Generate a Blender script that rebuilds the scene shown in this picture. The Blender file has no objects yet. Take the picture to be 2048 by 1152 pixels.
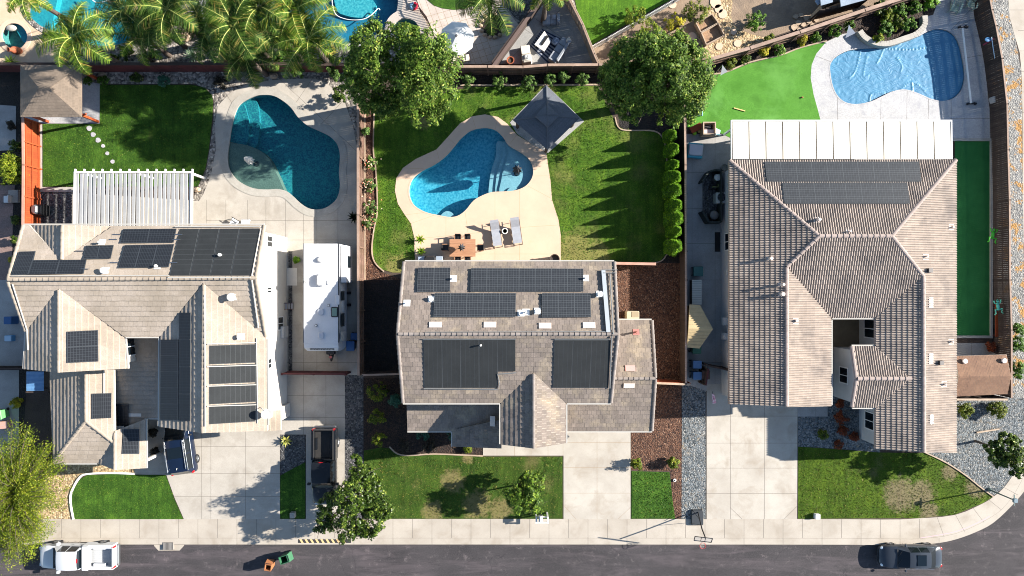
import bpy, bmesh, math, random
import numpy as np
from mathutils import Vector, Matrix
from mathutils.geometry import tessellate_polygon
R = math.radians
random.seed(7)
RNG = np.random.default_rng(7)
SC = bpy.context.scene
COL = SC.collection

# ---------------------------------------------------------------- camera, sky, sun, exposure
H = 52.0           # height of the drone above the yards (m)
F = 1300.0         # focal length in pixels of the 2048 px wide photograph
cam_d = bpy.data.cameras.new("camera"); cam = bpy.data.objects.new("camera", cam_d); COL.objects.link(cam)
cam.location = (0, 0, H); cam.rotation_euler = (0, 0, 0)
cam_d.sensor_width = 36.0; cam_d.lens = 36.0 * F / 2048.0
cam_d.clip_start = 0.5; cam_d.clip_end = 2000.0
SC.camera = cam
SUN_EL, SUN_AZ = 25.0, 11.0       # degrees; azimuth counted from +X towards +Y
world = bpy.data.worlds.new("World"); SC.world = world; world.use_nodes = True
wn = world.node_tree
sky = wn.nodes.new("ShaderNodeTexSky"); sky.sky_type = 'NISHITA'; sky.sun_disc = False
sky.air_density = 1.0; sky.dust_density = .3; sky.ozone_density = 1.6
sky.sun_elevation = R(SUN_EL); sky.sun_rotation = R(90 - SUN_AZ)
wn.links.new(sky.outputs[0], wn.nodes["Background"].inputs[0])
wn.nodes["Background"].inputs[1].default_value = 0.07
sd = bpy.data.lights.new("sun", 'SUN'); sd.energy = 5.0; sd.angle = R(0.5); sd.color = (1.0, 0.94, 0.86)
sun = bpy.data.objects.new("sun", sd); COL.objects.link(sun)
_s = Vector((math.cos(R(SUN_AZ))*math.cos(R(SUN_EL)), math.sin(R(SUN_AZ))*math.cos(R(SUN_EL)), math.sin(R(SUN_EL))))
sun.rotation_euler = (-_s).to_track_quat('-Z', 'Y').to_euler(); sun.location = _s*80
SC.view_settings.view_transform = 'Standard'; SC.view_settings.look = 'None'
SC.view_settings.gamma = 1.0; SC.view_settings.exposure = 1.68
SC.cycles.filter_width = 1.0; SC.cycles.max_bounces = 6; SC.cycles.diffuse_bounces = 2; SC.cycles.transparent_max_bounces = 12
SC.cycles.caustics_reflective = False; SC.cycles.caustics_refractive = False

# ---------------------------------------------------------------- geometry helpers
def P(px, py, h=0.0):
    """a point of the place, h metres above the yards, seen at pixel (px, py) of the survey photograph"""
    return Vector(((px-1024.0)*(H-h)/F, (576.0-py)*(H-h)/F, h))

def hexc(s):
    v = [int(s[i:i+2], 16)/255 for i in (0, 2, 4)]
    return tuple([c/12.92 if c <= .04045 else ((c+.055)/1.055)**2.4 for c in v] + [1.0])

def tag(o, label=None, cat=None, group=None, kind=None):
    if label: o["label"] = label
    if cat: o["category"] = cat
    if group: o["group"] = group
    if kind: o["kind"] = kind
    return o

def empty(name, loc, rz=0.0, label=None, cat=None, group=None):
    o = bpy.data.objects.new(name, None); COL.objects.link(o)
    o.location = loc; o.rotation_euler = (0, 0, rz); o.empty_display_size = .3
    return tag(o, label, cat, group)

def link(name, verts, faces, mats, parent=None, midx=None, smooth=False, world=False):
    me = bpy.data.meshes.new(name)
    if not isinstance(mats, (list, tuple)): mats = [mats]
    if world and parent is not None:
        off = np.zeros(3); p = parent
        while p is not None: off += np.array(p.location); p = p.parent
        verts = (np.asarray(verts, dtype=float) - off)
    if isinstance(verts, np.ndarray): verts = verts.tolist()
    if isinstance(faces, np.ndarray): faces = faces.tolist()
    me.from_pydata(verts, [], faces)
    for m in mats: me.materials.append(m)
    if midx is not None: me.polygons.foreach_set("material_index", midx)
    if smooth: me.polygons.foreach_set("use_smooth", [True]*len(me.polygons))
    me.update()
    o = bpy.data.objects.new(name, me); COL.objects.link(o)
    if parent is not None: o.parent = parent
    return o

class MB:
    """collects boxes, bars, tubes and sheets; build() links them as one mesh object"""
    def __init__(s): s.v = []; s.f = []; s.i = []; s.m = 0; s.T = None
    def add(s, vs, fs):
        b = len(s.v)
        if s.T is not None: vs = [s.T @ Vector(v) for v in vs]
        s.v += [tuple(v) for v in vs]; s.f += [tuple(b+k for k in f) for f in fs]; s.i += [s.m]*len(fs)
        return s
    def box(s, x0, x1, y0, y1, z0, z1, rz=0.0, c=None):
        vs = [(x, y, z) for z in (z0, z1) for x, y in ((x0, y0), (x1, y0), (x1, y1), (x0, y1))]
        if rz:
            c = c or ((x0+x1)/2, (y0+y1)/2); cs, sn = math.cos(rz), math.sin(rz)
            vs = [(c[0]+(x-c[0])*cs-(y-c[1])*sn, c[1]+(x-c[0])*sn+(y-c[1])*cs, z) for x, y, z in vs]
        return s.add(vs, [(3, 2, 1, 0), (4, 5, 6, 7), (0, 1, 5, 4), (1, 2, 6, 5), (2, 3, 7, 6), (3, 0, 4, 7)])
    def rbox(s, x0, x1, y0, y1, z0, z1, b=.04):
        """box with chamfered top edges and corners"""
        def ring(o, z):
            return [(x0+o+b, y0+o, z), (x1-o-b, y0+o, z), (x1-o, y0+o+b, z), (x1-o, y1-o-b, z), (x1-o-b, y1-o, z), (x0+o+b, y1-o, z), (x0+o, y1-o-b, z), (x0+o, y0+o+b, z)]
        vs = ring(0, z0)+ring(0, z1-b)+ring(b*.6, z1)
        fs = [tuple(range(7, -1, -1)), tuple(range(16, 24))]
        for k in range(2):
            for i in range(8): fs.append((k*8+i, k*8+(i+1) % 8, k*8+8+(i+1) % 8, k*8+8+i))
        return s.add(vs, fs)
    def bar(s, a, b, w, t=None, up=(0, 0, 1)):
        """rectangular bar from a to b, width w (sideways) and thickness t (along up)"""
        t = t or w; a = Vector(a); b = Vector(b); d = (b-a).normalized(); u = Vector(up)
        if abs(d.dot(u)) > .98: u = Vector((1, 0, 0))
        sx = d.cross(u).normalized(); uz = sx.cross(d).normalized()
        vs = [p+sx*i*w/2+uz*j*t/2 for p in (a, b) for i, j in ((-1, -1), (1, -1), (1, 1), (-1, 1))]
        return s.add(vs, [(3, 2, 1, 0), (4, 5, 6, 7), (0, 1, 5, 4), (1, 2, 6, 5), (2, 3, 7, 6), (3, 0, 4, 7)])
    def tube(s, pts, r, n=8, cap=True):
        pts = [Vector(p) for p in pts]; k = len(pts)
        rs = list(r) if isinstance(r, (list, tuple)) else [r]*k
        vs = []; prev = None
        for i, p in enumerate(pts):
            d = (pts[min(i+1, k-1)]-pts[max(i-1, 0)]).normalized()
            if prev is None: prev = Vector((0, 0, 1)) if abs(d.z) < .9 else Vector((1, 0, 0))
            a = d.cross(prev).normalized(); b = a.cross(d).normalized(); prev = b
            for j in range(n):
                t = 2*math.pi*j/n; vs.append(p+a*math.cos(t)*rs[i]+b*math.sin(t)*rs[i])
        fs = [(i*n+j, i*n+(j+1) % n, (i+1)*n+(j+1) % n, (i+1)*n+j) for i in range(k-1) for j in range(n)]
        if cap: fs += [tuple(range(n-1, -1, -1)), tuple(range((k-1)*n, k*n))]
        return s.add(vs, fs)
    def cyl(s, x, y, z0, z1, r, r2=None, n=16): return s.tube([(x, y, z0), (x, y, z1)], [r, r if r2 is None else r2], n)
    def lathe(s, x, y, prof, n=16):
        vs = [(x+r*math.cos(2*math.pi*j/n), y+r*math.sin(2*math.pi*j/n), z) for r, z in prof for j in range(n)]
        fs = [(i*n+j, i*n+(j+1) % n, (i+1)*n+(j+1) % n, (i+1)*n+j) for i in range(len(prof)-1) for j in range(n)]
        return s.add(vs, fs)
    def prism(s, poly, z0, z1, bottom=True):
        n = len(poly); poly = [(p[0], p[1]) for p in poly]
        tri = tessellate_polygon([[Vector((x, y, 0)) for x, y in poly]])
        vs = [(x, y, z0) for x, y in poly]+[(x, y, z1) for x, y in poly]
        fs = []
        for t in tri:
            a, b, c = [poly[i] for i in t]
            if (b[0]-a[0])*(c[1]-a[1])-(b[1]-a[1])*(c[0]-a[0]) < 0: t = t[::-1]
            fs.append(tuple(n+i for i in t))
            if bottom: fs.append(tuple(t[::-1]))
        fs += [(i, (i+1) % n, n+(i+1) % n, n+i) for i in range(n)]
        return s.add(vs, fs)
    def ell(s, c, r, nu=10, nv=6, zmin=-1.0):
        vs = []; fs = []
        for i in range(nv+1):
            ph = -math.pi/2+math.pi*i/nv; sz = max(math.sin(ph), zmin)
            for j in range(nu):
                t = 2*math.pi*j/nu; vs.append((c[0]+r[0]*math.cos(ph)*math.cos(t), c[1]+r[1]*math.cos(ph)*math.sin(t), c[2]+r[2]*sz))
        for i in range(nv):
            for j in range(nu): fs.append((i*nu+j, i*nu+(j+1) % nu, (i+1)*nu+(j+1) % nu, (i+1)*nu+j))
        return s.add(vs, fs)
    def quad(s, a, b, c, d): return s.add([a, b, c, d], [(0, 1, 2, 3)])
    def build(s, name, mats, parent=None, smooth=False, world=False):
        return link(name, s.v, s.f, mats, parent, s.i, smooth, world)

def smooth_loop(pts, k=5):
    """closed Catmull-Rom curve through pts"""
    n = len(pts); out = []
    for i in range(n):
        p0, p1, p2, p3 = [Vector(pts[(i+j-1) % n][:2]) for j in range(4)]
        for q in range(k):
            t = q/k
            out.append(tuple(.5*((2*p1)+(-p0+p2)*t+(2*p0-5*p1+4*p2-p3)*t*t+(-p0+3*p1-3*p2+p3)*t**3)))
    return out
def smooth_line(pts, k=5):
    n = len(pts); out = []
    for i in range(n-1):
        p0, p1, p2, p3 = [Vector(pts[min(max(i+j-1, 0), n-1)]) for j in range(4)]
        for q in range(k):
            t = q/k
            out.append(tuple(.5*((2*p1)+(-p0+p2)*t+(2*p0-5*p1+4*p2-p3)*t*t+(-p0+3*p1-3*p2+p3)*t**3)))
    out.append(tuple(pts[-1])); return out
def area(poly): return .5*sum(poly[i-1][0]*poly[i][1]-poly[i][0]*poly[i-1][1] for i in range(len(poly)))
def offset(poly, d):
    """closed polygon moved outwards by d"""
    if area(poly) < 0: poly = poly[::-1]
    n = len(poly); out = []
    for i in range(n):
        a, b, c = Vector(poly[i-1]), Vector(poly[i]), Vector(poly[(i+1) % n])
        t = ((b-a).normalized()+(c-b).normalized()); t = t.normalized() if t.length > 1e-6 else (c-b).normalized()
        out.append((b.x+t.y*d, b.y-t.x*d))
    return out
def W(pts, h=0.0): return [tuple(P(x, y, h))[:2] for x, y in pts]
def inside(poly, x, y):
    """vectorised point in polygon"""
    r = np.zeros(x.shape, bool); n = len(poly)
    for i in range(n):
        x0, y0 = poly[i-1]; x1, y1 = poly[i]
        if y0 == y1: continue
        r ^= ((y0 > y) != (y1 > y)) & (x < (x1-x0)*(y-y0)/(y1-y0)+x0)
    return r
def sheet_mesh(outline, z, holes=()):
    loops = [[Vector((x, y, 0)) for x, y in outline]]+[[Vector((x, y, 0)) for x, y in h] for h in holes]
    flat = [v for l in loops for v in l]
    fs = []
    for t in tessellate_polygon(loops):
        a, b, c = [flat[i] for i in t]
        cr = (b.x-a.x)*(c.y-a.y)-(b.y-a.y)*(c.x-a.x)
        if abs(cr) < 1e-9: continue
        fs.append(tuple(t) if cr > 0 else tuple(t[::-1]))
    return [(v.x, v.y, z) for v in flat], fs
def slab(name, outline, z, mat, holes=(), thick=0.0, joints=(), jmat=None, jw=.022, kind='structure', label=None, cat=None, parent=None):
    """a sheet of ground at height z, with an edge of its own thickness and its joints cut as thin dark strips"""
    m = MB(); vs, fs = sheet_mesh(outline, z, holes); m.add(vs, fs)
    if thick:
        o = outline if area(outline) > 0 else outline[::-1]; n = len(o)
        m.add([(x, y, z-thick) for x, y in o]+[(x, y, z) for x, y in o], [(i, (i+1) % n, n+(i+1) % n, n+i) for i in range(n)])
    m.m = 1
    for l in joints:
        for a, b in zip(l[:-1], l[1:]):
            a = Vector((a[0], a[1])); b = Vector((b[0], b[1])); d = (b-a)
            if d.length < 1e-5: continue
            q = Vector((-d.y, d.x)).normalized()*jw/2
            m.add([(a.x-q.x, a.y-q.y, z+.002), (b.x-q.x, b.y-q.y, z+.002), (b.x+q.x, b.y+q.y, z+.002), (a.x+q.x, a.y+q.y, z+.002)], [(0, 1, 2, 3)])
    o = m.build(name, [mat, jmat or mat], parent); tag(o, label, cat, None, kind if parent is None else None)
    return o
def copy_tree(o, parent=None):
    c = o.copy(); COL.objects.link(c); c.parent = parent
    for ch in list(o.children): copy_tree(ch, c)
    return c

# ---------------------------------------------------------------- materials
_M = {}
def newmat(name):
    m = bpy.data.materials.new(name); m.use_nodes = True; nt = m.node_tree
    b = nt.nodes["Principled BSDF"]; return m, nt, b
def nd(nt, t, **kw):
    n = nt.nodes.new("ShaderNode"+t)
    for k, v in kw.items(): setattr(n, k, v)
    return n
def ramp(nt, stops):
    r = nd(nt, "ValToRGB"); e = r.color_ramp.elements
    while len(e) < len(stops): e.new(.5)
    for i, (p, c) in enumerate(stops): e[i].position = p; e[i].color = c if not isinstance(c, str) else hexc(c)
    return r
def mix(nt, a, b, fac, mode='MIX'):
    n = nd(nt, "Mix", data_type='RGBA', blend_type=mode)
    for s, v in ((6, a), (7, b), (0, fac)):
        if hasattr(v, 'is_linked') or hasattr(v, 'links'): nt.links.new(v, n.inputs[s])
        else: n.inputs[s].default_value = v if s == 0 else (hexc(v) if isinstance(v, str) else v)
    return n.outputs[2]
def noise(nt, vec, scale, detail=4, rough=.6, dist=0.0):
    n = nd(nt, "TexNoise"); n.inputs["Scale"].default_value = scale; n.inputs["Detail"].default_value = detail
    n.inputs["Roughness"].default_value = rough; n.inputs["Distortion"].default_value = dist
    if vec is not None: nt.links.new(vec, n.inputs["Vector"])
    return n.outputs["Fac"]
def mat(name, c1, c2=None, scale=2.0, c3=None, fine=None, fscale=40.0, fmix=.35, rough=.8, metal=0.0, bump=0.0, bscale=60.0, bdist=.02, island=0.0, spec=.5, coat=0.0, stain=None, sscale=.35, sstop=(.55, .75), emit=None, stretch=None):
    """general surface: broad tone variation, fine grain, stains, per-piece variation, bump"""
    if name in _M: return _M[name]
    m, nt, b = newmat(name); L = nt.links
    co = nd(nt, "NewGeometry").outputs["Position"]
    if stretch:
        mp = nd(nt, "Mapping"); mp.inputs["Scale"].default_value = stretch; L.new(co, mp.inputs[0]); co = mp.outputs[0]
    if c2 is None: col = None
    else:
        st = [(.35, c1), (.65, c2)] if c3 is None else [(.3, c1), (.5, c2), (.7, c3)]
        r = ramp(nt, st); L.new(noise(nt, co, scale, 5), r.inputs[0]); col = r.outputs[0]
    if col is None:
        g = nd(nt, "RGB"); g.outputs[0].default_value = hexc(c1); col = g.outputs[0]
    if fine:
        r = ramp(nt, [(.38, (0, 0, 0, 1)), (.62, (fmix, fmix, fmix, 1))]); L.new(noise(nt, co, fscale, 3), r.inputs[0])
        col = mix(nt, col, fine, r.outputs[0])
    if stain:
        r = ramp(nt, [(sstop[0], (0, 0, 0, 1)), (sstop[1], (1, 1, 1, 1))]); L.new(noise(nt, co, sscale, 7, .65, .4), r.inputs[0])
        col = mix(nt, col, stain, r.outputs[0])
    if island:
        g = nd(nt, "NewGeometry"); h = nd(nt, "HueSaturation")
        mr = nd(nt, "MapRange"); mr.inputs[3].default_value = 1-island; mr.inputs[4].default_value = 1+island
        L.new(g.outputs["Random Per Island"], mr.inputs[0]); L.new(mr.outputs[0], h.inputs["Value"]); L.new(col, h.inputs["Color"]); col = h.outputs[0]
    L.new(col, b.inputs["Base Color"])
    b.inputs["Roughness"].default_value = rough; b.inputs["Metallic"].default_value = metal
    b.inputs["Specular IOR Level"].default_value = spec; b.inputs["Coat Weight"].default_value = coat; b.inputs["Coat Roughness"].default_value = .05
    if bump:
        bp = nd(nt, "Bump"); bp.inputs["Strength"].default_value = bump; bp.inputs["Distance"].default_value = bdist
        L.new(noise(nt, co, bscale, 4), bp.inputs["Height"]); L.new(bp.outputs[0], b.inputs["Normal"])
    _M[name] = m; return m
def gravel_mat(name, cols, cell=14.0, bump=.8, patch=None, pscale=1.2, pstop=(.6, .68)):
    m, nt, b = newmat(name); L = nt.links
    co = nd(nt, "NewGeometry").outputs["Position"]
    v = nd(nt, "TexVoronoi"); v.inputs["Scale"].default_value = cell; L.new(co, v.inputs["Vector"])
    sp = nd(nt, "SeparateColor"); L.new(v.outputs["Color"], sp.inputs[0])
    r = ramp(nt, [(i/(len(cols)-1), c) for i, c in enumerate(cols)]); L.new(sp.outputs[0], r.inputs[0]); col = r.outputs[0]
    e = ramp(nt, [(0.0, (1, 1, 1, 1)), (.75, (.25, .25, .25, 1))]); L.new(v.outputs["Distance"], e.inputs[0])
    col = mix(nt, col, e.outputs[0], .45, 'MULTIPLY')
    lg = ramp(nt, [(.3, (.75, .75, .75, 1)), (.7, (1.15, 1.15, 1.15, 1))]); L.new(noise(nt, co, .9, 4), lg.inputs[0])
    col = mix(nt, col, lg.outputs[0], .8, 'MULTIPLY')
    if patch:
        pr = ramp(nt, [(pstop[0], (0, 0, 0, 1)), (pstop[1], (.85, .85, .85, 1))]); L.new(noise(nt, co, pscale, 6, .7), pr.inputs[0]); col = mix(nt, col, patch, pr.outputs[0])
    L.new(col, b.inputs["Base Color"]); b.inputs["Roughness"].default_value = .9
    bp = nd(nt, "Bump", invert=True); bp.inputs["Strength"].default_value = bump; bp.inputs["Distance"].default_value = .05
    L.new(v.outputs["Distance"], bp.inputs["Height"]); L.new(bp.outputs[0], b.inputs["Normal"])
    _M[name] = m; return m
def leaf_mat(name, dark, light, tip=None, trans=.25, tips=.12, rough=.55):
    m, nt, b = newmat(name); L = nt.links
    g = nd(nt, "NewGeometry"); st = [(0, dark), (1-tips if tip else 1, light)]
    if tip: st.append((1, tip))
    r = ramp(nt, st); L.new(g.outputs["Random Per Island"], r.inputs[0])
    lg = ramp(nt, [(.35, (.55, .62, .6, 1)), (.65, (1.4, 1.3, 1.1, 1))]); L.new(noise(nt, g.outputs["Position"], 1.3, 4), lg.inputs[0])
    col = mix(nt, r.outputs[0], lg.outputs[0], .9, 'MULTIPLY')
    L.new(col, b.inputs["Base Color"]); b.inputs["Roughness"].default_value = rough; b.inputs["Specular IOR Level"].default_value = .2
    t = nd(nt, "BsdfTranslucent"); L.new(col, t.inputs[0])
    mx = nd(nt, "MixShader"); mx.inputs[0].default_value = trans
    L.new(b.outputs[0], mx.inputs[1]); L.new(t.outputs[0], mx.inputs[2]); L.new(mx.outputs[0], nt.nodes["Material Output"].inputs[0])
    _M[name] = m; return m
def water_mat(name, tint, wave=3.0, strength=.25, deep=1.0):
    """clear tinted water: transparent body with a reflecting rippled surface"""
    m, nt, b = newmat(name); L = nt.links; nt.nodes.remove(b)
    co = nd(nt, "NewGeometry").outputs["Position"]
    tr = nd(nt, "BsdfTransparent"); tr.inputs[0].default_value = hexc(tint)
    gl = nd(nt, "BsdfGlossy"); gl.inputs["Roughness"].default_value = .04
    fr = nd(nt, "Fresnel"); bk = nd(nt, "MapRange"); L.new(nd(nt, "NewGeometry").outputs["Backfacing"], bk.inputs[0]); bk.inputs[3].default_value = 1.33; bk.inputs[4].default_value = 1/1.33; L.new(bk.outputs[0], fr.inputs[0])
    bp = nd(nt, "Bump"); bp.inputs["Strength"].default_value = strength; bp.inputs["Distance"].default_value = .1
    L.new(noise(nt, co, wave, 3, .5, .6), bp.inputs["Height"]); L.new(bp.outputs[0], gl.inputs["Normal"]); L.new(bp.outputs[0], fr.inputs["Normal"])
    mx = nd(nt, "MixShader"); L.new(fr.outputs[0], mx.inputs[0]); L.new(tr.outputs[0], mx.inputs[1]); L.new(gl.outputs[0], mx.inputs[2])
    L.new(mx.outputs[0], nt.nodes["Material Output"].inputs[0]); _M[name] = m; return m
def grass_mat(name, dark, mid, light, dry='9a8f55', dstop=(.62, .8), dscale=.5, bump=.7, spots=()):
    m, nt, b = newmat(name); L = nt.links
    co = nd(nt, "NewGeometry").outputs["Position"]
    r = ramp(nt, [(.3, dark), (.5, mid), (.72, light)])
    a = nd(nt, "Math", operation='MULTIPLY_ADD'); L.new(noise(nt, co, 14, 5, .7), a.inputs[0]); a.inputs[1].default_value = .6
    a2 = nd(nt, "Math", operation='MULTIPLY'); L.new(noise(nt, co, .8, 4), a2.inputs[0]); a2.inputs[1].default_value = .4; L.new(a2.outputs[0], a.inputs[2])
    L.new(a.outputs[0], r.inputs[0])
    dr = ramp(nt, [(dstop[0], (0, 0, 0, 1)), (dstop[1], (.9, .9, .9, 1))])
    q = nd(nt, "Math", operation='MULTIPLY_ADD'); L.new(noise(nt, co, dscale, 3, .5), q.inputs[0]); q.inputs[1].default_value = .8
    q2 = nd(nt, "Math", operation='MULTIPLY'); L.new(noise(nt, co, 9, 3, .7), q2.inputs[0]); q2.inputs[1].default_value = .2; L.new(q2.outputs[0], q.inputs[2])
    L.new(q.outputs[0], dr.inputs[0])
    mw = nd(nt, "Mapping"); mw.inputs["Scale"].default_value = (3.2, .22, 1); mw.inputs["Rotation"].default_value = (0, 0, .05); L.new(co, mw.inputs[0])
    rw = ramp(nt, [(.38, (.78, .8, .8, 1)), (.62, (1.22, 1.2, 1.1, 1))]); L.new(noise(nt, mw.outputs[0], 1.0, 3, .6), rw.inputs[0])
    dfac = dr.outputs[0]
    for sx, sy, sr in spots:                                    # worn bare patches at their places in the lawn
        ds = nd(nt, "VectorMath", operation='DISTANCE'); L.new(co, ds.inputs[0]); p = P(sx, sy, .03); ds.inputs[1].default_value = p
        a3 = nd(nt, "Math", operation='MULTIPLY_ADD'); L.new(noise(nt, co, 2.6, 5, .75), a3.inputs[0]); a3.inputs[1].default_value = -2.2*sr; L.new(ds.outputs["Value"], a3.inputs[2])
        mr = nd(nt, "MapRange"); L.new(a3.outputs[0], mr.inputs[0]); mr.inputs[1].default_value = -.35*sr; mr.inputs[2].default_value = .15*sr; mr.inputs[3].default_value = .7; mr.inputs[4].default_value = 0.0
        mx_ = nd(nt, "Math", operation='MAXIMUM'); L.new(dfac, mx_.inputs[0]); L.new(mr.outputs[0], mx_.inputs[1]); dfac = mx_.outputs[0]
    col = mix(nt, mix(nt, r.outputs[0], rw.outputs[0], .8, 'MULTIPLY'), dry, dfac); L.new(col, b.inputs["Base Color"])
    b.inputs["Roughness"].default_value = .9; b.inputs["Specular IOR Level"].default_value = .15
    bp = nd(nt, "Bump"); bp.inputs["Strength"].default_value = bump; bp.inputs["Distance"].default_value = .05
    L.new(noise(nt, co, 18, 3, .7), bp.inputs["Height"]); L.new(bp.outputs[0], b.inputs["Normal"])
    _M[name] = m; return m
# ---------------------------------------------------------------- material library
conc_pale = mat("concrete_pale", 'afa89d', 'a0998e', .6, fine='857f76', fscale=30, fmix=.35, stain='8a8276', sscale=.55, sstop=(.5, .78), bump=.15, bscale=80)
conc_pale2 = mat("concrete_drive", 'b2ab9f', 'a1998d', .45, fine='88837b', fscale=45, fmix=.3, stain='8c8070', sscale=.6, sstop=(.5, .8), bump=.15, bscale=80)
conc_deck_grey = mat("deck_exposed_grey", 'a3a19c', '93928e', .7, fine='5f6064', fscale=26, fmix=.5, stain='858582', sscale=.8, bump=.25, bscale=50)
conc_cream = mat("deck_cream", 'c8ae96', 'bca38d', .5, fine='ae9478', fscale=40, fmix=.25, stain='bda17e', sscale=.9, sstop=(.6, .9), bump=.12, bscale=80)
conc_white = mat("deck_stamped_white", 'b5b3b2', 'a5a4a3', .8, fine='7f8082', fscale=12, fmix=.5, stain='8a8b90', sscale=1.8, sstop=(.52, .8), bump=.25, bscale=30)
conc_side = mat("concrete_side", 'a3a09c', '918e8a', .7, fine='76736f', fscale=22, fmix=.4, stain='85817c', sscale=.9, bump=.2)
conc_walk = mat("sidewalk_concrete", 'ada497', '9e9588', .35, fine='8b8378', fscale=35, fmix=.35, stain='8c8172', sscale=.7, sstop=(.5, .8), bump=.15)
joint = mat("joint_dark", '5a534c', rough=.95)
joint_soft = mat("joint_soft", '8c7962', rough=.95)
coping_m = mat("coping_stone", 'aaa59b', '9a958b', 1.5, fine='7a766e', fscale=30, fmix=.4)
_old_asphalt = mat("asphalt_plain", '4b454b', '3d393f', .35, fine='675f62', fscale=16, fmix=.6, rough=.85, bump=.6, bscale=25, stain='6b6162', sscale=.7, sstop=(.55, .8))
asphalt, nt, bs = newmat("asphalt"); L = nt.links; co = nd(nt, "NewGeometry").outputs["Position"]
r = ramp(nt, [(.35, '292829'), (.65, '373536')]); L.new(noise(nt, co, .3, 5), r.inputs[0]); col = r.outputs[0]
r = ramp(nt, [(.42, (0, 0, 0, 1)), (.66, (.6, .6, .6, 1))]); L.new(noise(nt, co, 15, 4, .8), r.inputs[0]); col = mix(nt, col, '544e50', r.outputs[0])
mp = nd(nt, "Mapping"); mp.inputs["Scale"].default_value = (.16, 1.1, 1); L.new(co, mp.inputs[0])
r = ramp(nt, [(.48, (0, 0, 0, 1)), (.66, (.85, .85, .85, 1))]); L.new(noise(nt, mp.outputs[0], 1.0, 6, .7, .5), r.inputs[0]); col = mix(nt, col, '514a4c', r.outputs[0])
r = ramp(nt, [(.56, (0, 0, 0, 1)), (.70, (.8, .8, .8, 1))]); L.new(noise(nt, co, 1.6, 8, .8, .3), r.inputs[0]); col = mix(nt, col, '6a6161', r.outputs[0])
vo = nd(nt, "TexVoronoi", feature='DISTANCE_TO_EDGE'); vo.inputs["Scale"].default_value = .33; vv_ = nd(nt, "VectorMath", operation='ADD'); nn = nd(nt, "TexNoise"); nn.inputs["Scale"].default_value = .9; nn.inputs["Detail"].default_value = 6; L.new(co, nn.inputs["Vector"]); L.new(co, vv_.inputs[0]); L.new(nn.outputs["Color"], vv_.inputs[1]); L.new(vv_.outputs[0], vo.inputs["Vector"])
r = ramp(nt, [(.0, (.75, .75, .75, 1)), (.007, (0, 0, 0, 1))]); L.new(vo.outputs["Distance"], r.inputs[0]); r2 = ramp(nt, [(.5, (0, 0, 0, 1)), (.6, (1, 1, 1, 1))]); L.new(noise(nt, co, .25, 3), r2.inputs[0])
col = mix(nt, col, '242226', mix(nt, r.outputs[0], r2.outputs[0], 1.0, 'MULTIPLY'))
L.new(col, bs.inputs["Base Color"]); bs.inputs["Roughness"].default_value = .88; bs.inputs["Specular IOR Level"].default_value = .3
bp = nd(nt, "Bump"); bp.inputs["Strength"].default_value = .6; bp.inputs["Distance"].default_value = .02; L.new(noise(nt, co, 25, 4), bp.inputs["Height"]); L.new(bp.outputs[0], bs.inputs["Normal"]); _M["asphalt"] = asphalt
soil = mat("dark_soil", '3f332c', '2e2520', 1.0, fine='5f5145', fscale=18, fmix=.5, rough=.95, bump=.6, bscale=14, bdist=.05)
dirt = mat("pale_dirt", '94806b', '7c6a58', .7, fine='6f5f50', fscale=10, fmix=.5, rough=.95, bump=.6, bscale=10, bdist=.05, stain='5f544a', sscale=.5)
mulch = gravel_mat("redwood_mulch", ['2e1c14', '543523', '6f4b35', '46291d', '8a6a54'], 11, .9)
mulch_dark = gravel_mat("dark_mulch", ['130e0c', '2c1f19', '433026', '1e1511', '55412f'], 12, .9)
mulch_black = gravel_mat("black_mulch", ['0f0d0c', '1e1a18', '2a2522', '161311'], 12, .9)
gravel_blue = gravel_mat("blue_grey_gravel", ['2f3639', '596165', '7f8587', '454c50', '989894', '6b655c'], 10, .8, patch='8d7a5e', pscale=.9, pstop=(.6, .72))
gravel_side = gravel_mat("corner_gravel", ['6b6c6a', '95938d', '7c7d7c', 'b0aba2', '5b5d60'], 9, .8, patch='9c6f26', pscale=.7, pstop=(.53, .57))
gravel_tan = gravel_mat("tan_gravel", ['9c835f', 'c2a67b', 'd8c29b', '8a7152', 'b39a75'], 8, .8)
gravel_dark = gravel_mat("dark_gravel", ['2a2a2c', '4a4a4c', '6c6b6a', '383839', '86837e'], 9, .9)
river_rock = gravel_mat("river_rock_bed", ['4a4541', '8a8279', 'b3aaa0', '5f5953', 'c9c0b2'], 6, 1.0)
lawn_rich = grass_mat("lawn_rich", '152a0a', '315018', '5c802c', '6a6f38', (.64, .9), .6)
lawn_back = grass_mat("lawn_back", '1d340c', '3d5c18', '70852c', '857c4a', (.52, .8), .35, spots=((1150,506,1.6),(845,243,.6),(1195,508,1.0),(800,540,1.2)))
lawn_front = grass_mat("lawn_front", '1d320d', '344c18', '556827', '82744f', (.57, .74), .28, spots=((905,962,.9),(865,1022,.8),(955,1010,1.1),(1000,1020,.9),(935,917,.4)))
lawn_corner = grass_mat("lawn_corner", '23380a', '3d5412', '62741f', '80705a', (.58, .74), .33, spots=((1802,990,1.3),(1842,988,1.0),(1858,1022,.7),(1900,945,.6),(1955,972,.9)))
turf = mat("artificial_turf", '467a26', '568c34', .35, c3='3c6a20', fine='285615', fscale=24, fmix=.5, stain='669a4c', sscale=.22, sstop=(.5,.8), rough=.9, bump=.5, bscale=30, bdist=.03, spec=.2)
turf_dark = mat("putting_turf", '2a6434', '33723d', .5, fine='1c4a26', fscale=25, fmix=.5, rough=.95, bump=.3, spec=.1)
white_paint = mat("white_paint", 'd8d6d2', 'cfccc7', .8, rough=.6)
white_metal = mat("white_metal", 'd9d8d4', rough=.45)
stucco_white = mat("stucco_white", 'd6d0c6', 'ccc6bc', 1.0, fine='bdb6ab', fscale=30, fmix=.3, bump=.2)
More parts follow.
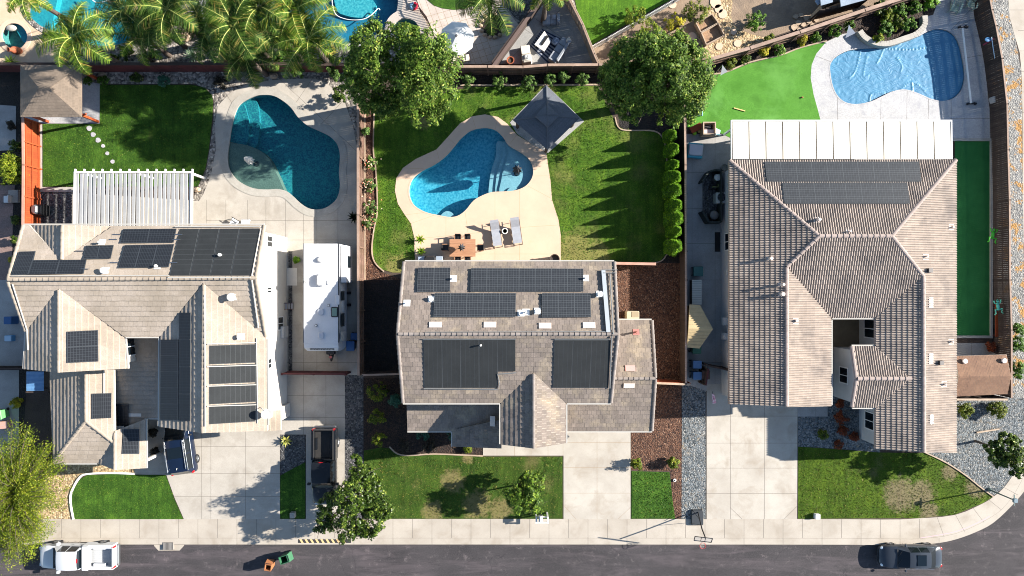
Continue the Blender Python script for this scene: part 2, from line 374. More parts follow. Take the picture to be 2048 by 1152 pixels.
stucco_grey = mat("stucco_grey", 'b9b8b6', 'aeadab', 1.0, fine='9c9b99', fscale=30, fmix=.3, bump=.2)
wood_fence = mat("fence_wood", '7a5f52', '66503f', 1.5, fine='4c3a30', fscale=30, fmix=.5, rough=.85, island=.18, bump=.2, stretch=(1, 1, .15))
wood_cap = mat("fence_cap_wood", 'a08878', '8a7464', 1.5, fine='6f5b4d', fscale=20, fmix=.4, rough=.85, island=.1)
wood_red = mat("fence_red_stain", '5a2424', '4a1d1f', 1.2, fine='371416', fscale=25, fmix=.5, island=.18, rough=.8)
wood_orange = mat("fence_orange_stain", '9a4318', '853712', 1.2, fine='7d3412', fscale=25, fmix=.4, island=.16, rough=.75)
wood_dark = mat("fence_dark", '453730', '3a2d27', 1.5, fine='2a201b', fscale=25, fmix=.5, island=.2, rough=.9)
wood_pale = mat("weathered_board", 'b09c86', '9c8873', 1.5, fine='7c6a58', fscale=20, fmix=.4, island=.1)
wood_teak = mat("teak", 'a87e60', '9a7054', 2, fine='8c6040', fscale=14, fmix=.4, rough=.6, island=.06, stretch=(.3, 4, 1))
black_plastic = mat("black_plastic", '1b1b1d', rough=.5)
black_rubber = mat("black_rubber", '141415', rough=.85)
glass_dark = mat("window_glass", '10181e', rough=.08, spec=.5)
chrome = mat("brushed_steel", '9da0a3', rough=.3, metal=.9)
pv_frame = mat("panel_frame", 'b5b9bb', rough=.35, metal=.6)
tan_tile = mat("concrete_tile_tan", 'a3978a', '948879', .5, fine='7f7160', fscale=12, fmix=.35, rough=.85, island=.06, bump=.15, stain='857a6c', sscale=.5, sstop=(.52,.85))
slate_tile = mat("blended_tile", '83766c', '766b62', .8, c3='938571', fine='5a534d', fscale=14, fmix=.4, rough=.85, island=.17, bump=.15)
rose_tile = mat("barrel_tile_rose", 'a39689', '93877b', .7, fine='8a776f', fscale=12, fmix=.35, rough=.85, island=.09, bump=.1, stain='6f6660', sscale=.5, sstop=(.47, .75))
rose_cap = mat("ridge_tile_rose", '948780', '857972', 1.2, fine='8d7870', fscale=14, fmix=.3, rough=.85, island=.06)
tan_cap = mat("ridge_tile_tan", '9a8f81', '8a7f72', 1.2, fine='8f7e69', fscale=14, fmix=.3, rough=.85, island=.06)
slate_cap = mat("ridge_tile_grey", '807771', '706862', 1.2, fine='77706b', fscale=14, fmix=.3, rough=.85, island=.12)
fascia_w = mat("fascia_paint", 'bcb6ac', rough=.7)
shingle = mat("brown_shingle", '81634c', '735643', 1.0, fine='65493a', fscale=18, fmix=.5, rough=.9, island=.12, bump=.3)
dk_shingle = mat("grey_felt_shingle", '585b61', '4d5055', 1.2, fine='70747a', fscale=22, fmix=.45, rough=.95, island=.08, bump=.3)
gz_shingle = mat("gazebo_taupe_shingle", '7b6d5f', '6e6256', 1.2, fine='62564a', fscale=20, fmix=.35, rough=.9, island=.08)

# ---------------------------------------------------------------- pools: outlines first, so that the ground can be cut for them
POOL1 = [(480,208),(506,193),(527,189),(548,191),(568,202),(584,216),(597,234),(615,250),(636,260),(657,270),(669,280),(677,292),(681,312),(679,345),(681,368),(679,386),(672,401),(655,415),(635,420),(616,417),(599,406),(584,392),(572,383),(555,379),(538,380),(516,379),(497,374),(477,363),(463,348),(456,331),(455,309),(458,285),(462,258),(468,232)]
POOL2 = [(970,255),(992,260),(1007,274),(1018,290),(1038,302),(1056,315),(1066,333),(1066,353),(1054,371),(1034,381),(1008,384),(986,385),(967,391),(948,402),(932,421),(917,432),(900,435),(876,431),(851,425),(829,412),(819,394),(818,375),(826,356),(845,341),(870,328),(891,312),(907,294),(923,275),(943,260)]
POOL3 = [(1659,138),(1662,124),(1673,112),(1694,101),(1725,96),(1760,94),(1790,86),(1834,73),(1853,63),(1873,57),(1894,60),(1910,71),(1920,91),(1926,117),(1930,143),(1929,164),(1922,183),(1907,197),(1886,203),(1863,199),(1842,190),(1821,182),(1803,180),(1782,185),(1761,195),(1741,204),(1715,209),(1692,206),(1675,193),(1664,170)]
POOLA = [(100,-70),(48,-40),(52,20),(72,46),(92,58),(120,72),(160,88),(205,93),(238,90),(262,80),(275,58),(284,32),(290,-10),(285,-70)]
POOLB = [(480,-70),(478,-20),(500,30),(530,60),(575,80),(630,92),(690,90),(735,78),(768,60),(788,38),(797,8),(794,-30),(785,-70)]
SPAA = [(3,72),(8,56),(20,47),(36,47),(49,56),(56,70),(53,86),(42,97),(26,99),(11,90)]
SPAB = [(787,66),(791,50),(803,41),(818,40),(832,46),(841,60),(842,75),(832,88),(815,93),(797,86)]
pool_w = {k: smooth_loop(W(v), 4) for k, v in dict(p1=POOL1, p2=POOL2, p3=POOL3, pa=POOLA, pb=POOLB, sa=SPAA, sb=SPAB).items()}
HOLES = [offset(v, .05) for v in pool_w.values()]
def holes_in(poly, margin=0.05):
    out = []
    for v in pool_w.values():
        xs = np.array([p[0] for p in v]); ys = np.array([p[1] for p in v])
        if inside(poly, xs, ys).all(): out.append(offset(v, margin))
    return out

# street level, one sheet to the horizon, open only where the pools go down
Z_ST = -0.14
slab("ground", [(-600, -600), (600, -600), (600, 600), (-600, 600)], Z_ST-.012, soil, HOLES)
kerb = W([(-200,1089),(1500,1089),(1761,1090),(1839,1089),(1880,1085.5),(1914,1078),(1952,1064),(1986,1046),(2023,1012),(2050,980),(2075,940),(2090,880),(2097,780),(2095,500),(2088,200),(2070,-60)])
kerb = smooth_line(kerb, 3)
x0, y0 = kerb[0]; x1, y1 = kerb[-1]
yard = kerb + [(x1, 80), (-80, 80), (-80, y0)]
slab("road", [(-600, -600), (600, -600), (600, 600), (x1, 600)]+kerb[::-1]+[(-600, y0)], Z_ST, asphalt)
m = slab("yard_ground", yard, 0.0, soil, HOLES, thick=.16)

# kerb and sidewalk
back = W([(-200,1038),(1500,1038),(1764,1039),(1829,1037),(1909,1030),(1965,1007),(1986,994),(2006,977),(2026,950),(2048,915),(2054,840),(2050,650),(2046,420),(2043,146),(2030,75),(2019,34),(2012,-60)])
back = smooth_line(back, 3)
kback = smooth_line(W([(-200,1076),(1500,1076),(1764,1077),(1841,1077),(1911,1067),(1979,1036),(2018,1002),(2052,940),(2070,860),(2076,700),(2074,420),(2068,180),(2052,-60)]), 3)
jl = []
for x in range(-150, 1860, 39): jl.append(W([(x, 1038), (x, 1076)]))
for a, b in (((1874,1034),(1888,1073)),((1911,1030),(1929,1063)),((1946,1016),(1968,1045)),((1978,1000),(2003,1020)),((2008,975),(2036,990)),((2030,943),(2060,953)),((2052,880),(2072,880))): jl.append(W([a, b]))
for y in range(20, 900, 41): jl.append(W([(2019 if y < 60 else 2036, y), (2066, y)]))
slab("sidewalk", back+kback[::-1], .010, conc_walk, joints=jl, jmat=joint, jw=.022, thick=.01)
jk = [kback]+[W([(x, 1076), (x, 1089)]) for x in range(-150, 1900, 78)]
slab("kerb", kback+kerb[::-1], .006, conc_walk, thick=.15, joints=jk, jmat=joint, jw=.03)
# ---------------------------------------------------------------- yard surfaces
def S(name, pts, z, m, sm=0, **k):
    poly = W(pts)
    if sm: poly = smooth_loop(poly, sm)
    return slab(name, poly, z, m, holes_in(poly), **k)
def grid_j(x0, x1, y0, y1, xs, ys):
    return [W([(x, y0), (x, y1)]) for x in xs]+[W([(x0, y), (x1, y)]) for y in ys]
# neighbours beyond the back fences
S("rock_bed", [(-60,-80),(1180,-80),(1180,20),(985,126),(-60,126)], .004, river_rock)
S("spa_patio", [(-60,-60),(60,-60),(60,30),(75,60),(110,80),(150,95),(140,110),(105,126),(-60,126)], .010, mat("patio_rosy", 'c9b196', 'bba386', .8, fine='9a846b', fscale=25, fmix=.35, bump=.15), sm=3)
S("white_patio", [(376,-60),(395,-60),(428,28),(418,52),(396,60),(376,40),(380,10)], .012, conc_white)
S("grass_patch", [(425,80),(450,60),(500,70),(535,100),(520,112),(470,112)], .02, lawn_rich, sm=3)
S("pool_patio", [(450,-70),(560,-70),(560,6),(515,20),(480,30),(455,0)], .012, conc_deck_grey)
PAV = mat("paver_beige", 'bdb1a6', 'aea298', 1.2, fine='948a82', fscale=14, fmix=.4, bump=.2)
jp = [W([(850+k*13.5-60, -20), (905+k*13.5-60, 132)]) for k in range(1, 12)]+[W([(820, 25+k*14+18), (1040, k*14-38+18)]) for k in range(0, 12)]
def clipj(lines, poly):
    out = []
    for l in lines:
        a, b = Vector(l[0]), Vector(l[1]); n = 90
        t = (np.arange(n)+.5)/n; x = a.x+(b.x-a.x)*t; y = a.y+(b.y-a.y)*t; ins = inside(poly, x, y); i = 0
        while i < n:
            if ins[i]:
                j = i
                while j+1 < n and ins[j+1]: j += 1
                out.append([tuple(a+(b-a)*(i/n)), tuple(a+(b-a)*((j+1)/n))]); i = j
            i += 1
    return out
pp = [(760,-60),(1010,-60),(1000,5),(1048,62),(990,128),(840,128),(835,95),(815,100),(780,90),(765,75),(790,38),(800,8)]
S("paver_patio", pp, .012, PAV, joints=clipj(jp, W(pp)), jmat=joint_soft, jw=.025)
S("lawn", [(850,-60),(966,-60),(962,0),(948,12),(930,18),(908,20),(885,17),(868,11),(852,-2)], .035, lawn_rich)
S("pebble_bed", [(1003,-60),(1110,-60),(1082,2),(1045,46),(1028,34),(1010,10)], .02, gravel_dark)
cq = [(1090,-40),(1130,0),(1150,30),(1168,70),(1178,90),(1194,128),(990,128),(1000,118)]
S("concrete_patio", cq, .014, conc_deck_grey, joints=clipj([W([(1040,52),(1100,92)]),W([(1060,30),(1130,80)]),W([(1010,128),(1120,20)])], W(cq)), jmat=joint, jw=.02)
S("lawn", [(1138,-60),(1400,-60),(1345,-2),(1300,22),(1250,50),(1180,92),(1160,50)], .03, grass_mat("lawn_bright", '264210', '456a1a', '6a8e2a', '7f8f3a', (.7, .95), .5))
S("bare_dirt", [(1184,96),(1252,54),(1352,-6),(1420,-80),(1820,-80),(1790,-2),(1600,55),(1412,119),(1200,127)], .008, dirt)
S("tan_gravel_path", [(1392,60),(1440,-20),(1470,-30),(1462,30),(1480,60),(1540,80),(1500,92),(1412,117),(1396,100)], .014, gravel_tan, sm=3)
# western neighbour
S("side_path", [(-80,205),(32,212),(32,300),(-80,305)], .010, conc_side)
S("planting_strip", [(-80,135),(44,135),(78,240),(78,450),(44,900),(-80,900)], .003, mulch_black)
S("brick_path", [(-80,370),(30,370),(26,420),(24,560),(-80,560)], .012, mat("reddish_pavers", '8a736b', '7b655e', 1.0, fine='55463f', fscale=9, fmix=.5, bump=.2))
S("side_concrete", [(-80,560),(52,560),(52,735),(-80,735)], .010, conc_side)
S("entry_path", [(-80,740),(38,740),(38,880),(20,940),(-80,960)], .010, conc_side)
# yard with the gazebo and dark blue pool
S("rock_border", [(160,138),(716,138),(722,240),(716,300),(640,165),(560,158),(500,168),(455,190),(440,225),(434,300),(424,345),(405,392),(398,402),(385,400),(413,335),(419,300),(427,240),(428,200),(414,178),(390,168),(200,168),(160,168)], .006, river_rock)
S("gazebo_pad", [(40,132),(200,168),(200,247),(86,247),(44,247)], .020, conc_white)
S("lawn", [(200,170),(385,170),(410,176),(424,190),(427,205),(425,235),(418,300),(411,338),(396,373),(86,373),(86,248),(200,248)], .035, lawn_rich)
S("pale_edging", [(77,248),(84.5,248),(84.5,374.5),(150,374.5),(150,384),(77,384)], .05, coping_m, thick=.05)
S("black_pavers", [(75,385),(150,385),(150,460),(75,460)], .010, gravel_dark)
d1 = [(145,385),(398,402),(407,388),(422,350),(432,300),(430,245),(436,212),(460,186),(500,166),(560,159),(625,157),(652,164),(688,200),(706,250),(716,305),(721,340),(726,420),(726,1038),(612,1038),(612,869),(560,869),(560,1038),(368,1038),(350,997),(333,950),(270,950),(270,925),(290,925),(290,800),(560,800),(560,500),(145,500)]
jd = grid_j(413, 720, 400, 750, (413,452,495,532,571,607,634,676), (375,441,480,566,650,725))+[W(l) for l in ([(560,159),(716,305)],[(500,167),(528,190)],[(625,157),(585,216)],[(688,200),(630,262)],[(452,188),(470,215)],[(432,300),(458,300)],[(413,350),(466,350)])]
jd += grid_j(330, 560, 862, 1038, (403,422,491), (893,947,993))+grid_j(575, 690, 750, 870, (607,652), (791,835))
jd = clipj(jd, W(d1))
jd = [l for l in jd if not inside(pool_w['p1'], np.array([(l[0][0]+l[1][0])/2]), np.array([(l[0][1]+l[1][1])/2]))[0]]
jd2 = []
for l in jd:
    a, b = Vector(l[0]), Vector(l[1]); n = 60; t = (np.arange(n)+.5)/n
    ins = ~inside(pool_w['p1'], a.x+(b.x-a.x)*t, a.y+(b.y-a.y)*t); i = 0
    while i < n:
        if ins[i]:
            j = i
            while j+1 < n and ins[j+1]: j += 1
            jd2.append([tuple(a+(b-a)*(i/n)), tuple(a+(b-a)*((j+1)/n))]); i = j
        i += 1
S("pool_deck", d1, .022, conc_pale, joints=jd2, jmat=joint, jw=.02)
S("rock_strip", [(577,502),(585,502),(585,745),(577,745)], .030, gravel_dark)
S("side_gravel", [(690,750),(727,750),(727,1038),(690,1038)], .030, gravel_dark)
S("tan_gravel_bed", [(-90,925),(230,925),(270,925),(270,949),(175,947),(160,954),(148,974),(142,992),(143,1012),(148,1038),(-90,1038)], .008, gravel_tan)
S("lawn", [(149.5,1038),(145,1012),(144,992),(150,975),(162,957),(176,950),(223,948),(300,949.5),(332,949.5),(349,997),(367,1038)], .040, lawn_rich)
S("black_gravel_bed", [(561,870),(611,870),(611,925),(590,935),(561,950)], .012, gravel_dark)
S("lawn", [(561,951),(575,943),(592,934),(611,924),(611,1037),(561,1037)], .030, lawn_rich)
# yard with the bright pool
S("mulch_strip", [(727,205),(749,205),(747,300),(752,340),(755,420),(748,460),(744,500),(750,525),(765,545),(808,560),(727,560)], .006, mulch)
S("mulch_bed", [(900,140),(1210,140),(1210,171),(900,173)], .006, mulch_dark)
S("mulch_bed", [(1228,130),(1372,130),(1372,530),(1310,530),(1310,262),(1240,262)], .006, mulch_black)
S("mulch_side_yard", [(727,560),(812,560),(812,752),(727,752)], .006, mulch_black)
S("mulch_side_yard", [(1215,526),(1360,526),(1363,842),(1363,1037),(1346,1037),(1341,942),(1262,940),(1262,850),(1215,850)], .008, mulch)
S("mulch_bed", [(727,756),(1005,756),(1005,900),(966,911),(869,908),(817,911),(795,907),(779,894),(727,900)], .006, mulch_dark)
S("lawn", [(750,185),(800,195),(870,190),(940,174),(1090,173),(1195,172),(1226,235),(1234,252),(1252,260),(1300,261),(1318,268),(1328,290),(1332,330),(1333,490),(1330,510),(1320,522),(1290,526),(828,545),(785,545),(762,538),(749,520),(745,500),(749,462),(755,425),(753,345),(748,300),(749,230)], .030, lawn_back, sm=0)
def edging(name, pts, m, w=.1, h=.09, label=None, cat=None, group=None, sm=4):
    pts = smooth_line(W(pts), sm) if sm else W(pts)
    b = MB()
    for p, q in zip(pts[:-1], pts[1:]): b.bar((p[0], p[1], h/2), (q[0], q[1], h/2), w, h)
    o = b.build(name, m); return tag(o, label, cat, group)
eg = "pale edging curbs around the lawns"
edging("lawn_edging", [(148,1038),(143,1012),(142,992),(148,974),(160,955),(175,947.5),(223,945.5),(270,947)], white_paint, .14, .1, "white curved curb hugging the small front lawn beside the tan gravel", "edging", eg)
edging("lawn_edging", [(749,205),(747,300),(752,340),(755,420),(748,460),(744,500),(750,525),(768,543)], wood_pale, .09, .1, "thin pale bender board along the rose bed and back lawn", "edging", eg)
edging("lawn_edging", [(1230,235),(1236,254),(1252,261),(1300,261.5),(1320,269),(1330,290),(1333.5,330),(1334.5,490),(1331,512),(1320,523),(1300,526)], wood_pale, .09, .1, "thin pale edging that rounds the lawn in front of the clipped cypresses", "edging", eg)
edging("lawn_edging", [(779,893),(794,906.5),(817,910.5),(869,907.5),(966,911.5)], wood_pale, .1, .1, "thin curving edging between the shaded shrubs and the middle front lawn", "edging", eg)
edging("lawn_edging", [(920,171),(1195,170)], wood_pale, .12, .12, "straight board edging at the foot of the rose row by the back fence", "edging", eg, 0)
edging("lawn_edging", [(1850,905),(1890,924),(1930,950),(1960,974),(1986,993)], wood_pale, .09, .1, "rusty curved edging between corner lawn and blue gravel", "edging", eg)
edging("lawn_edging", [(1408,151),(1450,145),(1500,125),(1560,111),(1600,96),(1652,83)], wood_pale, .1, .12, "cream curb between artificial turf and fence planting", "edging", eg)
edging("lawn_edging", [(730,222),(730,560)], wood_pale, .07, .12, "pale rail lying along the narrow bed under the rose bushes", "edging", eg, 0)
d2 = [(832,560),(828,472),(822,447),(810,430),(796,408),(790,381),(793,356),(806,336),(832,318),(873,299),(895,275),(920,247),(944,233),(970,229),(996,234),(1015,248),(1034,270),(1066,290),(1092,300),(1096,330),(1101,362),(1104,400),(1117,440),(1121.5,470),(1121.5,560)]
jd = clipj([W(l) for l in ([(810,430),(850,425)],[(822,447),(870,430)],[(793,356),(828,357)],[(806,336),(850,338)],[(873,299),(880,325)],[(895,275),(912,290)],[(944,233),(952,258)],[(996,234),(990,260)],[(1034,270),(1018,290)],[(1066,352),(1106,352)],[(1054,371),(1108,400)],[(930,422),(937,470)],[(892,434),(892,522)],[(990,385),(990,545)],[(1039,381),(1039,545)],[(830,478),(1000,461)],[(1039,455),(1118,450)],[(832,508),(1121,508)])], W(d2))
S("pool_deck", d2, .045, conc_cream, joints=jd, jmat=mat("joint_tan", 'b08f6c'), jw=.02, thick=.04)
S("gazebo_pad", [(1092,170),(1168,243),(1096,306),(1066,290),(1034,268),(1020,245)], .055, conc_deck_grey, thick=.05)
S("front_walk", [(966,885),(1127,885),(1127,911),(966,911)], .030, conc_pale2, joints=[W([(x,885),(x,911)]) for x in (994,1029,1062,1096,1126)], jmat=joint_soft, thick=.03)
S("driveway", [(1127,820),(1261,820),(1261,1038),(1127,1038)], .030, conc_pale2, joints=clipj(grid_j(1127,1261,820,1038,(1194,),(885,935,986))+[W([(1236,1038),(1261,1014)]),W([(1152,1038),(1127,1010)])], W([(1127,820),(1261,820),(1261,1038),(1127,1038)])), jmat=joint_soft, jw=.022)
S("lawn", [(728,901),(762,895),(778,896),(795,909),(817,912.5),(869,909.5),(966,913),(1125,913),(1125,1037),(728,1037)], .030, lawn_front)
S("lawn", [(1263,942),(1339,944),(1345,1000),(1350,1037),(1263,1037)], .030, lawn_rich)
S("blue_gravel_strip", [(1364,768),(1411,768),(1411,1038),(1363,1038)], .012, gravel_blue)
# corner property
S("artificial_turf", [(1375,150),(1410,152),(1450,147),(1500,127),(1560,112),(1600,97),(1652,84),(1632,108),(1623,130),(1621,156),(1627,190),(1636,222),(1646,262),(1466,262),(1466,278),(1440,266),(1375,255)], .030, turf)
S("planting_bed", [(1405,150),(1412,126),(1600,68),(1800,5),(1880,-40),(1900,-20),(1880,18),(1838,34),(1842,52),(1826,73),(1790,86),(1745,92),(1727,80),(1717,62),(1690,66),(1640,88),(1560,110),(1500,125),(1450,145)], .008, mulch_dark)
d3 = [(1646,262),(1636,222),(1629,203),(1621,156),(1623,130),(1631,109),(1652,84),(1686,68),(1718,63),(1727,80),(1745,92),(1790,86),(1826,73),(1841,52),(1838,36),(1866,30),(1873,10),(1895,-60),(1935,-60),(1949,39),(1965,104),(1977,195),(1984,282),(1900,282),(1900,330),(1465,330),(1465,262)]
jd = clipj([W(l) for l in ([(1631,112),(1662,124)],[(1675,193),(1675,240)],[(1762,195),(1761,240)],[(1814,182),(1813,240)],[(1857,197),(1856,240)],[(1902,198),(1902,330)],[(1902,60),(1944,16)],[(1900,237),(1984,237)],[(1905,60),(1940,40)],[(1925,117),(1966,110)])], W(d3))
S("pool_deck", d3, .022, conc_white, joints=jd, jmat=joint, jw=.022)
S("side_walk", [(1372,268),(1466,268),(1466,800),(1372,768)], .014, conc_side, joints=clipj(grid_j(1372,1445,268,790,(1384,1430),(345,417,487,560,640,725)), W([(1372,268),(1466,268),(1466,800),(1372,768)])), jmat=joint, jw=.02)
S("driveway", [(1413,768),(1595,768),(1594,1038),(1413,1038)], .030, conc_pale2, joints=clipj(grid_j(1413,1595,770,1038,(1461,1529),(832,886,936,987))+[W([(1460,1015),(1484,1038)]),W([(1594,1012),(1568,1038)])], W([(1413,768),(1595,768),(1594,1038),(1413,1038)])), jmat=joint, jw=.022)
S("front_walk", [(1595,790),(1655,790),(1655,833),(1595,833)], .028, conc_side, joints=[W([(1630,790),(1630,833)])], jmat=joint)
S("courtyard", [(1655,630),(1730,630),(1730,700),(1655,700)], .028, mat("courtyard_floor", '6f6450', '5f5645', 1.0, bump=.1))
S("blue_gravel_bed", [(1596,833),(1656,833),(1656,700),(1760,700),(1760,905),(1680,898),(1596,893)], .012, gravel_blue)
S("lawn", [(1596,893),(1680,899),(1760,905),(1850,906),(1889,926),(1929,952),(1959,976),(1984,994),(1965,1006),(1909,1029),(1839,1036),(1596,1037)], .030, lawn_corner)
S("blue_gravel_corner", [(1908,795),(2060,795),(2055,840),(2048,914),(2026,949),(2006,976),(1985,993),(1931,951),(1891,924),(1851,905),(1900,905)], .012, gravel_blue)
S("corner_gravel_strip", [(1940,-60),(1962,30),(1980,120),(1990,250),(1994,400),(1994,797),(2050,797),(2046,420),(2043,146),(2030,75),(2019,34),(2012,-60)], .010, gravel_side)
S("dark_strip", [(1950,20),(1966,104),(1978,195),(1984,280),(1984,712),(1996,712),(1994,400),(1988,250),(1976,110),(1958,10)], .014, mulch_black)
S("putting_green", [(1909,282),(1978.5,282),(1978.5,671),(1909,671)], .035, turf_dark)
b = MB()
for x0, x1, y0, y1 in ((1900,1983.5,277.5,282.5),(1978.5,1983.5,282.5,671),(1900,1983.5,671,676)):
    p, q = P(x0, y1), P(x1, y0); b.box(p.x, q.x, p.y, q.y, 0, .14)
tag(b.build("green_curb", coping_m), "white concrete curb framing the long dark putting green", "curb")
S("shed_pad", [(1905,686),(1995,686),(1995,800),(1905,800)], .016, conc_deck_grey, joints=[W([(1943,686),(1943,712)])], jmat=joint)

# ---------------------------------------------------------------- lawn blades, one mass per lawn colour
def blades(name, lawns, per, size, m, z=.03, seed=1):
    rng = np.random.default_rng(seed); Vs = []
    for poly, hol in lawns:
        xs = [p[0] for p in poly]; ys = [p[1] for p in poly]
        n = int((max(xs)-min(xs))*(max(ys)-min(ys))*per)
        x = rng.uniform(min(xs), max(xs), n); y = rng.uniform(min(ys), max(ys), n)
        ok = inside(poly, x, y)
        for h in hol: ok &= ~inside(h, x, y)
        x, y = x[ok], y[ok]; n = len(x)
        a = rng.uniform(0, 2*np.pi, n); w = size*rng.uniform(.25, .5, n); hgt = size*rng.uniform(.5, 1.1, n)
        dx, dy = np.cos(a)*w, np.sin(a)*w; lx, ly = rng.normal(0, size*.6, n), rng.normal(0, size*.6, n)
        V = np.empty((n, 3, 3)); V[:, 0] = np.c_[x-dx, y-dy, np.full(n, z)]; V[:, 1] = np.c_[x+dx, y+dy, np.full(n, z)]; V[:, 2] = np.c_[x+lx, y+ly, z+hgt]
        Vs.append(V)
    V = np.concatenate(Vs).reshape(-1, 3); Fc = np.arange(len(V)).reshape(-1, 3)
    o = link(name, V, Fc, m); tag(o, kind='stuff'); return o
LW = [("short green blades standing all over the mown lawns", 'a')]
bl_g = leaf_mat("grass_blade", '22390f', '587622', '7c803a', .2, .12)
bl_d = leaf_mat("grass_blade_dry", '2a3812', '66702a', '84764a', .2, .22)
d2w = W(d2)
o = blades("grass", [(W([(86,248),(200,248),(200,170),(385,170),(424,190),(425,235),(411,338),(396,373),(86,373)]), []), (W([(150,1036),(146,992),(164,958),(178,951),(332,951),(366,1036)]), []), (W([(750,187),(940,176),(1195,174),(1234,252),(1315,268),(1331,330),(1332,490),(1318,522),(790,543),(751,520),(753,345)]), [d2w, W([(1092,168),(1172,243),(1096,308),(1020,245)])]), (W([(1265,944),(1338,945),(1349,1036),(1265,1036)]), [])], 130, .07, bl_g, seed=3)
tag(o, "dense green blades of the shaded and watered lawns", "grass", None, 'stuff')
o = blades("grass", [(W([(730,903),(778,898),(817,914),(1124,914),(1124,1036),(730,1036)]), []), (W([(1598,895),(1760,907),(1850,908),(1929,953),(1982,995),(1909,1028),(1839,1035),(1598,1036)]), [])], 130, .07, bl_d, seed=4)
tag(o, "drier yellow green blades of the street side lawns", "grass", None, 'stuff')

# ---------------------------------------------------------------- pools
def basin(root, w, z_floor, m, shelves=(), m2=None, slope=0.0):
    b = MB(); o = offset(w, .05); n = len(o)
    vs, fs = sheet_mesh(o, z_floor); xm = max(p[0] for p in o); zf = lambda x: z_floor-max(0, slope)*(xm-x); b.add([(x, y, zf(x)) for x, y, _ in vs], fs)
    b.add([(x, y, zf(x)) for x, y in o]+[(x, y, .03) for x, y in o], [((i+1) % n, i, n+i, n+(i+1) % n) for i in range(n)])
    b.build("basin", m, root, world=True)
    for k, (pts, z) in enumerate(shelves):
        s = MB(); s.prism(smooth_loop(W(pts), 4) if len(pts) > 4 else W(pts), z_floor, z); s.build("step" if k else "shelf", m if (k and slope < 0) else (m2 or m), root, world=True)
def ring(root, w, wd, z, m, name="coping", inner=-.04):
    o = offset(w, wd); i_ = offset(w, inner); b = MB(); vs, fs = sheet_mesh(o, z, [i_]); b.add(vs, fs)
    for loop, s in ((o, 1), (i_, -1)):
        n = len(loop); b.add([(x, y, z-.12) for x, y in loop]+[(x, y, z) for x, y in loop], [(i, (i+1) % n, n+(i+1) % n, n+i) for i in range(n)])
    return b.build(name, m, root, world=True)
def water(root, w, z, m):
    vs, fs = sheet_mesh(offset(w, .02), z); return MB().add(vs, fs).build("water", m, root, world=True)
pl1 = mat("plaster_deep_blue", '0f6a80', '0c5a74', 2.0, fine='4ab8ae', fscale=9, fmix=.5, bump=.2)  # pale fine tone paints caustic light into the plaster colour
pl1s = mat("shelf_pebble_grey", '8f8a7c', '807c70', 1.5, fine='5f5e56', fscale=14, fmix=.6, bump=.3)
pl2 = mat("plaster_aqua", '36a0b0', '2c92a6', 2.5, fine='86d6d8', fscale=6, fmix=.6, bump=.25)  # pale mottling stands in for light broken by ripples, painted into the floor
pl2s = mat("shelf_pale", 'a3b7b4', '93aaa9', 1.5, fine='c3cfca', fscale=10, fmix=.4)
w1 = water_mat("water_deep", 'c6e6e8', 3.0, .35); w2 = water_mat("water_clear", 'cdeaf5', 2.6, .5)
c = P(580, 300); pool = empty("swimming_pool", (c.x, c.y, 0), 0, "kidney shaped deep blue pool with a grey beach shelf beside the trailer yard", "swimming pool")
basin(pool, pool_w['p1'], -.95, pl1, [([(440,285),(472,286),(497,291),(521,302),(538,319),(550,343),(560,365),(566,395),(500,400),(440,350)], -.17),
     ([(440,200),(478,200),(492,232),(494,262),(484,290),(440,300)], -.42), ([(440,190),(500,190),(512,225),(512,262),(500,295),(440,300)], -.62)], pl1s, -1)
ring(pool, pool_w['p1'], .55, .045, coping_m); water(pool, pool_w['p1'], -.10, w1)
c = P(950, 345); pool = empty("swimming_pool", (c.x, c.y, 0), 0, "bright aqua freeform pool on the cream deck between lawn and gazebo", "swimming pool")
basin(pool, pool_w['p2'], -.66, pl2, [([(1018,280),(1015,310),(1008,332),(1003,356),(1002,392),(1060,392),(1080,350),(1060,300)], -.34), ([(994,280),(991,310),(984,332),(979,356),(978,392),(1000,392),(1010,340),(1014,290)], -.56), ([(1006,280),(1004,310),(997,332),(992,356),(991,392),(1010,392),(1020,340),(1024,290)], -.45), ([(876,440),(884,426),(894,421),(905,426),(910,440)], -.35), ([(1011,392),(1016,378),(1026,373),(1036,378),(1040,392)], -.2)], pl2s, .07)
ring(pool, pool_w['p2'], .06, .052, conc_cream); water(pool, pool_w['p2'], -.08, w2)
c = P(200, 30); pool = empty("swimming_pool", (c.x, c.y, 0), 0, "turquoise rock edged pool under the palm fronds at the upper left corner", "swimming pool")
basin(pool, pool_w['pa'], -.8, mat("plaster_turq", '2f9aa6', '26899c', 2.0, fine='4fbcc0', fscale=7, fmix=.5), [([(-20,-80),(110,-80),(100,40),(90,80),(40,80)], -.3)])
ring(pool, pool_w['pa'], .35, .05, river_rock); water(pool, pool_w['pa'], -.10, w1)
hs = MB(); hs.tube(smooth_line([tuple(P(x, y, -.07)) for x, y in ((175,-12),(190,4),(205,4),(216,1),(226,10),(236,12),(244,4),(247,-14))], 4), .035, 6)
tag(hs.build("pool_hose", white_metal), "white cleaner hose curling on the turquoise pool at the upper left", "hose")
c = P(640, 20); pool = empty("swimming_pool", (c.x, c.y, 0), 0, "large blue pool behind the palms at the top edge with a white hose floating", "swimming pool")
basin(pool, pool_w['pb'], -.85, mat("plaster_blue", '2c7fa0', '226f92', 2.0, fine='45a0b8', fscale=6, fmix=.4), [([(664,-60),(668,10),(690,26),(720,30),(742,24),(750,8),(740,-10),(700,-60)], -.5)], pl2)
ring(pool, pool_w['pb'], .35, .05, conc_deck_grey); water(pool, pool_w['pb'], -.10, w1)
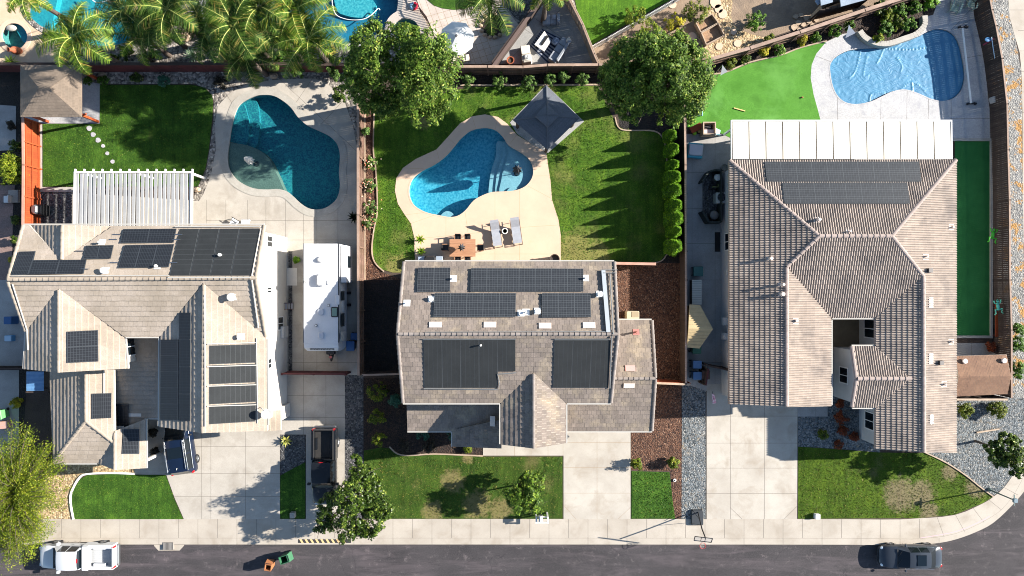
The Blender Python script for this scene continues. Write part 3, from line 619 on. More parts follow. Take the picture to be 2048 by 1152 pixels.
hs = MB(); hs.tube(smooth_line([tuple(P(x, y, -.07)) for x, y in ((664,-10),(665,10),(671,28),(684,36),(704,40),(728,38),(745,28),(756,17),(760,20))], 4), .035, 6)
tag(hs.build("pool_hose", white_metal), "white cleaner hose looping over the pool beside the round spa", "hose")
c = P(30, 73); pool = empty("hot_tub", (c.x, c.y, 0), 0, "small oval green spa sunk in the rosy patio at the left edge", "spa")
basin(pool, pool_w['sa'], -.9, mat("plaster_green", '5a8a85', '4a7a78', 2.0, fine='8ab5ad', fscale=8, fmix=.5)); water(pool, pool_w['sa'], -.08, w1); ring(pool, pool_w['sa'], .3, .05, conc_cream)
bb = MB(); p = P(22, 56); bb.ell((p.x, p.y, -.02), (.45, .28, .14), 10, 5); tag(bb.build("boulder", coping_m, None, True), "flat grey boulder standing in the oval spa", "boulder")
c = P(815, 63); pool = empty("hot_tub", (c.x, c.y, 0), 0, "round raised spa with a segmented stone rim beside the big blue pool", "spa")
basin(pool, pool_w['sb'], -.7, mat("plaster_green", '5a8a85')); rg = ring(pool, pool_w['sb'], .62, .40, PAV); water(pool, pool_w['sb'], .22, w1)
vv = MB(); o = offset(pool_w['sb'], .62); n = len(o); vv.add([(x, y, 0) for x, y in o]+[(x, y, .39) for x, y in o], [(i, (i+1) % n, n+(i+1) % n, n+i) for i in range(n)])
o = offset(pool_w['sb'], .0); vv.add([(x, y, 0) for x, y in o]+[(x, y, .39) for x, y in o], [((i+1) % n, i, n+i, n+(i+1) % n) for i in range(n)]); vv.build("rim_wall", PAV, pool, world=True)
# covered pool
c = P(1800, 130); pool = empty("swimming_pool", (c.x, c.y, 0), 0, "pool on the white stamped deck hidden under a wrinkled pale blue bubble cover", "swimming pool")
basin(pool, pool_w['p3'], -1.3, pl2); ring(pool, pool_w['p3'], .05, .03, conc_white); water(pool, pool_w['p3'], -.16, w1)
cm, nt, bs = newmat("bubble_cover"); L = nt.links; co = nd(nt, "NewGeometry").outputs["Position"]
n1 = noise(nt, co, 1.6, 3, .5, 2.2)
wv = nd(nt, "TexWave", wave_type='RINGS'); wv.inputs["Scale"].default_value = 1.1; wv.inputs["Distortion"].default_value = 22; wv.inputs["Detail"].default_value = 3; wv.inputs["Detail Scale"].default_value = .8; L.new(co, wv.inputs[0])
ad = nd(nt, "Math", operation='ADD'); L.new(n1, ad.inputs[0]); L.new(wv.outputs["Fac"], ad.inputs[1])
bp = nd(nt, "Bump"); bp.inputs["Strength"].default_value = .35; bp.inputs["Distance"].default_value = .02; L.new(ad.outputs[0], bp.inputs["Height"]); L.new(bp.outputs[0], bs.inputs["Normal"])
r = ramp(nt, [(.3, '386f90'), (.7, '467f9e')]); L.new(noise(nt, co, .8, 4), r.inputs[0]); L.new(r.outputs[0], bs.inputs["Base Color"]); bs.inputs["Roughness"].default_value = .5; bs.inputs["Specular IOR Level"].default_value = .3
# cover surface: a fine grid with real folds
xs = [p[0] for p in pool_w['p3']]; ys = [p[1] for p in pool_w['p3']]; st = .05
gx = np.arange(min(xs), max(xs), st); gy = np.arange(min(ys), max(ys), st); X, Y = np.meshgrid(gx, gy)
Z = np.full(X.shape, -.10)
folds = [((1722,100),(1712,140),(1700,155),.09),((1735,112),(1728,150),(1738,150),.06),((1755,125),(1762,112),(1770,92),.08),((1795,115),(1805,130),(1803,142),.07),((1770,96),(1820,98),(1870,92),.1),((1830,60),(1800,88),(1790,95),.08),((1825,165),(1826,180),(1820,190),.1),((1800,182),(1825,163),(1850,180),.08),((1740,200),(1745,187),(1770,185),.09),((1865,135),(1875,125),(1880,110),.05),((1675,125),(1700,122),(1720,120),.05),((1912,70),(1900,92),(1922,95),.08)]
for a, b_, c_, amp in folds:
    ln = smooth_line(W([a, b_, c_]), 8); D = np.full(X.shape, 9.0)
    for p in ln: D = np.minimum(D, np.hypot(X-p[0], Y-p[1]))
    Z += amp*.4*np.exp(-(D/.075)**2)
Z += .006*np.sin(X*9+3*np.sin(Y*2.1))*np.sin(Y*7+2.5*np.sin(X*1.7)) + RNG.normal(0, .0007, X.shape)
ins = inside(offset(pool_w['p3'], -.03), X.ravel(), Y.ravel()).reshape(X.shape)
idx = -np.ones(X.shape, int); idx[ins] = np.arange(ins.sum())
q = np.stack([idx[:-1, :-1], idx[:-1, 1:], idx[1:, 1:], idx[1:, :-1]], -1).reshape(-1, 4); q = q[(q >= 0).all(1)]
o = link("pool_cover", np.c_[X[ins], Y[ins], Z[ins]], q, cm, smooth=True); tag(o, "wrinkled pale blue bubble cover floating over the whole pool by the white patio roof", "pool cover")
# ---------------------------------------------------------------- roofs
AX = {'S': (0, 1), 'N': (0, -1), 'W': (1, 0), 'E': (-1, 0)}     # up-slope direction of each face
class Plane:
    """roof plane: face = where it looks, e = x or y of its eave line, he = eave height, m = rise per run"""
    def __init__(s, face, e, he, m): s.face, s.e, s.he, s.m = face, e, he, m; s.ux, s.uy = AX[face]
    def dist(s, x, y): return (y-s.e)*s.uy if s.ux == 0 else (x-s.e)*s.ux
    def z(s, x, y): return s.he+s.m*s.dist(x, y)
    def hit(s, px, py):
        a, b = (px-1024)/F, (576-py)/F
        c = a*s.ux+b*s.uy; e = s.e*(s.ux+s.uy)
        z = (s.he+s.m*(c*H-e))/(1+s.m*c)
        return Vector((a*(H-z), b*(H-z), z))
def tiles(pl, poly, kind, w, c, rise):
    """tile field clipped to a convex polygon given in the plan; returns verts, faces"""
    ax, ay = pl.ux, pl.uy; tx, ty = -ay, ax                     # t runs along the eave
    us = [p[0]*tx+p[1]*ty for p in poly]; ds = [pl.dist(p[0], p[1]) for p in poly]
    u0, u1, d0, d1 = min(us)-w, max(us)+w, min(ds), max(ds)
    gp = .006 if w < .34 and rise < .04 else .0015
    k0, k1 = math.floor(d0/c), math.ceil(d1/c)
    ex, ey = (pl.e*abs(ax), pl.e*abs(ay)); V = []; Fs = []
    def pt(u, d, h): return (u*tx+d*ax+ex, u*ty+d*ay+ey, pl.he+pl.m*d+h)
    rng = random.Random(int(abs(u0*97+d0*31))+5)
    for k in range(k0, k1+1):
        if kind == 'flat':
            u = math.floor(u0/w)*w-(w/2 if k % 2 else 0)
            while u < u1:
                j = rng.uniform(-.003, .006); b = len(V); a = u+gp; e = u+w-gp
                da, db = k*c+rng.uniform(-.008, .004), (k+1)*c+.01
                V += [pt(a, da, -.01), pt(e, da, -.01), pt(e, da, rise+j), pt(a, da, rise+j), pt(e, db, j+.002), pt(a, db, j+.002)]
                Fs += [(b, b+1, b+2, b+3), (b+3, b+2, b+4, b+5)]; u += w
        else:
            u = math.floor(u0/w)*w; ns = 6
            while u < u1:
                b = len(V); j = rng.uniform(-.004, .004)
                for q in range(ns+1):
                    f = q/ns; hh = rise*math.sin(math.pi*min(1, f/.86))**.8 if f < .86 else 0
                    uu = u+f*w; da, db = k*c, (k+1)*c+.02
                    V += [pt(uu, da, -.02), pt(uu, da, hh+.046+j), pt(uu, db, hh*.9)]
                for q in range(ns): Fs += [(b+3*q, b+3*q+3, b+3*q+4, b+3*q+1), (b+3*q+1, b+3*q+4, b+3*q+5, b+3*q+2)]
                u += w
    return V, Fs
def clip(V, Fs, poly):
    bm = bmesh.new(); vs = [bm.verts.new(v) for v in V]
    for f in Fs: bm.faces.new([vs[i] for i in f])
    if area(poly) < 0: poly = poly[::-1]
    n = len(poly)
    for i in range(n):
        a, b = poly[i], poly[(i+1) % n]; nx, ny = b[1]-a[1], a[0]-b[0]
        if abs(nx)+abs(ny) < 1e-6: continue
        bmesh.ops.bisect_plane(bm, geom=bm.verts[:]+bm.edges[:]+bm.faces[:], dist=1e-5, plane_co=(a[0], a[1], 0), plane_no=(nx, ny, 0), clear_outer=True)
    bm.verts.index_update(); V2 = [tuple(v.co) for v in bm.verts]; F2 = [[v.index for v in f.verts] for f in bm.faces]; bm.free()
    return V2, F2
def roof(root, name, facets, kind, w, c, rise, mt, mf, thick=.16):
    """facets: list of (Plane, [pixel corners]) ; tiles on top, a boarded deck of its own thickness underneath"""
    b = MB()
    for pl, px in facets:
        pts = [pl.hit(*q) for q in px]; plan = [(p.x, p.y) for p in pts]
        if area(plan) < 0: pts = pts[::-1]; plan = plan[::-1]
        for i in range(len(plan)):
            A_, B_, C_ = plan[i-1], plan[i], plan[(i+1) % len(plan)]
            if (B_[0]-A_[0])*(C_[1]-B_[1])-(B_[1]-A_[1])*(C_[0]-B_[0]) < -.02: print("CONCAVE", px, i)
        V, Fs = tiles(pl, plan, kind, w, c, rise); V, Fs = clip(V, Fs, plan); b.m = 0; b.add(V, Fs)
        n = len(pts); b.m = 1
        tri = tessellate_polygon([[Vector((x, y, 0)) for x, y in plan]])
        vs = [(p.x, p.y, p.z-.006) for p in pts]+[(p.x, p.y, p.z-thick) for p in pts]; fs = []
        for t in tri:
            q = [plan[i] for i in t]
            if (q[1][0]-q[0][0])*(q[2][1]-q[0][1])-(q[1][1]-q[0][1])*(q[2][0]-q[0][0]) < 0: t = t[::-1]
            fs.append(tuple(t)); fs.append(tuple(n+i for i in t[::-1]))
        fs += [(i, n+i, n+(i+1) % n, (i+1) % n) for i in range(n)]
        b.add(vs, fs)
    return b.build(name, [mt, mf], root, world=True)
def caps(roof_obj, lines, r, L_, m, name="ridge_cap"):
    """overlapping half round cap tiles along the ridges and hips"""
    for a, c in lines:
        b = MB(); a, c = Vector(a), Vector(c); d = c-a; n = max(1, int(d.length/L_)); d /= n; u = d.normalized(); s = Vector((-u.y, u.x, 0)).normalized()
        up = s.cross(u)*-1 if (s.cross(u)).z < 0 else s.cross(u)
        for i in range(n):
            p0 = a+d*i; p1 = a+d*(i+1.08); ring_ = []
            for p, rr, lift in ((p0, r*1.08, .02), (p1, r*.9, 0)):
                for j in range(7):
                    t = math.pi*j/6; ring_.append(p+s*math.cos(t)*rr+up*(math.sin(t)*rr*.75+lift)-Vector((0, 0, .03)))
            b.add(ring_, [(j, j+1, 8+j, 7+j) for j in range(6)]+[(6, 5, 4, 3, 2, 1, 0)])
        b.build(name, m, roof_obj, world=True)
def wall_box(b, x0, x1, y0, y1, z1, gable=None, zr=None, rc=None):
    """walls of one block; gable 'x' or 'y' = ridge direction, ridge at rc, height zr"""
    if gable is None: b.box(x0, x1, y0, y1, 0, z1); return
    if gable == 'x':
        vs = [(x, y, z) for x in (x0, x1) for y, z in ((y0, 0), (y1, 0), (y1, z1), (rc, zr), (y0, z1))]
    else:
        vs = [(x, y, z) for y in (y0, y1) for x, z in ((x0, 0), (x1, 0), (x1, z1), (rc, zr), (x0, z1))]
    b.add(vs, [(0, 1, 2, 3, 4), (9, 8, 7, 6, 5), (0, 5, 6, 1), (1, 6, 7, 2), (2, 7, 8, 3), (3, 8, 9, 4), (4, 9, 5, 0)])
def window(root, x0, x1, y0, y1, z0, z1, nx, ny, fm=white_paint):
    """window standing 4 cm proud of a wall whose outward normal is (nx, ny)"""
    b = MB(); g = MB(); d = .045; f = .08
    if nx:
        xs = (x0, x0+nx*d); lo, hi = min(xs), max(xs)
        b.box(lo, hi, y0, y1, z0, z0+f); b.box(lo, hi, y0, y1, z1-f, z1); b.box(lo, hi, y0, y0+f, z0+f, z1-f); b.box(lo, hi, y1-f, y1, z0+f, z1-f); ym = (y0+y1)/2
        b.box(lo, hi, ym-.03, ym+.03, z0+f, z1-f); g.box(min(x0, x0+nx*.02), max(x0, x0+nx*.02), y0+f, y1-f, z0+f, z1-f)
    else:
        ys = (y0, y0+ny*d); lo, hi = min(ys), max(ys)
        b.box(x0, x1, lo, hi, z0, z0+f); b.box(x0, x1, lo, hi, z1-f, z1); b.box(x0, x0+f, lo, hi, z0+f, z1-f); b.box(x1-f, x1, lo, hi, z0+f, z1-f); xm = (x0+x1)/2
        b.box(xm-.03, xm+.03, lo, hi, z0+f, z1-f); g.box(x0+f, x1-f, min(y0, y0+ny*.02), max(y0, y0+ny*.02), z0+f, z1-f)
    fr = b.build("window", fm, root, world=True); gl = g.build("pane", glass_dark, fr); 
    off = Vector(root.location); 
    for v in gl.data.vertices: v.co -= off
    return fr
def pv(root, pl, corners, nx, ny, style, lift=.12, name="solar_panel", gap=.004):
    """field of nx by ny solar modules; corners = 4 pixel corners (TL, TR, BR, BL) on the plane raised by lift"""
    pr = Plane(pl.face, pl.e, pl.he+lift, pl.m); c = [pr.hit(*q) for q in corners]
    def at(s, t): return (c[0]*(1-s)+c[1]*s)*(1-t)+(c[3]*(1-s)+c[2]*s)*t
    for i in range(nx):
        for j in range(ny):
            s0, s1 = (i+gap)/nx, (i+1-gap)/nx; t0, t1 = (j+gap)/ny, (j+1-gap)/ny
            q = [at(s0, t0), at(s1, t0), at(s1, t1), at(s0, t1)]; nrm = (q[1]-q[0]).cross(q[3]-q[0]).normalized()
            if nrm.z < 0: nrm = -nrm
            b = MB(); b.m = 1 if style[1] else 0
            b.add([p-nrm*.04 for p in q]+[p for p in q], [(0, 1, 2, 3), (0, 4, 5, 1), (1, 5, 6, 2), (2, 6, 7, 3), (3, 7, 4, 0)])
            u = (q[1]-q[0]); v = (q[3]-q[0]); fw = style[2]
            def pp_(a, bb_): return q[0]+u*a+v*bb_+nrm*.003
            b.m = 1 if style[1] else 0; b.add([p for p in q], [(3, 2, 1, 0)])
            b.m = 0; cu, cv = style[3]
            ea, eb = fw/u.length, fw/v.length; g_ = style[4]
            for a in range(cu):
                for d_ in range(cv):
                    a0 = ea+(1-2*ea)*a/cu+g_/u.length; a1 = ea+(1-2*ea)*(a+1)/cu-g_/u.length; b0 = eb+(1-2*eb)*d_/cv+g_/v.length; b1 = eb+(1-2*eb)*(d_+1)/cv-g_/v.length
                    b.add([pp_(a0, b1), pp_(a1, b1), pp_(a1, b0), pp_(a0, b0)], [(0, 1, 2, 3)])
            b.build(name, [style[0], style[1] or style[0]], root, world=True)
cell_dk = mat("solar_cell_grey", '2b2e32', '25282c', 3, rough=.5, spec=.3, island=.08)
cell_grid = mat("solar_cell_line", '4e5255', rough=.5)
cell_bk = mat("solar_cell_black", '1f2125', '1a1c20', 2, rough=.45, spec=.35)
line_bk = mat("module_line", '34383c', rough=.5)
epdm = mat("pool_heater_mat", '262829', '1f2122', 1.0, fine='323536', fscale=20, fmix=.3, rough=.7, bump=.2, spec=.3)
epdm_l = mat("pool_heater_seam", '3a3d3f', rough=.7)
GRID = (cell_dk, cell_grid, .012, (6, 9), .009); BLK = (cell_bk, line_bk, .025, (10, 6), .012); BLK2 = (cell_bk, line_bk, .02, (3, 9), .008)
MATP = (epdm, epdm_l, .015, (4, 1), .014); MATH = (epdm, epdm_l, .015, (1, 5), .012)
def vent(root, pl, px, py, r=.09, h=.35, m=white_metal, cap=True, flash=True):
    p = pl.hit(px, py); b = MB()
    x, y = p.x, p.y; z = pl.z(x, y)
    if flash:
        u, v = Vector((pl.uy, -pl.ux, 0)), Vector((pl.ux, pl.uy, pl.m)).normalized(); o = Vector((x, y, z+.055))
        b.quad(*[o+u*i*.24+v*j*.24 for i, j in ((-1, -1), (1, -1), (1, 1), (-1, 1))][::(1 if pl.ux+pl.uy > 0 else 1)])
    b.cyl(x, y, z-.05, z+h, r, n=10)
    if cap: b.cyl(x, y, z+h-.02, z+h+.07, r*1.5, r*1.3, 10)
    return b.build("roof_vent", m, root, world=True)
def pads(root, pl, pts, m, sx=.5, sy=.3, h=.1, name="attic_vent"):
    for px, py in pts:
        p = pl.hit(px, py); b = MB(); z = pl.z(p.x, p.y)
        hx, hy = (sx, sy) if pl.ux == 0 else (sy, sx)
        b.add([(p.x+i*hx/2, p.y+j*hy/2, pl.z(p.x+i*hx/2, p.y+j*hy/2)+k) for k in (0, h) for i, j in ((-1, -1), (1, -1), (1, 1), (-1, 1))], [(3, 2, 1, 0), (4, 5, 6, 7), (0, 1, 5, 4), (1, 2, 6, 5), (2, 3, 7, 6), (3, 0, 4, 7)])
        b.build(name, m, root, world=True)
def gutter(root, segs, m=None, r=.065, name="gutter"):
    for a, c in segs:
        b = MB(); b.bar(a, c, .085, .1); b.build(name, m or mat("gutter_paint", 'a9a59d', rough=.6), root, world=True)
# ---------------------------------------------------------------- house with tan tiles (left)
def V3(pl, px, py, up=0.0):
    p = pl.hit(px, py); return Vector((p.x, p.y, p.z+up))
h1 = empty("two_storey_house", (-26, 0, 0), 0, "left two storey house with tan tile roofs, white side wall and black pool heating mats", "house")
N1, S1 = Plane('N', 4.5, 5.6, .37), Plane('S', -3.06, 5.6, .37)
WG, EG = Plane('W', -34.1, 5.6, .37), Plane('E', -28.9, 5.6, .37)
WB, EB = Plane('W', -34.55, 5.6, .37), Plane('E', -28.45, 5.6, .37)
WC, EC = Plane('W', -24.75, 5.6, .37), Plane('E', -18.05, 5.6, .37)
WD, ED, SD = Plane('W', -34.8, 3.0, .37), Plane('E', -27.8, 3.0, .37), Plane('S', -13.2, 3.0, .37)
WE, EE, SF = Plane('W', -31.25, 3.0, .37), Plane('E', -27.6, 3.0, .37), Plane('S', -10.2, 2.6, .17)
EP = Plane('E', -17.4, 3.0, .3)
r1 = roof(h1, "roof", [
    (N1, [(47,450),(59,450),(123,521),(123,557),(15,561)]), (N1, [(123,521),(226,452),(530,450),(513,557),(123,557)]),
    (WG, [(59,450),(125,450),(123,521)]), (EG, [(125,450),(226,452),(123,521)]),
    (S1, [(15,561),(118,557),(118,577),(52,663)]), (S1, [(118,557),(406,557),(406,566),(320,674),(250,674),(118,577)]), (S1, [(406,557),(513,557),(533,675),(516,661),(406,566)]),
    (WB, [(118,577),(118,745),(48,738),(52,663)]), (EB, [(118,577),(250,673),(257,737),(118,745)]),
    (WC, [(408,566),(405,866),(318,853),(320,674)]), (EC, [(408,566),(533,674),(535,861),(405,866)]),
    (WD, [(100,742),(172,742),(172,842),(106,926)]), (SD, [(172,842),(230,887),(195,926),(106,926)]), (ED, [(172,742),(228,740),(230,887),(172,842)]),
    (WE, [(195,926),(230,887),(230,940)]), (EE, [(230,862),(291,838),(293,936),(230,940)]),
    (EP, [(534,823),(562,820),(562,860),(528,863)])], 'flat', .33, .36, .062, tan_tile, fascia_w)
roof(h1, "porch_roof", [(SF, [(226,676),(320,676),(320,838),(230,838)]), (SF, [(230,838),(291,838),(230,862)])], 'flat', .33, .36, .09, tan_tile, fascia_w)
caps(r1, [(V3(N1,17,559,.03),V3(N1,512,556,.03)),(V3(WB,118,580,.03),V3(WB,118,744,.03)),(V3(WC,408,570,.03),V3(WC,405,865,.03)),(V3(WG,124,519,.03),V3(WG,125,451,.03)),
          (V3(WD,172,744,.03),V3(WD,172,842,.03)),(V3(SD,106,925,.03),V3(SD,171,843,.03)),(V3(SD,229,886,.03),V3(SD,173,843,.03)),(V3(EE,230,939,.03),V3(EE,230,866,.03)),
          (V3(N1,47,451,.03),V3(N1,16,560,.03)),(V3(N1,529,451,.03),V3(N1,512,556,.03)),(V3(S1,52,662,.03),V3(S1,16,562,.03)),(V3(S1,532,673,.03),V3(S1,512,558,.03))], .13, .40, tan_cap)
b = MB()
wall_box(b, -34.5, -18.0, -3.0, 4.05, 5.5, 'x', 6.72, .55); wall_box(b, -34.1, -28.1, -5.45, -3.0, 5.45, 'y', 6.4, -31.4); wall_box(b, -24.4, -18.0, -9.7, -3.0, 5.35, 'y', 6.5, -21.4)
b.box(-34.3, -29.4, -12.8, -9.75, 0, 2.75); b.box(-34.3, -28.1, -9.75, -5.45, 0, 2.75); b.box(-28.1, -24.4, -9.75, -5.45, 0, 2.7); b.box(-30.8, -29.4, -13.1, -12.8, 0, 2.7); b.box(-30.8, -29.4, -12.8, -9.8, 0, 2.76); b.box(-27.95, -27.75, -13.2, -13.0, 0, 2.8)
b.box(-18.0, -17.75, -10.2, -9.2, 0, 2.7); b.box(-18.0, -17.2, .2, 1.6, 0, .05)
b.build("wall", stucco_white, h1, world=True)
for y0, z0, wv_, hv in ((3.0,3.2,.9,1.1),(-.4,3.4,.5,.9),(-3.3,.9,1.1,1.2),(-6.0,3.4,.8,1.0)): window(h1, -18.0, 0, y0, y0+wv_, z0, z0+hv, 1, 0)
window(h1, -28.1, 0, -5.0, -3.6, 3.4, 4.7, 1, 0)
b = MB(); b.box(-23.9, -18.8, -9.76, -9.7, 0, 2.3); b.build("garage_door", white_paint, h1, world=True)
for f, nx, ny, st in (([(38,503),(71,502),(60,549),(22,550)],1,1,BLK),([(66,520),(173,519),(167,547),(57,549)],2,1,BLK),([(172,491),(227,490),(221,517),(166,518)],2,1,BLK),([(246,458),(353,457),(347,485),(240,486)],2,1,BLK),([(249,490),(348,488),(337,534),(236,536)],3,1,BLK)):
    pv(h1, N1, f, nx, ny, st, .14)
pv(h1, N1, [(359,456),(520,455),(501,553),(338,553)], 4, 1, (epdm, epdm_l, .02, (1, 9), .010), .09, "pool_heating_mat", .018)
pv(h1, EB, [(134,663),(196,660),(197,723),(134,726)], 1, 2, BLK, .14)
pv(h1, WC, [(321,679),(356,679),(356,840),(320,840)], 1, 5, BLK2, .12); pv(h1, WC, [(358,625),(381,625),(380,842),(357,842)], 1, 4, BLK2, .12)
pv(h1, EC, [(416,690),(515,687),(514,844),(416,850)], 1, 4, (epdm, epdm_l, .02, (9, 1), .010), .09, "pool_heating_mat", .03)
pv(h1, ED, [(184,787),(223,786),(222,836),(184,838)], 1, 1, BLK, .14); pv(h1, SF, [(229,808),(257,808),(256,859),(229,860)], 1, 1, BLK2, .2); pv(h1, EE, [(247,858),(279,858),(279,908),(244,908)], 1, 1, BLK, .14)
for pl, px, py, r, hh in ((N1,212,541,.16,.3),(N1,205,485,.07,.35),(N1,316,532,.07,.3),(N1,443,510,.08,.3),(S1,466,594,.2,.35),(EC,483,673,.13,.35)): vent(h1, pl, px, py, r, hh, white_metal)
pg = MB()
pg.tube([V3(N1,24,552,.12),V3(N1,340,551,.12)], .035, 6); pg.tube([V3(N1,338,555,.14),V3(N1,502,555,.14)], .045, 6); pg.tube([V3(EC,411,590,.12),V3(EC,412,852,.12)], .045, 6); pg.tube([V3(N1,523,457,.12),V3(N1,505,552,.12)], .04, 6)
pg.tube([V3(S1,27,568,.1),V3(S1,56,660,.1),V3(WB,58,700,.1)], .045, 6); pg.tube([V3(EC,514,676,.1),V3(EC,516,846,.1)], .03, 6); pg.tube([V3(S1,505,560,.12),V3(S1,518,655,.12)], .05, 6); pg.tube([V3(N1,352,454,.12),V3(N1,522,453,.12)], .045, 6)
for y in (686,731,770,810): pg.tube([V3(EC,416,y+2,.12),V3(EC,514,y-1,.12)], .035, 6)
pg.build("plumbing_pipe", mat("pipe_grey", 'a9a69f', rough=.5), h1, world=True)
for px, py in (((236,498)),((344,498)),((236,515))): pass
for px, py in ((235,469),(228,479),(358,469),(354,479),(162,502),(230,525),(348,525),(172,538)): b = MB(); b.bar(V3(N1,px-8,py,.12),V3(N1,px+8,py,.12),.05); b.build("panel_rail", chrome, h1, world=True)
gutter(h1, [(V3(S1,252,675,0),V3(S1,318,675,0)),(V3(WC,318,676,-.02),V3(WC,317,852,-.02)),(V3(ED,209,741,.08),V3(ED,209,786,.08)),(V3(SD,106,927.5,0),V3(SD,195,927.5,0)),(V3(EE,294,838,0),V3(EE,294,936,0)),(V3(SF,291,837,.1),V3(SF,318,837,.1)),(V3(EC,536,678,0),V3(EC,537,850,0)),(V3(N1,48,448.5,0),V3(N1,529,448.5,0)),(V3(EB,252,675,0),V3(EB,257,736,0)),(V3(WB,51,664,0),V3(WB,47,737,0))])
d = MB(); p = P(533, 828, 6.2); d.tube([V3(EC,520,815,0), P(524,817,6.0), P(531,826,6.1)], .03, 6)
T = Matrix.Translation(p) @ Matrix.Rotation(R(35), 4, 'Y') @ Matrix.Rotation(R(20), 4, 'X'); d.T = T
d.lathe(0, 0, [(0,-.10),(.2,-.08),(.36,-.02),(.38,0),(.35,0),(.2,-.05),(0,-.07)], 18); d.T = None
d.build("satellite_dish", mat("dish_grey", '9a9a98', rough=.5), h1, world=True)
b = MB(); p = P(583,668); b.box(-17.98, -17.75, -3.9, -3.0, .4, 1.5); b.build("meter_box", stucco_grey, h1, world=True)

# ---------------------------------------------------------------- house with the blended tiles (middle)
h2 = empty("two_storey_house", (0, -4, 0), 0, "middle two storey house with blended grey brown tiles, between bright pool and front lawn", "house")
N2, S2 = Plane('N', 1.89, 5.6, .37), Plane('S', -8.2, 5.6, .37)
W2g, E2g = Plane('W', -.8, 5.6, .37), Plane('E', 3.8, 5.6, .37)
NR, SR = Plane('N', -2.4, 3.0, .37), Plane('S', -10.8, 3.0, .37); WP = Plane('W', -4.5, 3.0, .3)
r2 = roof(h2, "roof", [
    (N2, [(808,523),(1229,523),(1236,668),(795,668)]), (S2, [(795,668),(1067,668),(1067,745),(1002,806),(806,806)]), (S2, [(1067,668),(1236,668),(1222,806),(1132,806),(1067,745)]),
    (W2g, [(1067,745),(1067,897),(1001,889),(1002,806)]), (E2g, [(1067,745),(1132,806),(1132,886),(1067,897)]),
    (NR, [(1212,640),(1304,640),(1311,757),(1212,757)]), (SR, [(1212,757),(1311,757),(1304,862),(1212,862)]), (SR, [(1115,800),(1212,800),(1212,862),(1115,862)]),
    (SR, [(813,800),(1003,800),(1003,862),(815,862)]), (WP, [(905,860),(1003,840),(1003,897),(905,893)])], 'flat', .33, .34, .036, slate_tile, fascia_w)
caps(r2, [(V3(N2,797,668,.03),V3(N2,1235,668,.03)),(V3(W2g,1067,748,.03),V3(W2g,1067,896,.03)),(V3(NR,1215,757,.03),V3(NR,1310,757,.03)),(V3(N2,808,524,.03),V3(N2,795,667,.03)),(V3(S2,806,805,.03),V3(S2,795,669,.03)),(V3(N2,1229,524,.03),V3(N2,1236,667,.03)),(V3(S2,1222,805,.03),V3(S2,1236,669,.03)),
          (V3(NR,1304,641,.03),V3(NR,1311,756,.03)),(V3(SR,1304,861,.03),V3(SR,1311,758,.03))], .12, .36, slate_cap)
b = MB(); wall_box(b, -7.3, 6.85, -7.75, 1.45, 5.5, 'x', 7.15, -3.15); wall_box(b, -.35, 3.35, -10.9, -7.75, 5.4, 'y', 6.1, 1.5); wall_box(b, 6.85, 10.1, -10.35, -2.8, 2.85, 'x', 4.25, -6.6)
b.box(3.35, 6.85, -10.35, -7.75, 0, 2.85); b.box(-7.1, -4.4, -10.35, -7.75, 0, 2.8); b.box(-4.4, -.35, -10.3, -7.75, 0, 2.85); b.box(-.85, -.6, -11.3, -11.05, 0, 3.3); b.box(-4.35, -4.1, -11.3, -11.05, 0, 2.8)
b.build("wall", mat("stucco_tan", 'b3a38c', 'a89881', 1.0, bump=.2), h2, world=True)
window(h2, -7.3, 0, -2.0, -.8, 3.4, 4.6, -1, 0); window(h2, -5.8, -4.4, 1.45, 0, .9, 2.1, 0, 1); window(h2, -1.4, .8, 1.45, 0, .1, 2.2, 0, 1); window(h2, 10.1, 0, -5.0, -4.0, 1.2, 2.1, 1, 0); window(h2, .9, 2.1, -10.9, 0, 3.5, 4.6, 0, -1)
b = MB(); b.box(4.1, 9.1, -10.41, -10.35, 0, 2.2); b.build("garage_door", white_paint, h2, world=True)
G6 = (cell_dk, cell_grid, .014, (6, 10), .010)
pv(h2, N2, [(836,535),(901,535),(900,583),(834,584)], 2, 1, G6, .16); pv(h2, N2, [(942,536),(1167,537),(1167,583),(941,583)], 7, 1, G6, .16)
pv(h2, N2, [(869,586),(1032,586),(1031,634),(867,634)], 5, 1, G6, .16); pv(h2, N2, [(1084,586),(1181,586),(1182,634),(1084,635)], 3, 1, G6, .16)
HM = (epdm, epdm_l, .012, (4, 1), .010)
pv(h2, S2, [(847,679),(995,679),(996,776),(849,776)], 4, 1, HM, .08, "pool_heating_mat", .006); pv(h2, S2, [(995,679),(1031,679),(1031,743),(996,743)], 1, 1, HM, .08, "pool_heating_mat"); pv(h2, S2, [(1109,680),(1222,680),(1217,776),(1106,776)], 3, 1, HM, .08, "pool_heating_mat", .006)
vp = mat("vent_pale", 'cdc0b6', rough=.7)
pads(h2, N2, [(871,649),(980,649),(1090,651),(1178,650)], vp, .85, .38, .09); pads(h2, NR, [(1260,736)], mat("vent_pink", 'c88d86', rough=.7), .7, .4, .09); pads(h2, SR, [(1258,771)], vp, .8, .35, .09)
b = MB(); 
pads(h2, WP, [(985,842)], vp, .75, .38, .09)
for pl, px, py, r, hh in ((N2,814,606,.06,.35),(N2,907,557,.06,.35),(N2,863,598,.12,.2),(N2,1042,626,.12,.2),(N2,1052,624,.05,.4),(N2,1075,622,.14,.35),(N2,1171,556,.06,.35),(N2,1199,588,.14,.35),(NR,1272,664,.07,.55),(S2,962,690,.05,.3)): vent(h2, pl, px, py, r, hh, white_metal if (px, py) != (1272, 664) else mat("copper_red", 'a06a62', rough=.6))
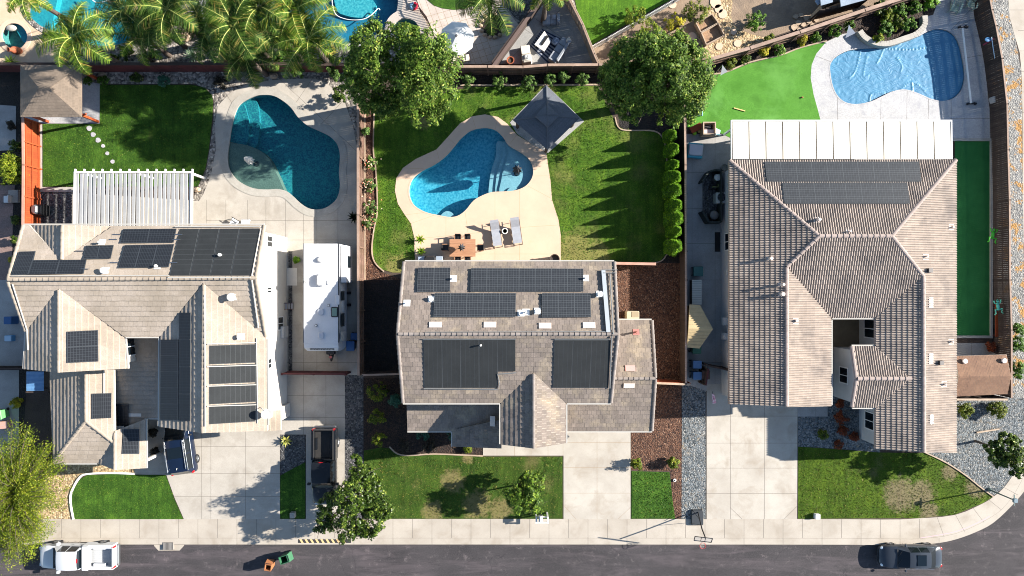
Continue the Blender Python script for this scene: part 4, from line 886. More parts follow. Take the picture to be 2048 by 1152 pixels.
b = MB(); b.bar(V3(N2,1206,540,.15),V3(N2,1216,664,.15),.28,.10); b.build("cable_duct", mat("duct_grey", '9aa0a4', rough=.5), h2, world=True)
b = MB()
b.tube([V3(N2,1219,545,.12),V3(N2,1226,668,.12)], .04, 6); b.tube([V3(S2,1223,672,.12),V3(S2,1219,776,.12)], .04, 6); b.tube([V3(S2,846,678,.1),V3(S2,1032,678,.1)], .035, 6); b.tube([V3(S2,1109,678,.1),V3(S2,1223,678,.1)], .035, 6); b.tube([V3(N2,850,664,.14),V3(N2,1216,663,.14)], .03, 6)
b.tube([V3(S2,848,777,.1),V3(S2,996,778,.1),V3(S2,999,765,.1),V3(S2,995,748,.1),V3(S2,1032,745,.1)], .04, 6); b.tube([V3(N2,1200,540,.2),V3(N2,1234,540,.2)], .03, 6); b.tube([V3(N2,1206,546,.2),V3(N2,1233,546,.2)], .03, 6)
b.build("plumbing_pipe", mat("pipe_dark", '6d6f6f', rough=.5), h2, world=True)
gutter(h2, [(V3(N2,810,521.5),V3(N2,1228,521.5)),(V3(S2,806,807.5),V3(S2,1000,807.5)),(V3(S2,1134,807.5),V3(S2,1222,807.5)),(V3(NR,1232,638.5),V3(NR,1303,638.5)),(V3(SR,1134,863.5),V3(SR,1304,863.5)),(V3(SR,815,863.5),V3(SR,903,863.5)),(V3(WP,903.5,863),V3(WP,903.5,893)),(V3(W2g,999.5,808),V3(W2g,999.5,888)),(V3(E2g,1133.5,808),V3(E2g,1133.5,886))])
t = empty("air_conditioner", P(1262,632,.01), 0, "beige air conditioner box on the redwood mulch beside the middle house", "air conditioner"); b = MB(); b.rbox(-.5,.5,-.42,.42,0,.85,.05); b.build("housing", mat("ac_cream", 'b3a78f', rough=.5), t); b = MB(); b.box(-.1,.45,-.05,.38,.85,.87); b.build("lid", mat("ac_tan", '94866c', rough=.6), t)
# ---------------------------------------------------------------- corner house with barrel tiles (right)
h3 = empty("single_storey_house", (25, 0, 0), 0, "single storey corner house with ribbed rose barrel tile hip roofs beside the putting green", "house")
W3, N3, E3, S3 = Plane('W', 16.3, 3.2, .29), Plane('N', 9.61, 3.2, .29), Plane('E', 33.33, 3.2, .29), Plane('S', -2.15, 3.2, .29)
E3b, W3b = Plane('E', 23.9, 3.2, .29), Plane('W', 27.25, 3.2, .29); NH, SH = Plane('N', -4.35, 3.2, .29), Plane('S', -8.97, 3.2, .29)
r3 = roof(h3, "roof", [
    (N3, [(1458,320),(1912,319),(1783,472),(1638,472)]), (W3, [(1458,320),(1638,472),(1573,533),(1458,533)]), (W3, [(1458,533),(1573,533),(1573,812),(1457,808)]), (E3b, [(1573,533),(1662,635),(1662,812),(1573,814)]),
    (S3, [(1638,472),(1783,472),(1846,552),(1750,636),(1662,636),(1573,533)]), (E3, [(1783,472),(1912,319),(1912,552),(1846,552)]), (E3, [(1912,552),(1912,905),(1847,905),(1846,552)]), (W3b, [(1846,552),(1847,905),(1750,898),(1750,636)]),
    (NH, [(1703,692),(1752,692),(1820,757),(1713,757)]), (SH, [(1713,757),(1820,757),(1755,815),(1703,814)])], 'barrel', .175, .345, .088, rose_tile, mat("fascia_rose", '9a8a80', rough=.8))
caps(r3, [(V3(N3,1638,472,.05),V3(N3,1783,472,.05)),(V3(N3,1459,321,.05),V3(N3,1638,472,.05)),(V3(N3,1911,320,.05),V3(N3,1783,472,.05)),(V3(W3,1573,533,.05),V3(W3,1638,472,.05)),(V3(E3,1846,552,.05),V3(E3,1783,472,.05)),
          (V3(W3,1573,812,.06),V3(W3,1573,535,.06)),(V3(W3b,1847,904,.06),V3(W3b,1846,553,.06)),(V3(NH,1714,757,.05),V3(NH,1822,757,.05)),(V3(NH,1703,693,.04),V3(NH,1712,756,.04)),(V3(SH,1703,813,.04),V3(SH,1712,758,.04))], .15, .42, rose_cap)
b = MB(); b.box(16.75, 32.9, -1.75, 9.15, 0, 3.0); wall_box(b, 16.75, 23.5, -8.45, -1.75, 3.0, 'y', 3.95, 20.1); wall_box(b, 27.75, 32.9, -12.0, -1.75, 3.0, 'y', 3.75, 30.3); wall_box(b, 25.7, 27.75, -8.65, -4.7, 2.98, 'x', 3.6, -6.66)
b.build("wall", stucco_grey, h3, world=True)
window(h3, 16.75, 0, 2.9, 4.3, .9, 2.2, -1, 0); window(h3, 25.7, 0, -7.4, -6.1, 1.0, 2.3, -1, 0); window(h3, 27.75, 0, -3.9, -2.4, .8, 2.3, -1, 0); window(h3, 27.75, 0, -11.0, -9.6, .9, 2.2, -1, 0)
b = MB(); b.box(17.4, 22.9, -8.51, -8.45, 0, 2.2); b.build("garage_door", white_paint, h3, world=True)
pv(h3, N3, [(1530,323),(1838,323),(1843,363),(1534,363)], 10, 1, GRID, .17); pv(h3, N3, [(1565,365),(1815,365),(1820,407),(1570,407)], 8, 1, GRID, .17)
for pl, px, py, r, hh in ((N3,1634,440,.11,.5),(W3,1539,517,.12,.45),(W3,1562,569,.1,.55),(W3,1562,588,.14,.45),(E3b,1591,641,.1,.3),(E3,1902,455,.05,.25),(E3,1851,513,.05,.25),(E3,1901,683,.05,.25),(E3,1887,768,.05,.25),(N3,1697,463,.05,.3)): vent(h3, pl, px, py, r, hh, vp, cap=(r < .1))
pads(h3, E3, [(1861,605),(1861,717),(1862,838)], vp, .75, .35, .1); pads(h3, E3, [(1857,541),(1879,725)], mat("vent_dark", '4a4543', rough=.7), .3, .35, .3, "skylight_box")
gutter(h3, [(V3(S3,1664,637.5),V3(S3,1748,637.5)),(V3(E3b,1663.5,640),V3(E3b,1663.5,810)),(V3(NH,1703,690.5),V3(NH,1750,690.5)),(V3(SH,1704,816.5),V3(SH,1752,816.5))])
for bx in ((16.4, 16.75, -2.9, -2.3, 1.1, 1.6), (16.45, 16.75, -4.0, -3.5, .9, 1.5), (16.5, 16.75, 1.0, 1.4, 1.9, 2.2)): b = MB(); b.box(*bx); b.build("meter_box", stucco_grey, h3, world=True)

# ---------------------------------------------------------------- patio covers, sheds, gazebos
pc = empty("patio_cover", (26, 11, 0), 0, "long flat white insulated patio roof beside the covered pool", "patio cover")
b = MB(); lo, hi = P(1465,318,3.0), P(1901,243,2.9); n = 13
for i in range(n):
    xa = lo.x+(hi.x-lo.x)*i/n; xb = lo.x+(hi.x-lo.x)*(i+1)/n
    b.add([(x, y, z) for z0 in (-.1, 0) for x, y, z in ((xa+.035, lo.y, 3.0+z0), (xb-.035, lo.y, 3.0+z0), (xb-.035, hi.y, 2.9+z0), (xa+.035, hi.y, 2.9+z0))], [(3, 2, 1, 0), (4, 5, 6, 7), (0, 1, 5, 4), (1, 2, 6, 5), (2, 3, 7, 6), (3, 0, 4, 7)])
b.build("roof_panel", mat("panel_white", 'c9c3b6', 'c2bcae', .6, rough=.6, stain='a8a398', sscale=.7, sstop=(.5, .9), stretch=(2.5, .4, 1)), pc, world=True)
b = MB(); b.add([(lo.x,lo.y,2.955),(hi.x,lo.y,2.955),(hi.x,hi.y,2.855),(lo.x,hi.y,2.855)],[(0,1,2,3)]); b.build("ceiling", mat("cover_seam", '6e5a44', rough=.8), pc, world=True)
b = MB(); b.bar((lo.x-.05, hi.y+.06, 2.86), (hi.x+.05, hi.y+.06, 2.86), .12, .16); b.bar((hi.x+.06, lo.y, 2.9), (hi.x+.06, hi.y+.1, 2.85), .1, .16); b.bar((lo.x-.06, lo.y, 2.9), (lo.x-.06, hi.y+.1, 2.85), .08, .16); b.build("gutter", white_metal, pc, world=True)
for i in range(6):
    b = MB(); x = lo.x+.3+(hi.x-lo.x-.6)*i/5; b.box(x-.07, x+.07, hi.y-.4, hi.y-.26, 0, 2.76); b.build("post", white_paint, pc, world=True)
b = MB()
for i in range(1, n):
    x = lo.x+(hi.x-lo.x)*i/n; 
    for s in (-.14, .14): b.cyl(x+s, hi.y-.95, 2.90, 2.945, .035, n=8)
b.build("fixing", mat("bolt_tan", '8f7d66'), pc, world=True)

pg = empty("pergola", (-28.6, 6.6, 0), 0, "white louvred pergola attached to the back of the left house", "pergola")
b = MB(); zt = 2.9
for i in range(27):
    px = 153+i*(380-153)/26; p, q = P(px, 450, zt), P(px+1.5, 347, zt); b.bar((p.x, p.y-.1, zt), (q.x, q.y, zt), .262, .03, up=(-.22, 0, 1))
b.build("slat", mat("slat_white", 'bcbab6', 'b0aeaa', 1, rough=.7), pg, world=True)
b = MB()
for i in range(14):
    px = 150+i*(384-150)/13; p, q = P(px, 450, zt-.12), P(px+1, 338, zt-.12); b.bar((p.x, p.y, zt-.12), (q.x, q.y, zt-.12), .07, .14)
b.build("rafter", white_paint, pg, world=True)
b = MB(); p, q = P(149, 345, 2.6), P(385, 345, 2.6); b.bar(p, q, .12, .2); b.bar(P(150,344,2.95), P(384,344,2.95), .09, .05); b.bar(P(148,450,2.9), P(150,344,2.9), .09, .14); b.bar(P(382,450,2.9), P(384,344,2.9), .09, .14); b.build("beam", white_paint, pg, world=True)
for px in (158, 268, 377):
    b = MB(); p = P(px, 350, 0); x = (px-1024)*(H-2.6)/F; b.box(x-.08, x+.08, q.y-.08, q.y+.08, 0, 2.5); b.build("post", white_paint, pg, world=True)

gz = empty("gazebo", (-35.1, 15, 0), 0, "taupe hip roofed garden shelter on orange posts under the big palm by the left lawn", "gazebo")
NG, SG, WGz, EGz = Plane('N', 17.0, 2.5, .4), Plane('S', 13.0, 2.5, .4), Plane('W', -37.43, 2.5, .4), Plane('E', -32.78, 2.5, .4)
rg = roof(gz, "roof", [(NG, [(41,130),(163,130),(99,176),(78,176)]), (SG, [(41,234),(163,234),(99,176),(78,176)]), (WGz, [(41,130),(78,176),(41,234)]), (EGz, [(163,130),(163,234),(99,176)])], 'flat', .25, .2, .012, gz_shingle, gz_shingle, .08)
for x, y in ((-37.1,16.7),(-37.1,13.3),(-33.1,16.7),(-33.1,13.3)):
    b = MB(); b.box(x-.09, x+.09, y-.09, y+.09, 0, 2.55); b.build("post", wood_orange, gz, world=True)
b = MB(); b.bar((-37.1,13.3,2.45),(-33.1,13.3,2.45),.1,.2); b.bar((-37.1,16.7,2.45),(-33.1,16.7,2.45),.1,.2); b.bar((-33.1,13.3,2.45),(-33.1,16.7,2.45),.1,.2); b.bar((-37.1,13.3,2.45),(-37.1,16.7,2.45),.1,.2)
b.bar((-33.1,13.3,1.9),(-32.5,13.3,2.4),.1,.1); b.build("beam", wood_orange, gz, world=True)

g2 = empty("gazebo", tuple(P(1097,240))[:2]+(0,), 0, "charcoal two tier pyramid gazebo turned diagonally at the corner of the bright pool", "gazebo")
ev = [P(1093,171,2.5), P(1159,236,2.5), P(1095,299,2.5), P(1026,240,2.5)]; ap = sum(ev, Vector())/4; 
b = MB(); up_ = [ap+(e-ap)*.30+Vector((0,0,.46)) for e in ev]
for i in range(4):
    a, c, d_, e_ = ev[i], ev[(i+1) % 4], up_[(i+1) % 4], up_[i]
    for k in range(12):
        t0, t1 = k/12, (k+1)/12; q = [a.lerp(e_, t0), c.lerp(d_, t0), c.lerp(d_, t1), a.lerp(e_, t1)]; q = [v+Vector((0,0,.02 if j < 2 else 0)) for j, v in enumerate(q)]; b.add(q, [(0, 1, 2, 3)])
    b.add([a, c, c-Vector((0,0,.12)), a-Vector((0,0,.12))], [(0, 1, 2, 3)])
b.add([v-Vector((0,0,.1)) for v in ev], [(3, 2, 1, 0)]); b.build("roof", dk_shingle, g2, world=True)
b = MB(); up2 = [ap+(e-ap)*.36+Vector((0,0,.74)) for e in ev]; tp = ap+Vector((0,0,.98))
for i in range(4): b.add([up2[i], up2[(i+1) % 4], tp], [(0, 1, 2)]); b.add([up_[i], up_[(i+1) % 4], up2[(i+1) % 4]*.92+ap*.08+Vector((0,0,.0)), up2[i]*.92+ap*.08], [(0, 1, 2, 3)]) if False else b.add([up2[i], up2[(i+1) % 4], up2[(i+1) % 4]-Vector((0,0,.1)), up2[i]-Vector((0,0,.1))], [(0, 1, 2, 3)])
b.build("cupola", dk_shingle, g2, world=True)
b = MB()
for i in range(4): b.tube([ev[i]+Vector((0,0,.03)), up_[i]+Vector((0,0,.02))], .05, 6); b.tube([up2[i]+Vector((0,0,.02)), tp+Vector((0,0,.02))], .035, 6)
b.build("hip_cap", mat("hip_grey", '54585e', rough=.9), g2, world=True)
for e in ev:
    q = ap+(e-ap)*.86; b = MB(); b.box(q.x-.09, q.x+.09, q.y-.09, q.y+.09, .05, 2.45, R(45)); b.build("post", wood_dark, g2, world=True)

sh = empty("garden_shed", tuple(P(1962,753))[:2]+(0,), 0, "brown shingle garden shed with two white roof vents behind the putting green", "shed")
NSh, SSh = Plane('N', P(0,712,2.2).y, 2.2, .3), Plane('S', P(0,790,2.2).y, 2.2, .3)
ry = (NSh.e+SSh.e)/2; rz_ = 2.2+.3*(NSh.e-ry); rpy = 576-ry*F/(H-rz_)
rs = roof(sh, "roof", [(NSh, [(1911,712),(2013,709),(2022,rpy),(1917,rpy)]), (SSh, [(1917,rpy),(2022,rpy),(2015,788),(1911,793)])], 'flat', .25, .17, .014, shingle, fascia_w, .08)
b = MB(); p, q = P(1916,788,0), P(2012,714,0); x0, x1 = P(1918,0,2.2).x, P(2008,0,2.2).x; wall_box(b, x0, x1, SSh.e+.25, NSh.e-.25, 2.1, 'x', rz_-.15, ry); b.build("wall", mat("shed_wall", 'a38b72', bump=.1), sh, world=True)
for px, py in ((1928,722),(2006,721)): vent(sh, NSh, px, py, .14, .12, vp, flash=False)

ps = empty("storage_shed", tuple(P(1398,654))[:2]+(0,), 0, "tan plastic storage shed with a pointed roof wedged between fence and right house", "shed")
A = [P(1379,609,1.8), P(1400,610,1.8), P(1426,658,2.35), P(1399,697,1.8), P(1374,695,1.8), P(1377,657,2.35)]
b = MB(); b.add(A+[a-Vector((0,0,.1)) for a in A], [(0, 1, 2, 5), (5, 2, 3, 4), (6, 11, 8, 7), (11, 10, 9, 8), (0, 6, 7, 1), (1, 7, 8, 2), (2, 8, 9, 3), (3, 9, 10, 4), (4, 10, 11, 5), (5, 11, 6, 0)])
for k in range(1, 6):
    t = k/6; b.bar(A[0].lerp(A[5], t)+Vector((0,0,.015)), A[1].lerp(A[2], t)+Vector((0,0,.015)), .03, .03); b.bar(A[4].lerp(A[5], t)+Vector((0,0,.015)), A[3].lerp(A[2], t)+Vector((0,0,.015)), .03, .03)
b.build("roof", mat("shed_resin", 'b09c74', 'a3906b', 2, fine='8f7d5a', fscale=20, fmix=.3, rough=.7), ps, world=True)
b = MB(); b.box(A[0].x+.1, A[1].x-.05, A[3].y+.12, A[0].y-.12, 0, 1.75); b.build("wall", mat("shed_resin_dark", '85765a', rough=.7), ps, world=True)

# neighbour's grey board shed beyond the back fence
ns = empty("garden_shed", tuple(P(1690,10))[:2]+(0,), 0, "weathered grey board shed with pale blue roof sheets beyond the slanting back fence", "shed")
b = MB(); blu = mat("shed_roof_blue_grey", '8d9aa8', '7b8896', 1.5, fine='6b7682', fscale=18, fmix=.4, bump=.2)
for q, z in (([(1638,-30),(1642,11),(1666,4),(1664,-40)], 2.1), ([(1676,-40),(1682,13),(1740,-3),(1760,-60)], 2.3), ([(1630,2),(1636,10),(1645,4),(1640,-8)], 1.9)):
    pt = [P(x, y, z) for x, y in q]; b.prism([(v.x, v.y) for v in pt], z-.08, z)
b.build("roof", blu, ns, world=True)
b = MB()
for i in range(9):
    p = P(1645+i*11.5, 20-i*3.2, 1.9); q = P(1644+i*11.5, 24-i*3.0, 0); b.box(p.x-.19, p.x+.19, p.y-.03, p.y+.03, 0, 1.95)
p = P(1668, 8, 0); b.prism(W([(1647,16),(1672,9),(1740,-8),(1755,-50),(1660,-50)], 1.0), 0, 1.9); b.build("wall", wood_dark, ns, world=True)
b = MB(); b.bar(P(1621,38,0), P(1643,14,1.7), .5, .05); b.build("ramp_board", wood_pale, ns, world=True)
# ---------------------------------------------------------------- fences
def fence(name, top, label, mb, mc, h=1.83, side=1, cap=.14, post=2.4, rails=True, group=None, bw=.15):
    """board fence whose top line is seen at the given pixels; side = +1 puts posts and rails left of its direction"""
    pts = [P(x, y, h) for x, y in top]; root = empty(name, (pts[0].x, pts[0].y, 0), 0, label, "fence", group)
    bb = MB(); rb = MB(); cb = MB(); rng = random.Random(len(label)+int(top[0][0]))
    for a, c in zip(pts[:-1], pts[1:]):
        a2, c2 = Vector((a.x, a.y, 0)), Vector((c.x, c.y, 0)); L_ = (c2-a2).length; d = (c2-a2)/L_; nrm = Vector((-d.y, d.x, 0))*side; n = max(1, int(L_/bw)); ang = math.atan2(d.y, d.x)
        for i in range(n):
            q = a2+d*(i+.5)*L_/n; w = L_/n*.47; hh = h-.03-rng.uniform(0, .02); o = nrm*rng.uniform(-.008, .008)
            bb.box(q.x-w+o.x, q.x+w+o.x, q.y-.012+o.y, q.y+.012+o.y, 0, hh, ang, (q.x+o.x, q.y+o.y))
        if rails:
            for z in (.3, 1.0, 1.65): rb.bar(a2+nrm*.06+Vector((0,0,z)), c2+nrm*.06+Vector((0,0,z)), .05, .09)
        m = max(1, round(L_/post))
        for i in range(m+1):
            q = a2+d*L_*i/m+nrm*.075; pb = MB(); pb.box(q.x-.05, q.x+.05, q.y-.05, q.y+.05, 0, h+.02, ang, (q.x, q.y)); pb.build("post", mb, root, world=True)
        if cap: cb.bar(a2-d*.03+Vector((0,0,h+.015)), c2+d*.03+Vector((0,0,h+.015)), cap, .04)
    bb.build("board_panel", mb, root, world=True)
    if rails: rb.build("rail", mb, root, world=True)
    if cap: cb.build("top_board", mc, root, world=True)
    return root
fence("board_fence", [(-60,128),(160,128),(474,127.5),(700,129)], "red brown board fence along the rock bed behind the left yard", wood_red, wood_dark, side=1, cap=.22)
fence("board_fence", [(898,133),(975,133),(1046,134),(1095,130),(1197,129.5),(1300,130),(1412,124)], "weathered board fence with a pale top rail behind the rose row", wood_fence, wood_cap, side=-1, cap=.20)
fence("board_fence", [(1412,121),(1500,96),(1600,64),(1730,20),(1850,-18),(1960,-50)], "slanting board fence with pale top board above the artificial turf", wood_fence, wood_cap, side=-1, cap=.26)
fence("board_fence", [(46,236),(47,330),(46,455)], "orange stained fence between gazebo and left house", wood_orange, mat("fence_cap_pink", 'b58a78', 'a47a68', 2, rough=.8), side=1, cap=.2)
fence("board_fence", [(716,196),(716,430),(717,750)], "long board fence with a flat top rail between deep blue pool yard and rose bed", wood_fence, wood_cap, side=1, cap=.18)
fence("board_fence", [(727,750),(801,748)], "short dark fence closing the black mulch strip left of the middle house", wood_dark, wood_cap, side=1, cap=.14)
fence("board_fence", [(1369,190),(1371,330),(1372,560),(1372,768)], "board fence with pale cap between clipped cypresses and the corner house", wood_dark, wood_cap, side=1, cap=.16)
fence("board_fence", [(1232,526.5),(1311,528)], "short fence at the lawn end beside the middle house wall", wood_fence, mat("fence_cap_pink", 'b58a78'), side=1, cap=.2)
fence("board_fence", [(1311,766),(1380,769)], "short orange brown fence closing the redwood mulch side yard", wood_orange, wood_pale, side=1, cap=.16)
fence("board_fence", [(1975,-30),(1984,20),(1992,52),(2004,117),(2014,208),(2016,300),(2019,400),(2020,560),(2023,660),(2023,795)], "tall dark board fence curving along the right hand side of the corner yard", wood_dark, wood_cap, side=1, cap=.12)
fence("board_fence", [(1914,799),(2014,799)], "pale edged fence in front of the brown shingle shed", wood_dark, wood_pale, side=1, cap=.14)
fence("board_fence", [(563,747),(690,748)], "dark red double gate across the trailer driveway", wood_red, wood_red, h=1.7, side=-1, cap=.1)
fence("board_fence", [(1412,770),(1417,738)], "small dark gate wing beside the wheelie bins", wood_dark, wood_red, h=1.7, cap=.1)
fence("board_fence", [(1414,731),(1456,740)], "dark brown side gate between bins and corner house wall", wood_dark, wood_dark, h=1.7, cap=.12)
fence("board_fence", [(1129,-20),(1165,50),(1188,108),(1197,128)], "pale board fence between striped rug patio and bright lawn", wood_pale, wood_cap, h=1.5, side=1, cap=.14)
fence("board_fence", [(-40,738),(48,738)], "dark fence across the shaded path at the left edge", wood_dark, wood_dark, h=1.6, cap=.08)
def picket(name, top, label, m, h=1.0):
    pts = [P(x, y, h) for x, y in top]; root = empty(name, (pts[0].x, pts[0].y, 0), 0, label, "fence"); a, b = MB(), MB()
    for p, q in zip(pts[:-1], pts[1:]):
        L_ = (q-p).length; n = int(L_/.13); a.bar(p-Vector((0,0,.1)), q-Vector((0,0,.1)), .05, .06); a.bar(p-Vector((0,0,.8)), q-Vector((0,0,.8)), .05, .06)
        for i in range(n+1): s = p.lerp(q, i/n); b.box(s.x-.025, s.x+.025, s.y-.025, s.y+.025, 0, h)
    a.build("rail", m, root, world=True); b.build("picket", m, root, world=True)
picket("picket_fence", [(1180,94),(1215,75),(1350,-2),(1390,-24)], "low white picket fence between bright lawn and bare dirt", white_paint)
picket("pool_fence", [(826,-20),(838,14),(852,32),(862,55),(871,80)], "thin dark metal pool fence curving past the round spa", mat("bronze", '3a2622', rough=.5), 1.2)
wl = empty("garden_wall", tuple(P(1034,60))[:2]+(0,), 0, "dark diagonal garden wall between beige paver patio and striped rug patio", "wall")
b = MB(); b.bar(P(986,133,.85), P(1083,0,.85), .22, 1.7); b.bar(P(1083,0,.85), P(1110,-40,.85), .22, 1.7); b.build("wall_panel", wood_dark, wl, world=True)
b = MB(); b.bar(P(986,133,1.72), P(1110,-40,1.72), .26, .05); b.build("top_board", mat("fence_cap_dark", '5d4c46'), wl, world=True)
# raised curved seat wall beside the covered pool
sw = smooth_line(W([(1714,66),(1722,77),(1736,86),(1752,91),(1772,91),(1800,82),(1826,72),(1842,54),(1842,36)]), 4); b = MB()
for p, q in zip(sw[:-1], sw[1:]): b.bar((p[0], p[1], .25), (q[0], q[1], .25), .42, .5)
tag(b.build("seat_wall", coping_m), "curved pale stone seat wall between covered pool and its planting bed", "seat wall")

# ---------------------------------------------------------------- vegetation
def leafquads(C, size, rng, flat=.5, asp=.55, N=None):
    """a pair of triangles folded like a leaf at each centre"""
    n = len(C); a = rng.normal(0, 1, (n, 3)); a[:, 2] *= flat; a /= np.linalg.norm(a, axis=1)[:, None]
    u = rng.normal(0, 1, (n, 3)); u[:, 2] = abs(u[:, 2])+.5
    if N is not None: u = u*.45+N*1.0+np.array([0, 0, .25]); u /= np.linalg.norm(u, axis=1)[:, None]; a = np.cross(u, rng.normal(0, 1, (n, 3))); a /= np.linalg.norm(a, axis=1)[:, None]
    b = np.cross(a, u); b /= np.linalg.norm(b, axis=1)[:, None]
    s = size*rng.uniform(.6, 1.3, n)[:, None]; V = np.empty((n, 4, 3)); V[:, 0] = C-a*s; V[:, 1] = C-b*s*asp; V[:, 2] = C+a*s; V[:, 3] = C+b*s*asp
    return V.reshape(-1, 3)
def crown_pts(lobes, n, rng, clump=.28, thick=.5):
    """leaf centres gathered in clumps over the outside of the lobes (x, y, z, rx, ry, rz)"""
    lobes = np.array(lobes, float); wts = lobes[:, 3]*lobes[:, 4]; wts /= wts.sum(); out = []; outn = []
    for l, w in zip(lobes, wts):
        k = int(n*w); per = 60; nc = max(4, k//per); d = rng.normal(0, 1, (nc, 3)); d[:, 2] = d[:, 2]*.9+.25; d /= np.linalg.norm(d, axis=1)[:, None]
        rr = 1-abs(rng.normal(0, thick*.45, nc)).clip(0, .8); c = l[:3]+d*l[3:6]*rr[:, None]*rng.uniform(.9, 1.08, nc)[:, None]
        e = rng.normal(0, 1, (nc*per, 3)); e /= np.linalg.norm(e, axis=1)[:, None]
        sr = np.repeat(rng.uniform(.2, .46, nc)*max(.35, clump*l[3:6].min()*2.2), per)[:, None]
        out.append(np.repeat(c, per, 0)+e*sr*rng.uniform(.45, 1.05, (nc*per, 1))*[1, 1, .8]*1.25); outn.append(e*.75+np.repeat(d, per, 0)*.5)
    return np.concatenate(out), np.concatenate(outn)
def tree(name, label, cat, base, lobes, n, size, m, bark, trunk_r=.16, seed=1, clump=.28, group=None, h0=None, thick=.5):
    rng = np.random.default_rng(seed); root = empty(name, base, 0, label, cat, group)
    C, Nn = crown_pts(lobes, n, rng, clump, thick); 
    if trunk_r > .05 or n > 5000:                               # coherent gaps and bulges break the crown up
        wl = 1.5 if trunk_r > .2 else .9; fld = np.zeros(len(C)); fl2 = np.zeros(len(C))
        for q in range(6):
            kv = rng.normal(0, 1, 3); kv *= 2*np.pi/wl/np.linalg.norm(kv)*rng.uniform(.6, 1.4); fld += np.sin(C@kv+rng.uniform(0, 6.28)); kv = rng.normal(0, 1, 3); fl2 += np.sin(C@(kv*1.1/np.linalg.norm(kv)*2/wl)+rng.uniform(0, 6.28))
        cen = np.array(lobes)[:, :3].mean(0); C = cen+(C-cen)*(1+.045*fl2)[:, None]; k_ = fld > -1.5; C = C[k_]; Nn = Nn[k_]
    k_ = C[:, 2] > .12; C = C[k_]; Nn = Nn[k_]
    V = leafquads(C, size, rng, N=Nn); link("crown", V, np.arange(len(V)).reshape(-1, 4), m, root)
    t = MB(); L0 = np.array(lobes, float); cz = L0[:, 2].min(); cx, cy = L0[:, 0].mean(), L0[:, 1].mean()
    top = (cx*.5, cy*.5, max(.3, cz*.85)); t.tube([(0, 0, 0), (cx*.2, cy*.2, top[2]*.5), top], [trunk_r*1.3, trunk_r, trunk_r*.8], 8)
    for l in L0:
        mid = ((top[0]+l[0])/2+rng.normal(0, .1), (top[1]+l[1])/2+rng.normal(0, .1), (top[2]+l[2])/2+.1); t.tube([top, mid, (l[0], l[1], l[2]+l[5]*.3)], [trunk_r*.7, trunk_r*.4, trunk_r*.12], 6)
        for q in range(3):
            e = rng.normal(0, .55, 3)*l[3:6]; t.tube([mid, (l[0]+e[0]*.5, l[1]+e[1]*.5, l[2]+e[2]*.3), (l[0]+e[0], l[1]+e[1], l[2]+e[2])], [trunk_r*.3, trunk_r*.15, .01], 5)
    t.build("trunk", bark, root); return root
bark = mat("bark_grey_brown", '5d5148', '4a4038', 3, fine='2f2823', fscale=20, fmix=.5, rough=.95, bump=.6)
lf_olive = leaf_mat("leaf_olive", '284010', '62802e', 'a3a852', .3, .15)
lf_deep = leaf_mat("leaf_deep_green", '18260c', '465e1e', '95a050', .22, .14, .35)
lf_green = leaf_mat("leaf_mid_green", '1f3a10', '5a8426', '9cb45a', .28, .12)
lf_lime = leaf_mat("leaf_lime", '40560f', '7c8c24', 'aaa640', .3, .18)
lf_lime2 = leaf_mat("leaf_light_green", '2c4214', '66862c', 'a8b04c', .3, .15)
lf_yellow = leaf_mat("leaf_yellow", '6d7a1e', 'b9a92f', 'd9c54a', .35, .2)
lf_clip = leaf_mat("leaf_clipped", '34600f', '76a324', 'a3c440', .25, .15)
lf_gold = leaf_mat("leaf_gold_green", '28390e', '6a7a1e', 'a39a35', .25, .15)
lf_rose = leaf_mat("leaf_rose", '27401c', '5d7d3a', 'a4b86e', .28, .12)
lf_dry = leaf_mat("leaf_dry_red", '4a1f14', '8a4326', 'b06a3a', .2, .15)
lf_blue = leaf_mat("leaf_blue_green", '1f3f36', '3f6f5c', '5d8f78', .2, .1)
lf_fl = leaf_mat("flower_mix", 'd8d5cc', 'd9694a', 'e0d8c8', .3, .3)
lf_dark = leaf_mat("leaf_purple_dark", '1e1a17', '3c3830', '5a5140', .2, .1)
def at(px, py, h=0.0): return P(px, py, h)
def ground_under(px, py, h): q = P(px, py, h); return (q.x, q.y, 0)
# the two big evergreens at the back of the deep blue pool yard and the pair by the cypress corner
def bigtree(label, px, py, hc, parts, n, seed, m=None, group="tall evergreen trees along the back fence"):
    base = ground_under(px, py, hc*1.5); lobes = []
    for qx, qy, hz, r, rz_ in parts:
        hz *= 1.5; q = P(qx, qy, hz); r *= .82; lobes.append((q.x-base[0], q.y-base[1], hz, r, r, rz_*1.15))
    return tree("evergreen_tree", label, "tree", base, lobes, n, .085, m or lf_olive, bark, .22, seed, .30, group)
bigtree("tall evergreen whose crown hides the back fence just right of the palms", 740, 150, 4.5, [(735,88,6.0,1.5,1.3),(720,120,5.0,1.3,1.4),(750,140,5.4,1.5,1.6),(735,185,3.6,1.6,1.7),(775,205,3.3,1.4,1.6),(700,165,3.2,.9,1.2),(715,150,5.2,1.2,1.2)], 34000, 11)
bigtree("broad evergreen crown left of the charcoal gazebo, reaching toward the white umbrella", 845, 150, 5.0, [(815,85,5.8,1.6,1.3),(850,105,6.2,1.7,1.4),(870,140,5.6,1.8,1.6),(840,165,5.6,1.8,1.7),(880,185,4.2,1.5,1.6),(835,210,4.0,1.5,1.6),(800,150,4.4,1.3,1.6),(860,225,3.0,1.0,1.2)], 46000, 12)
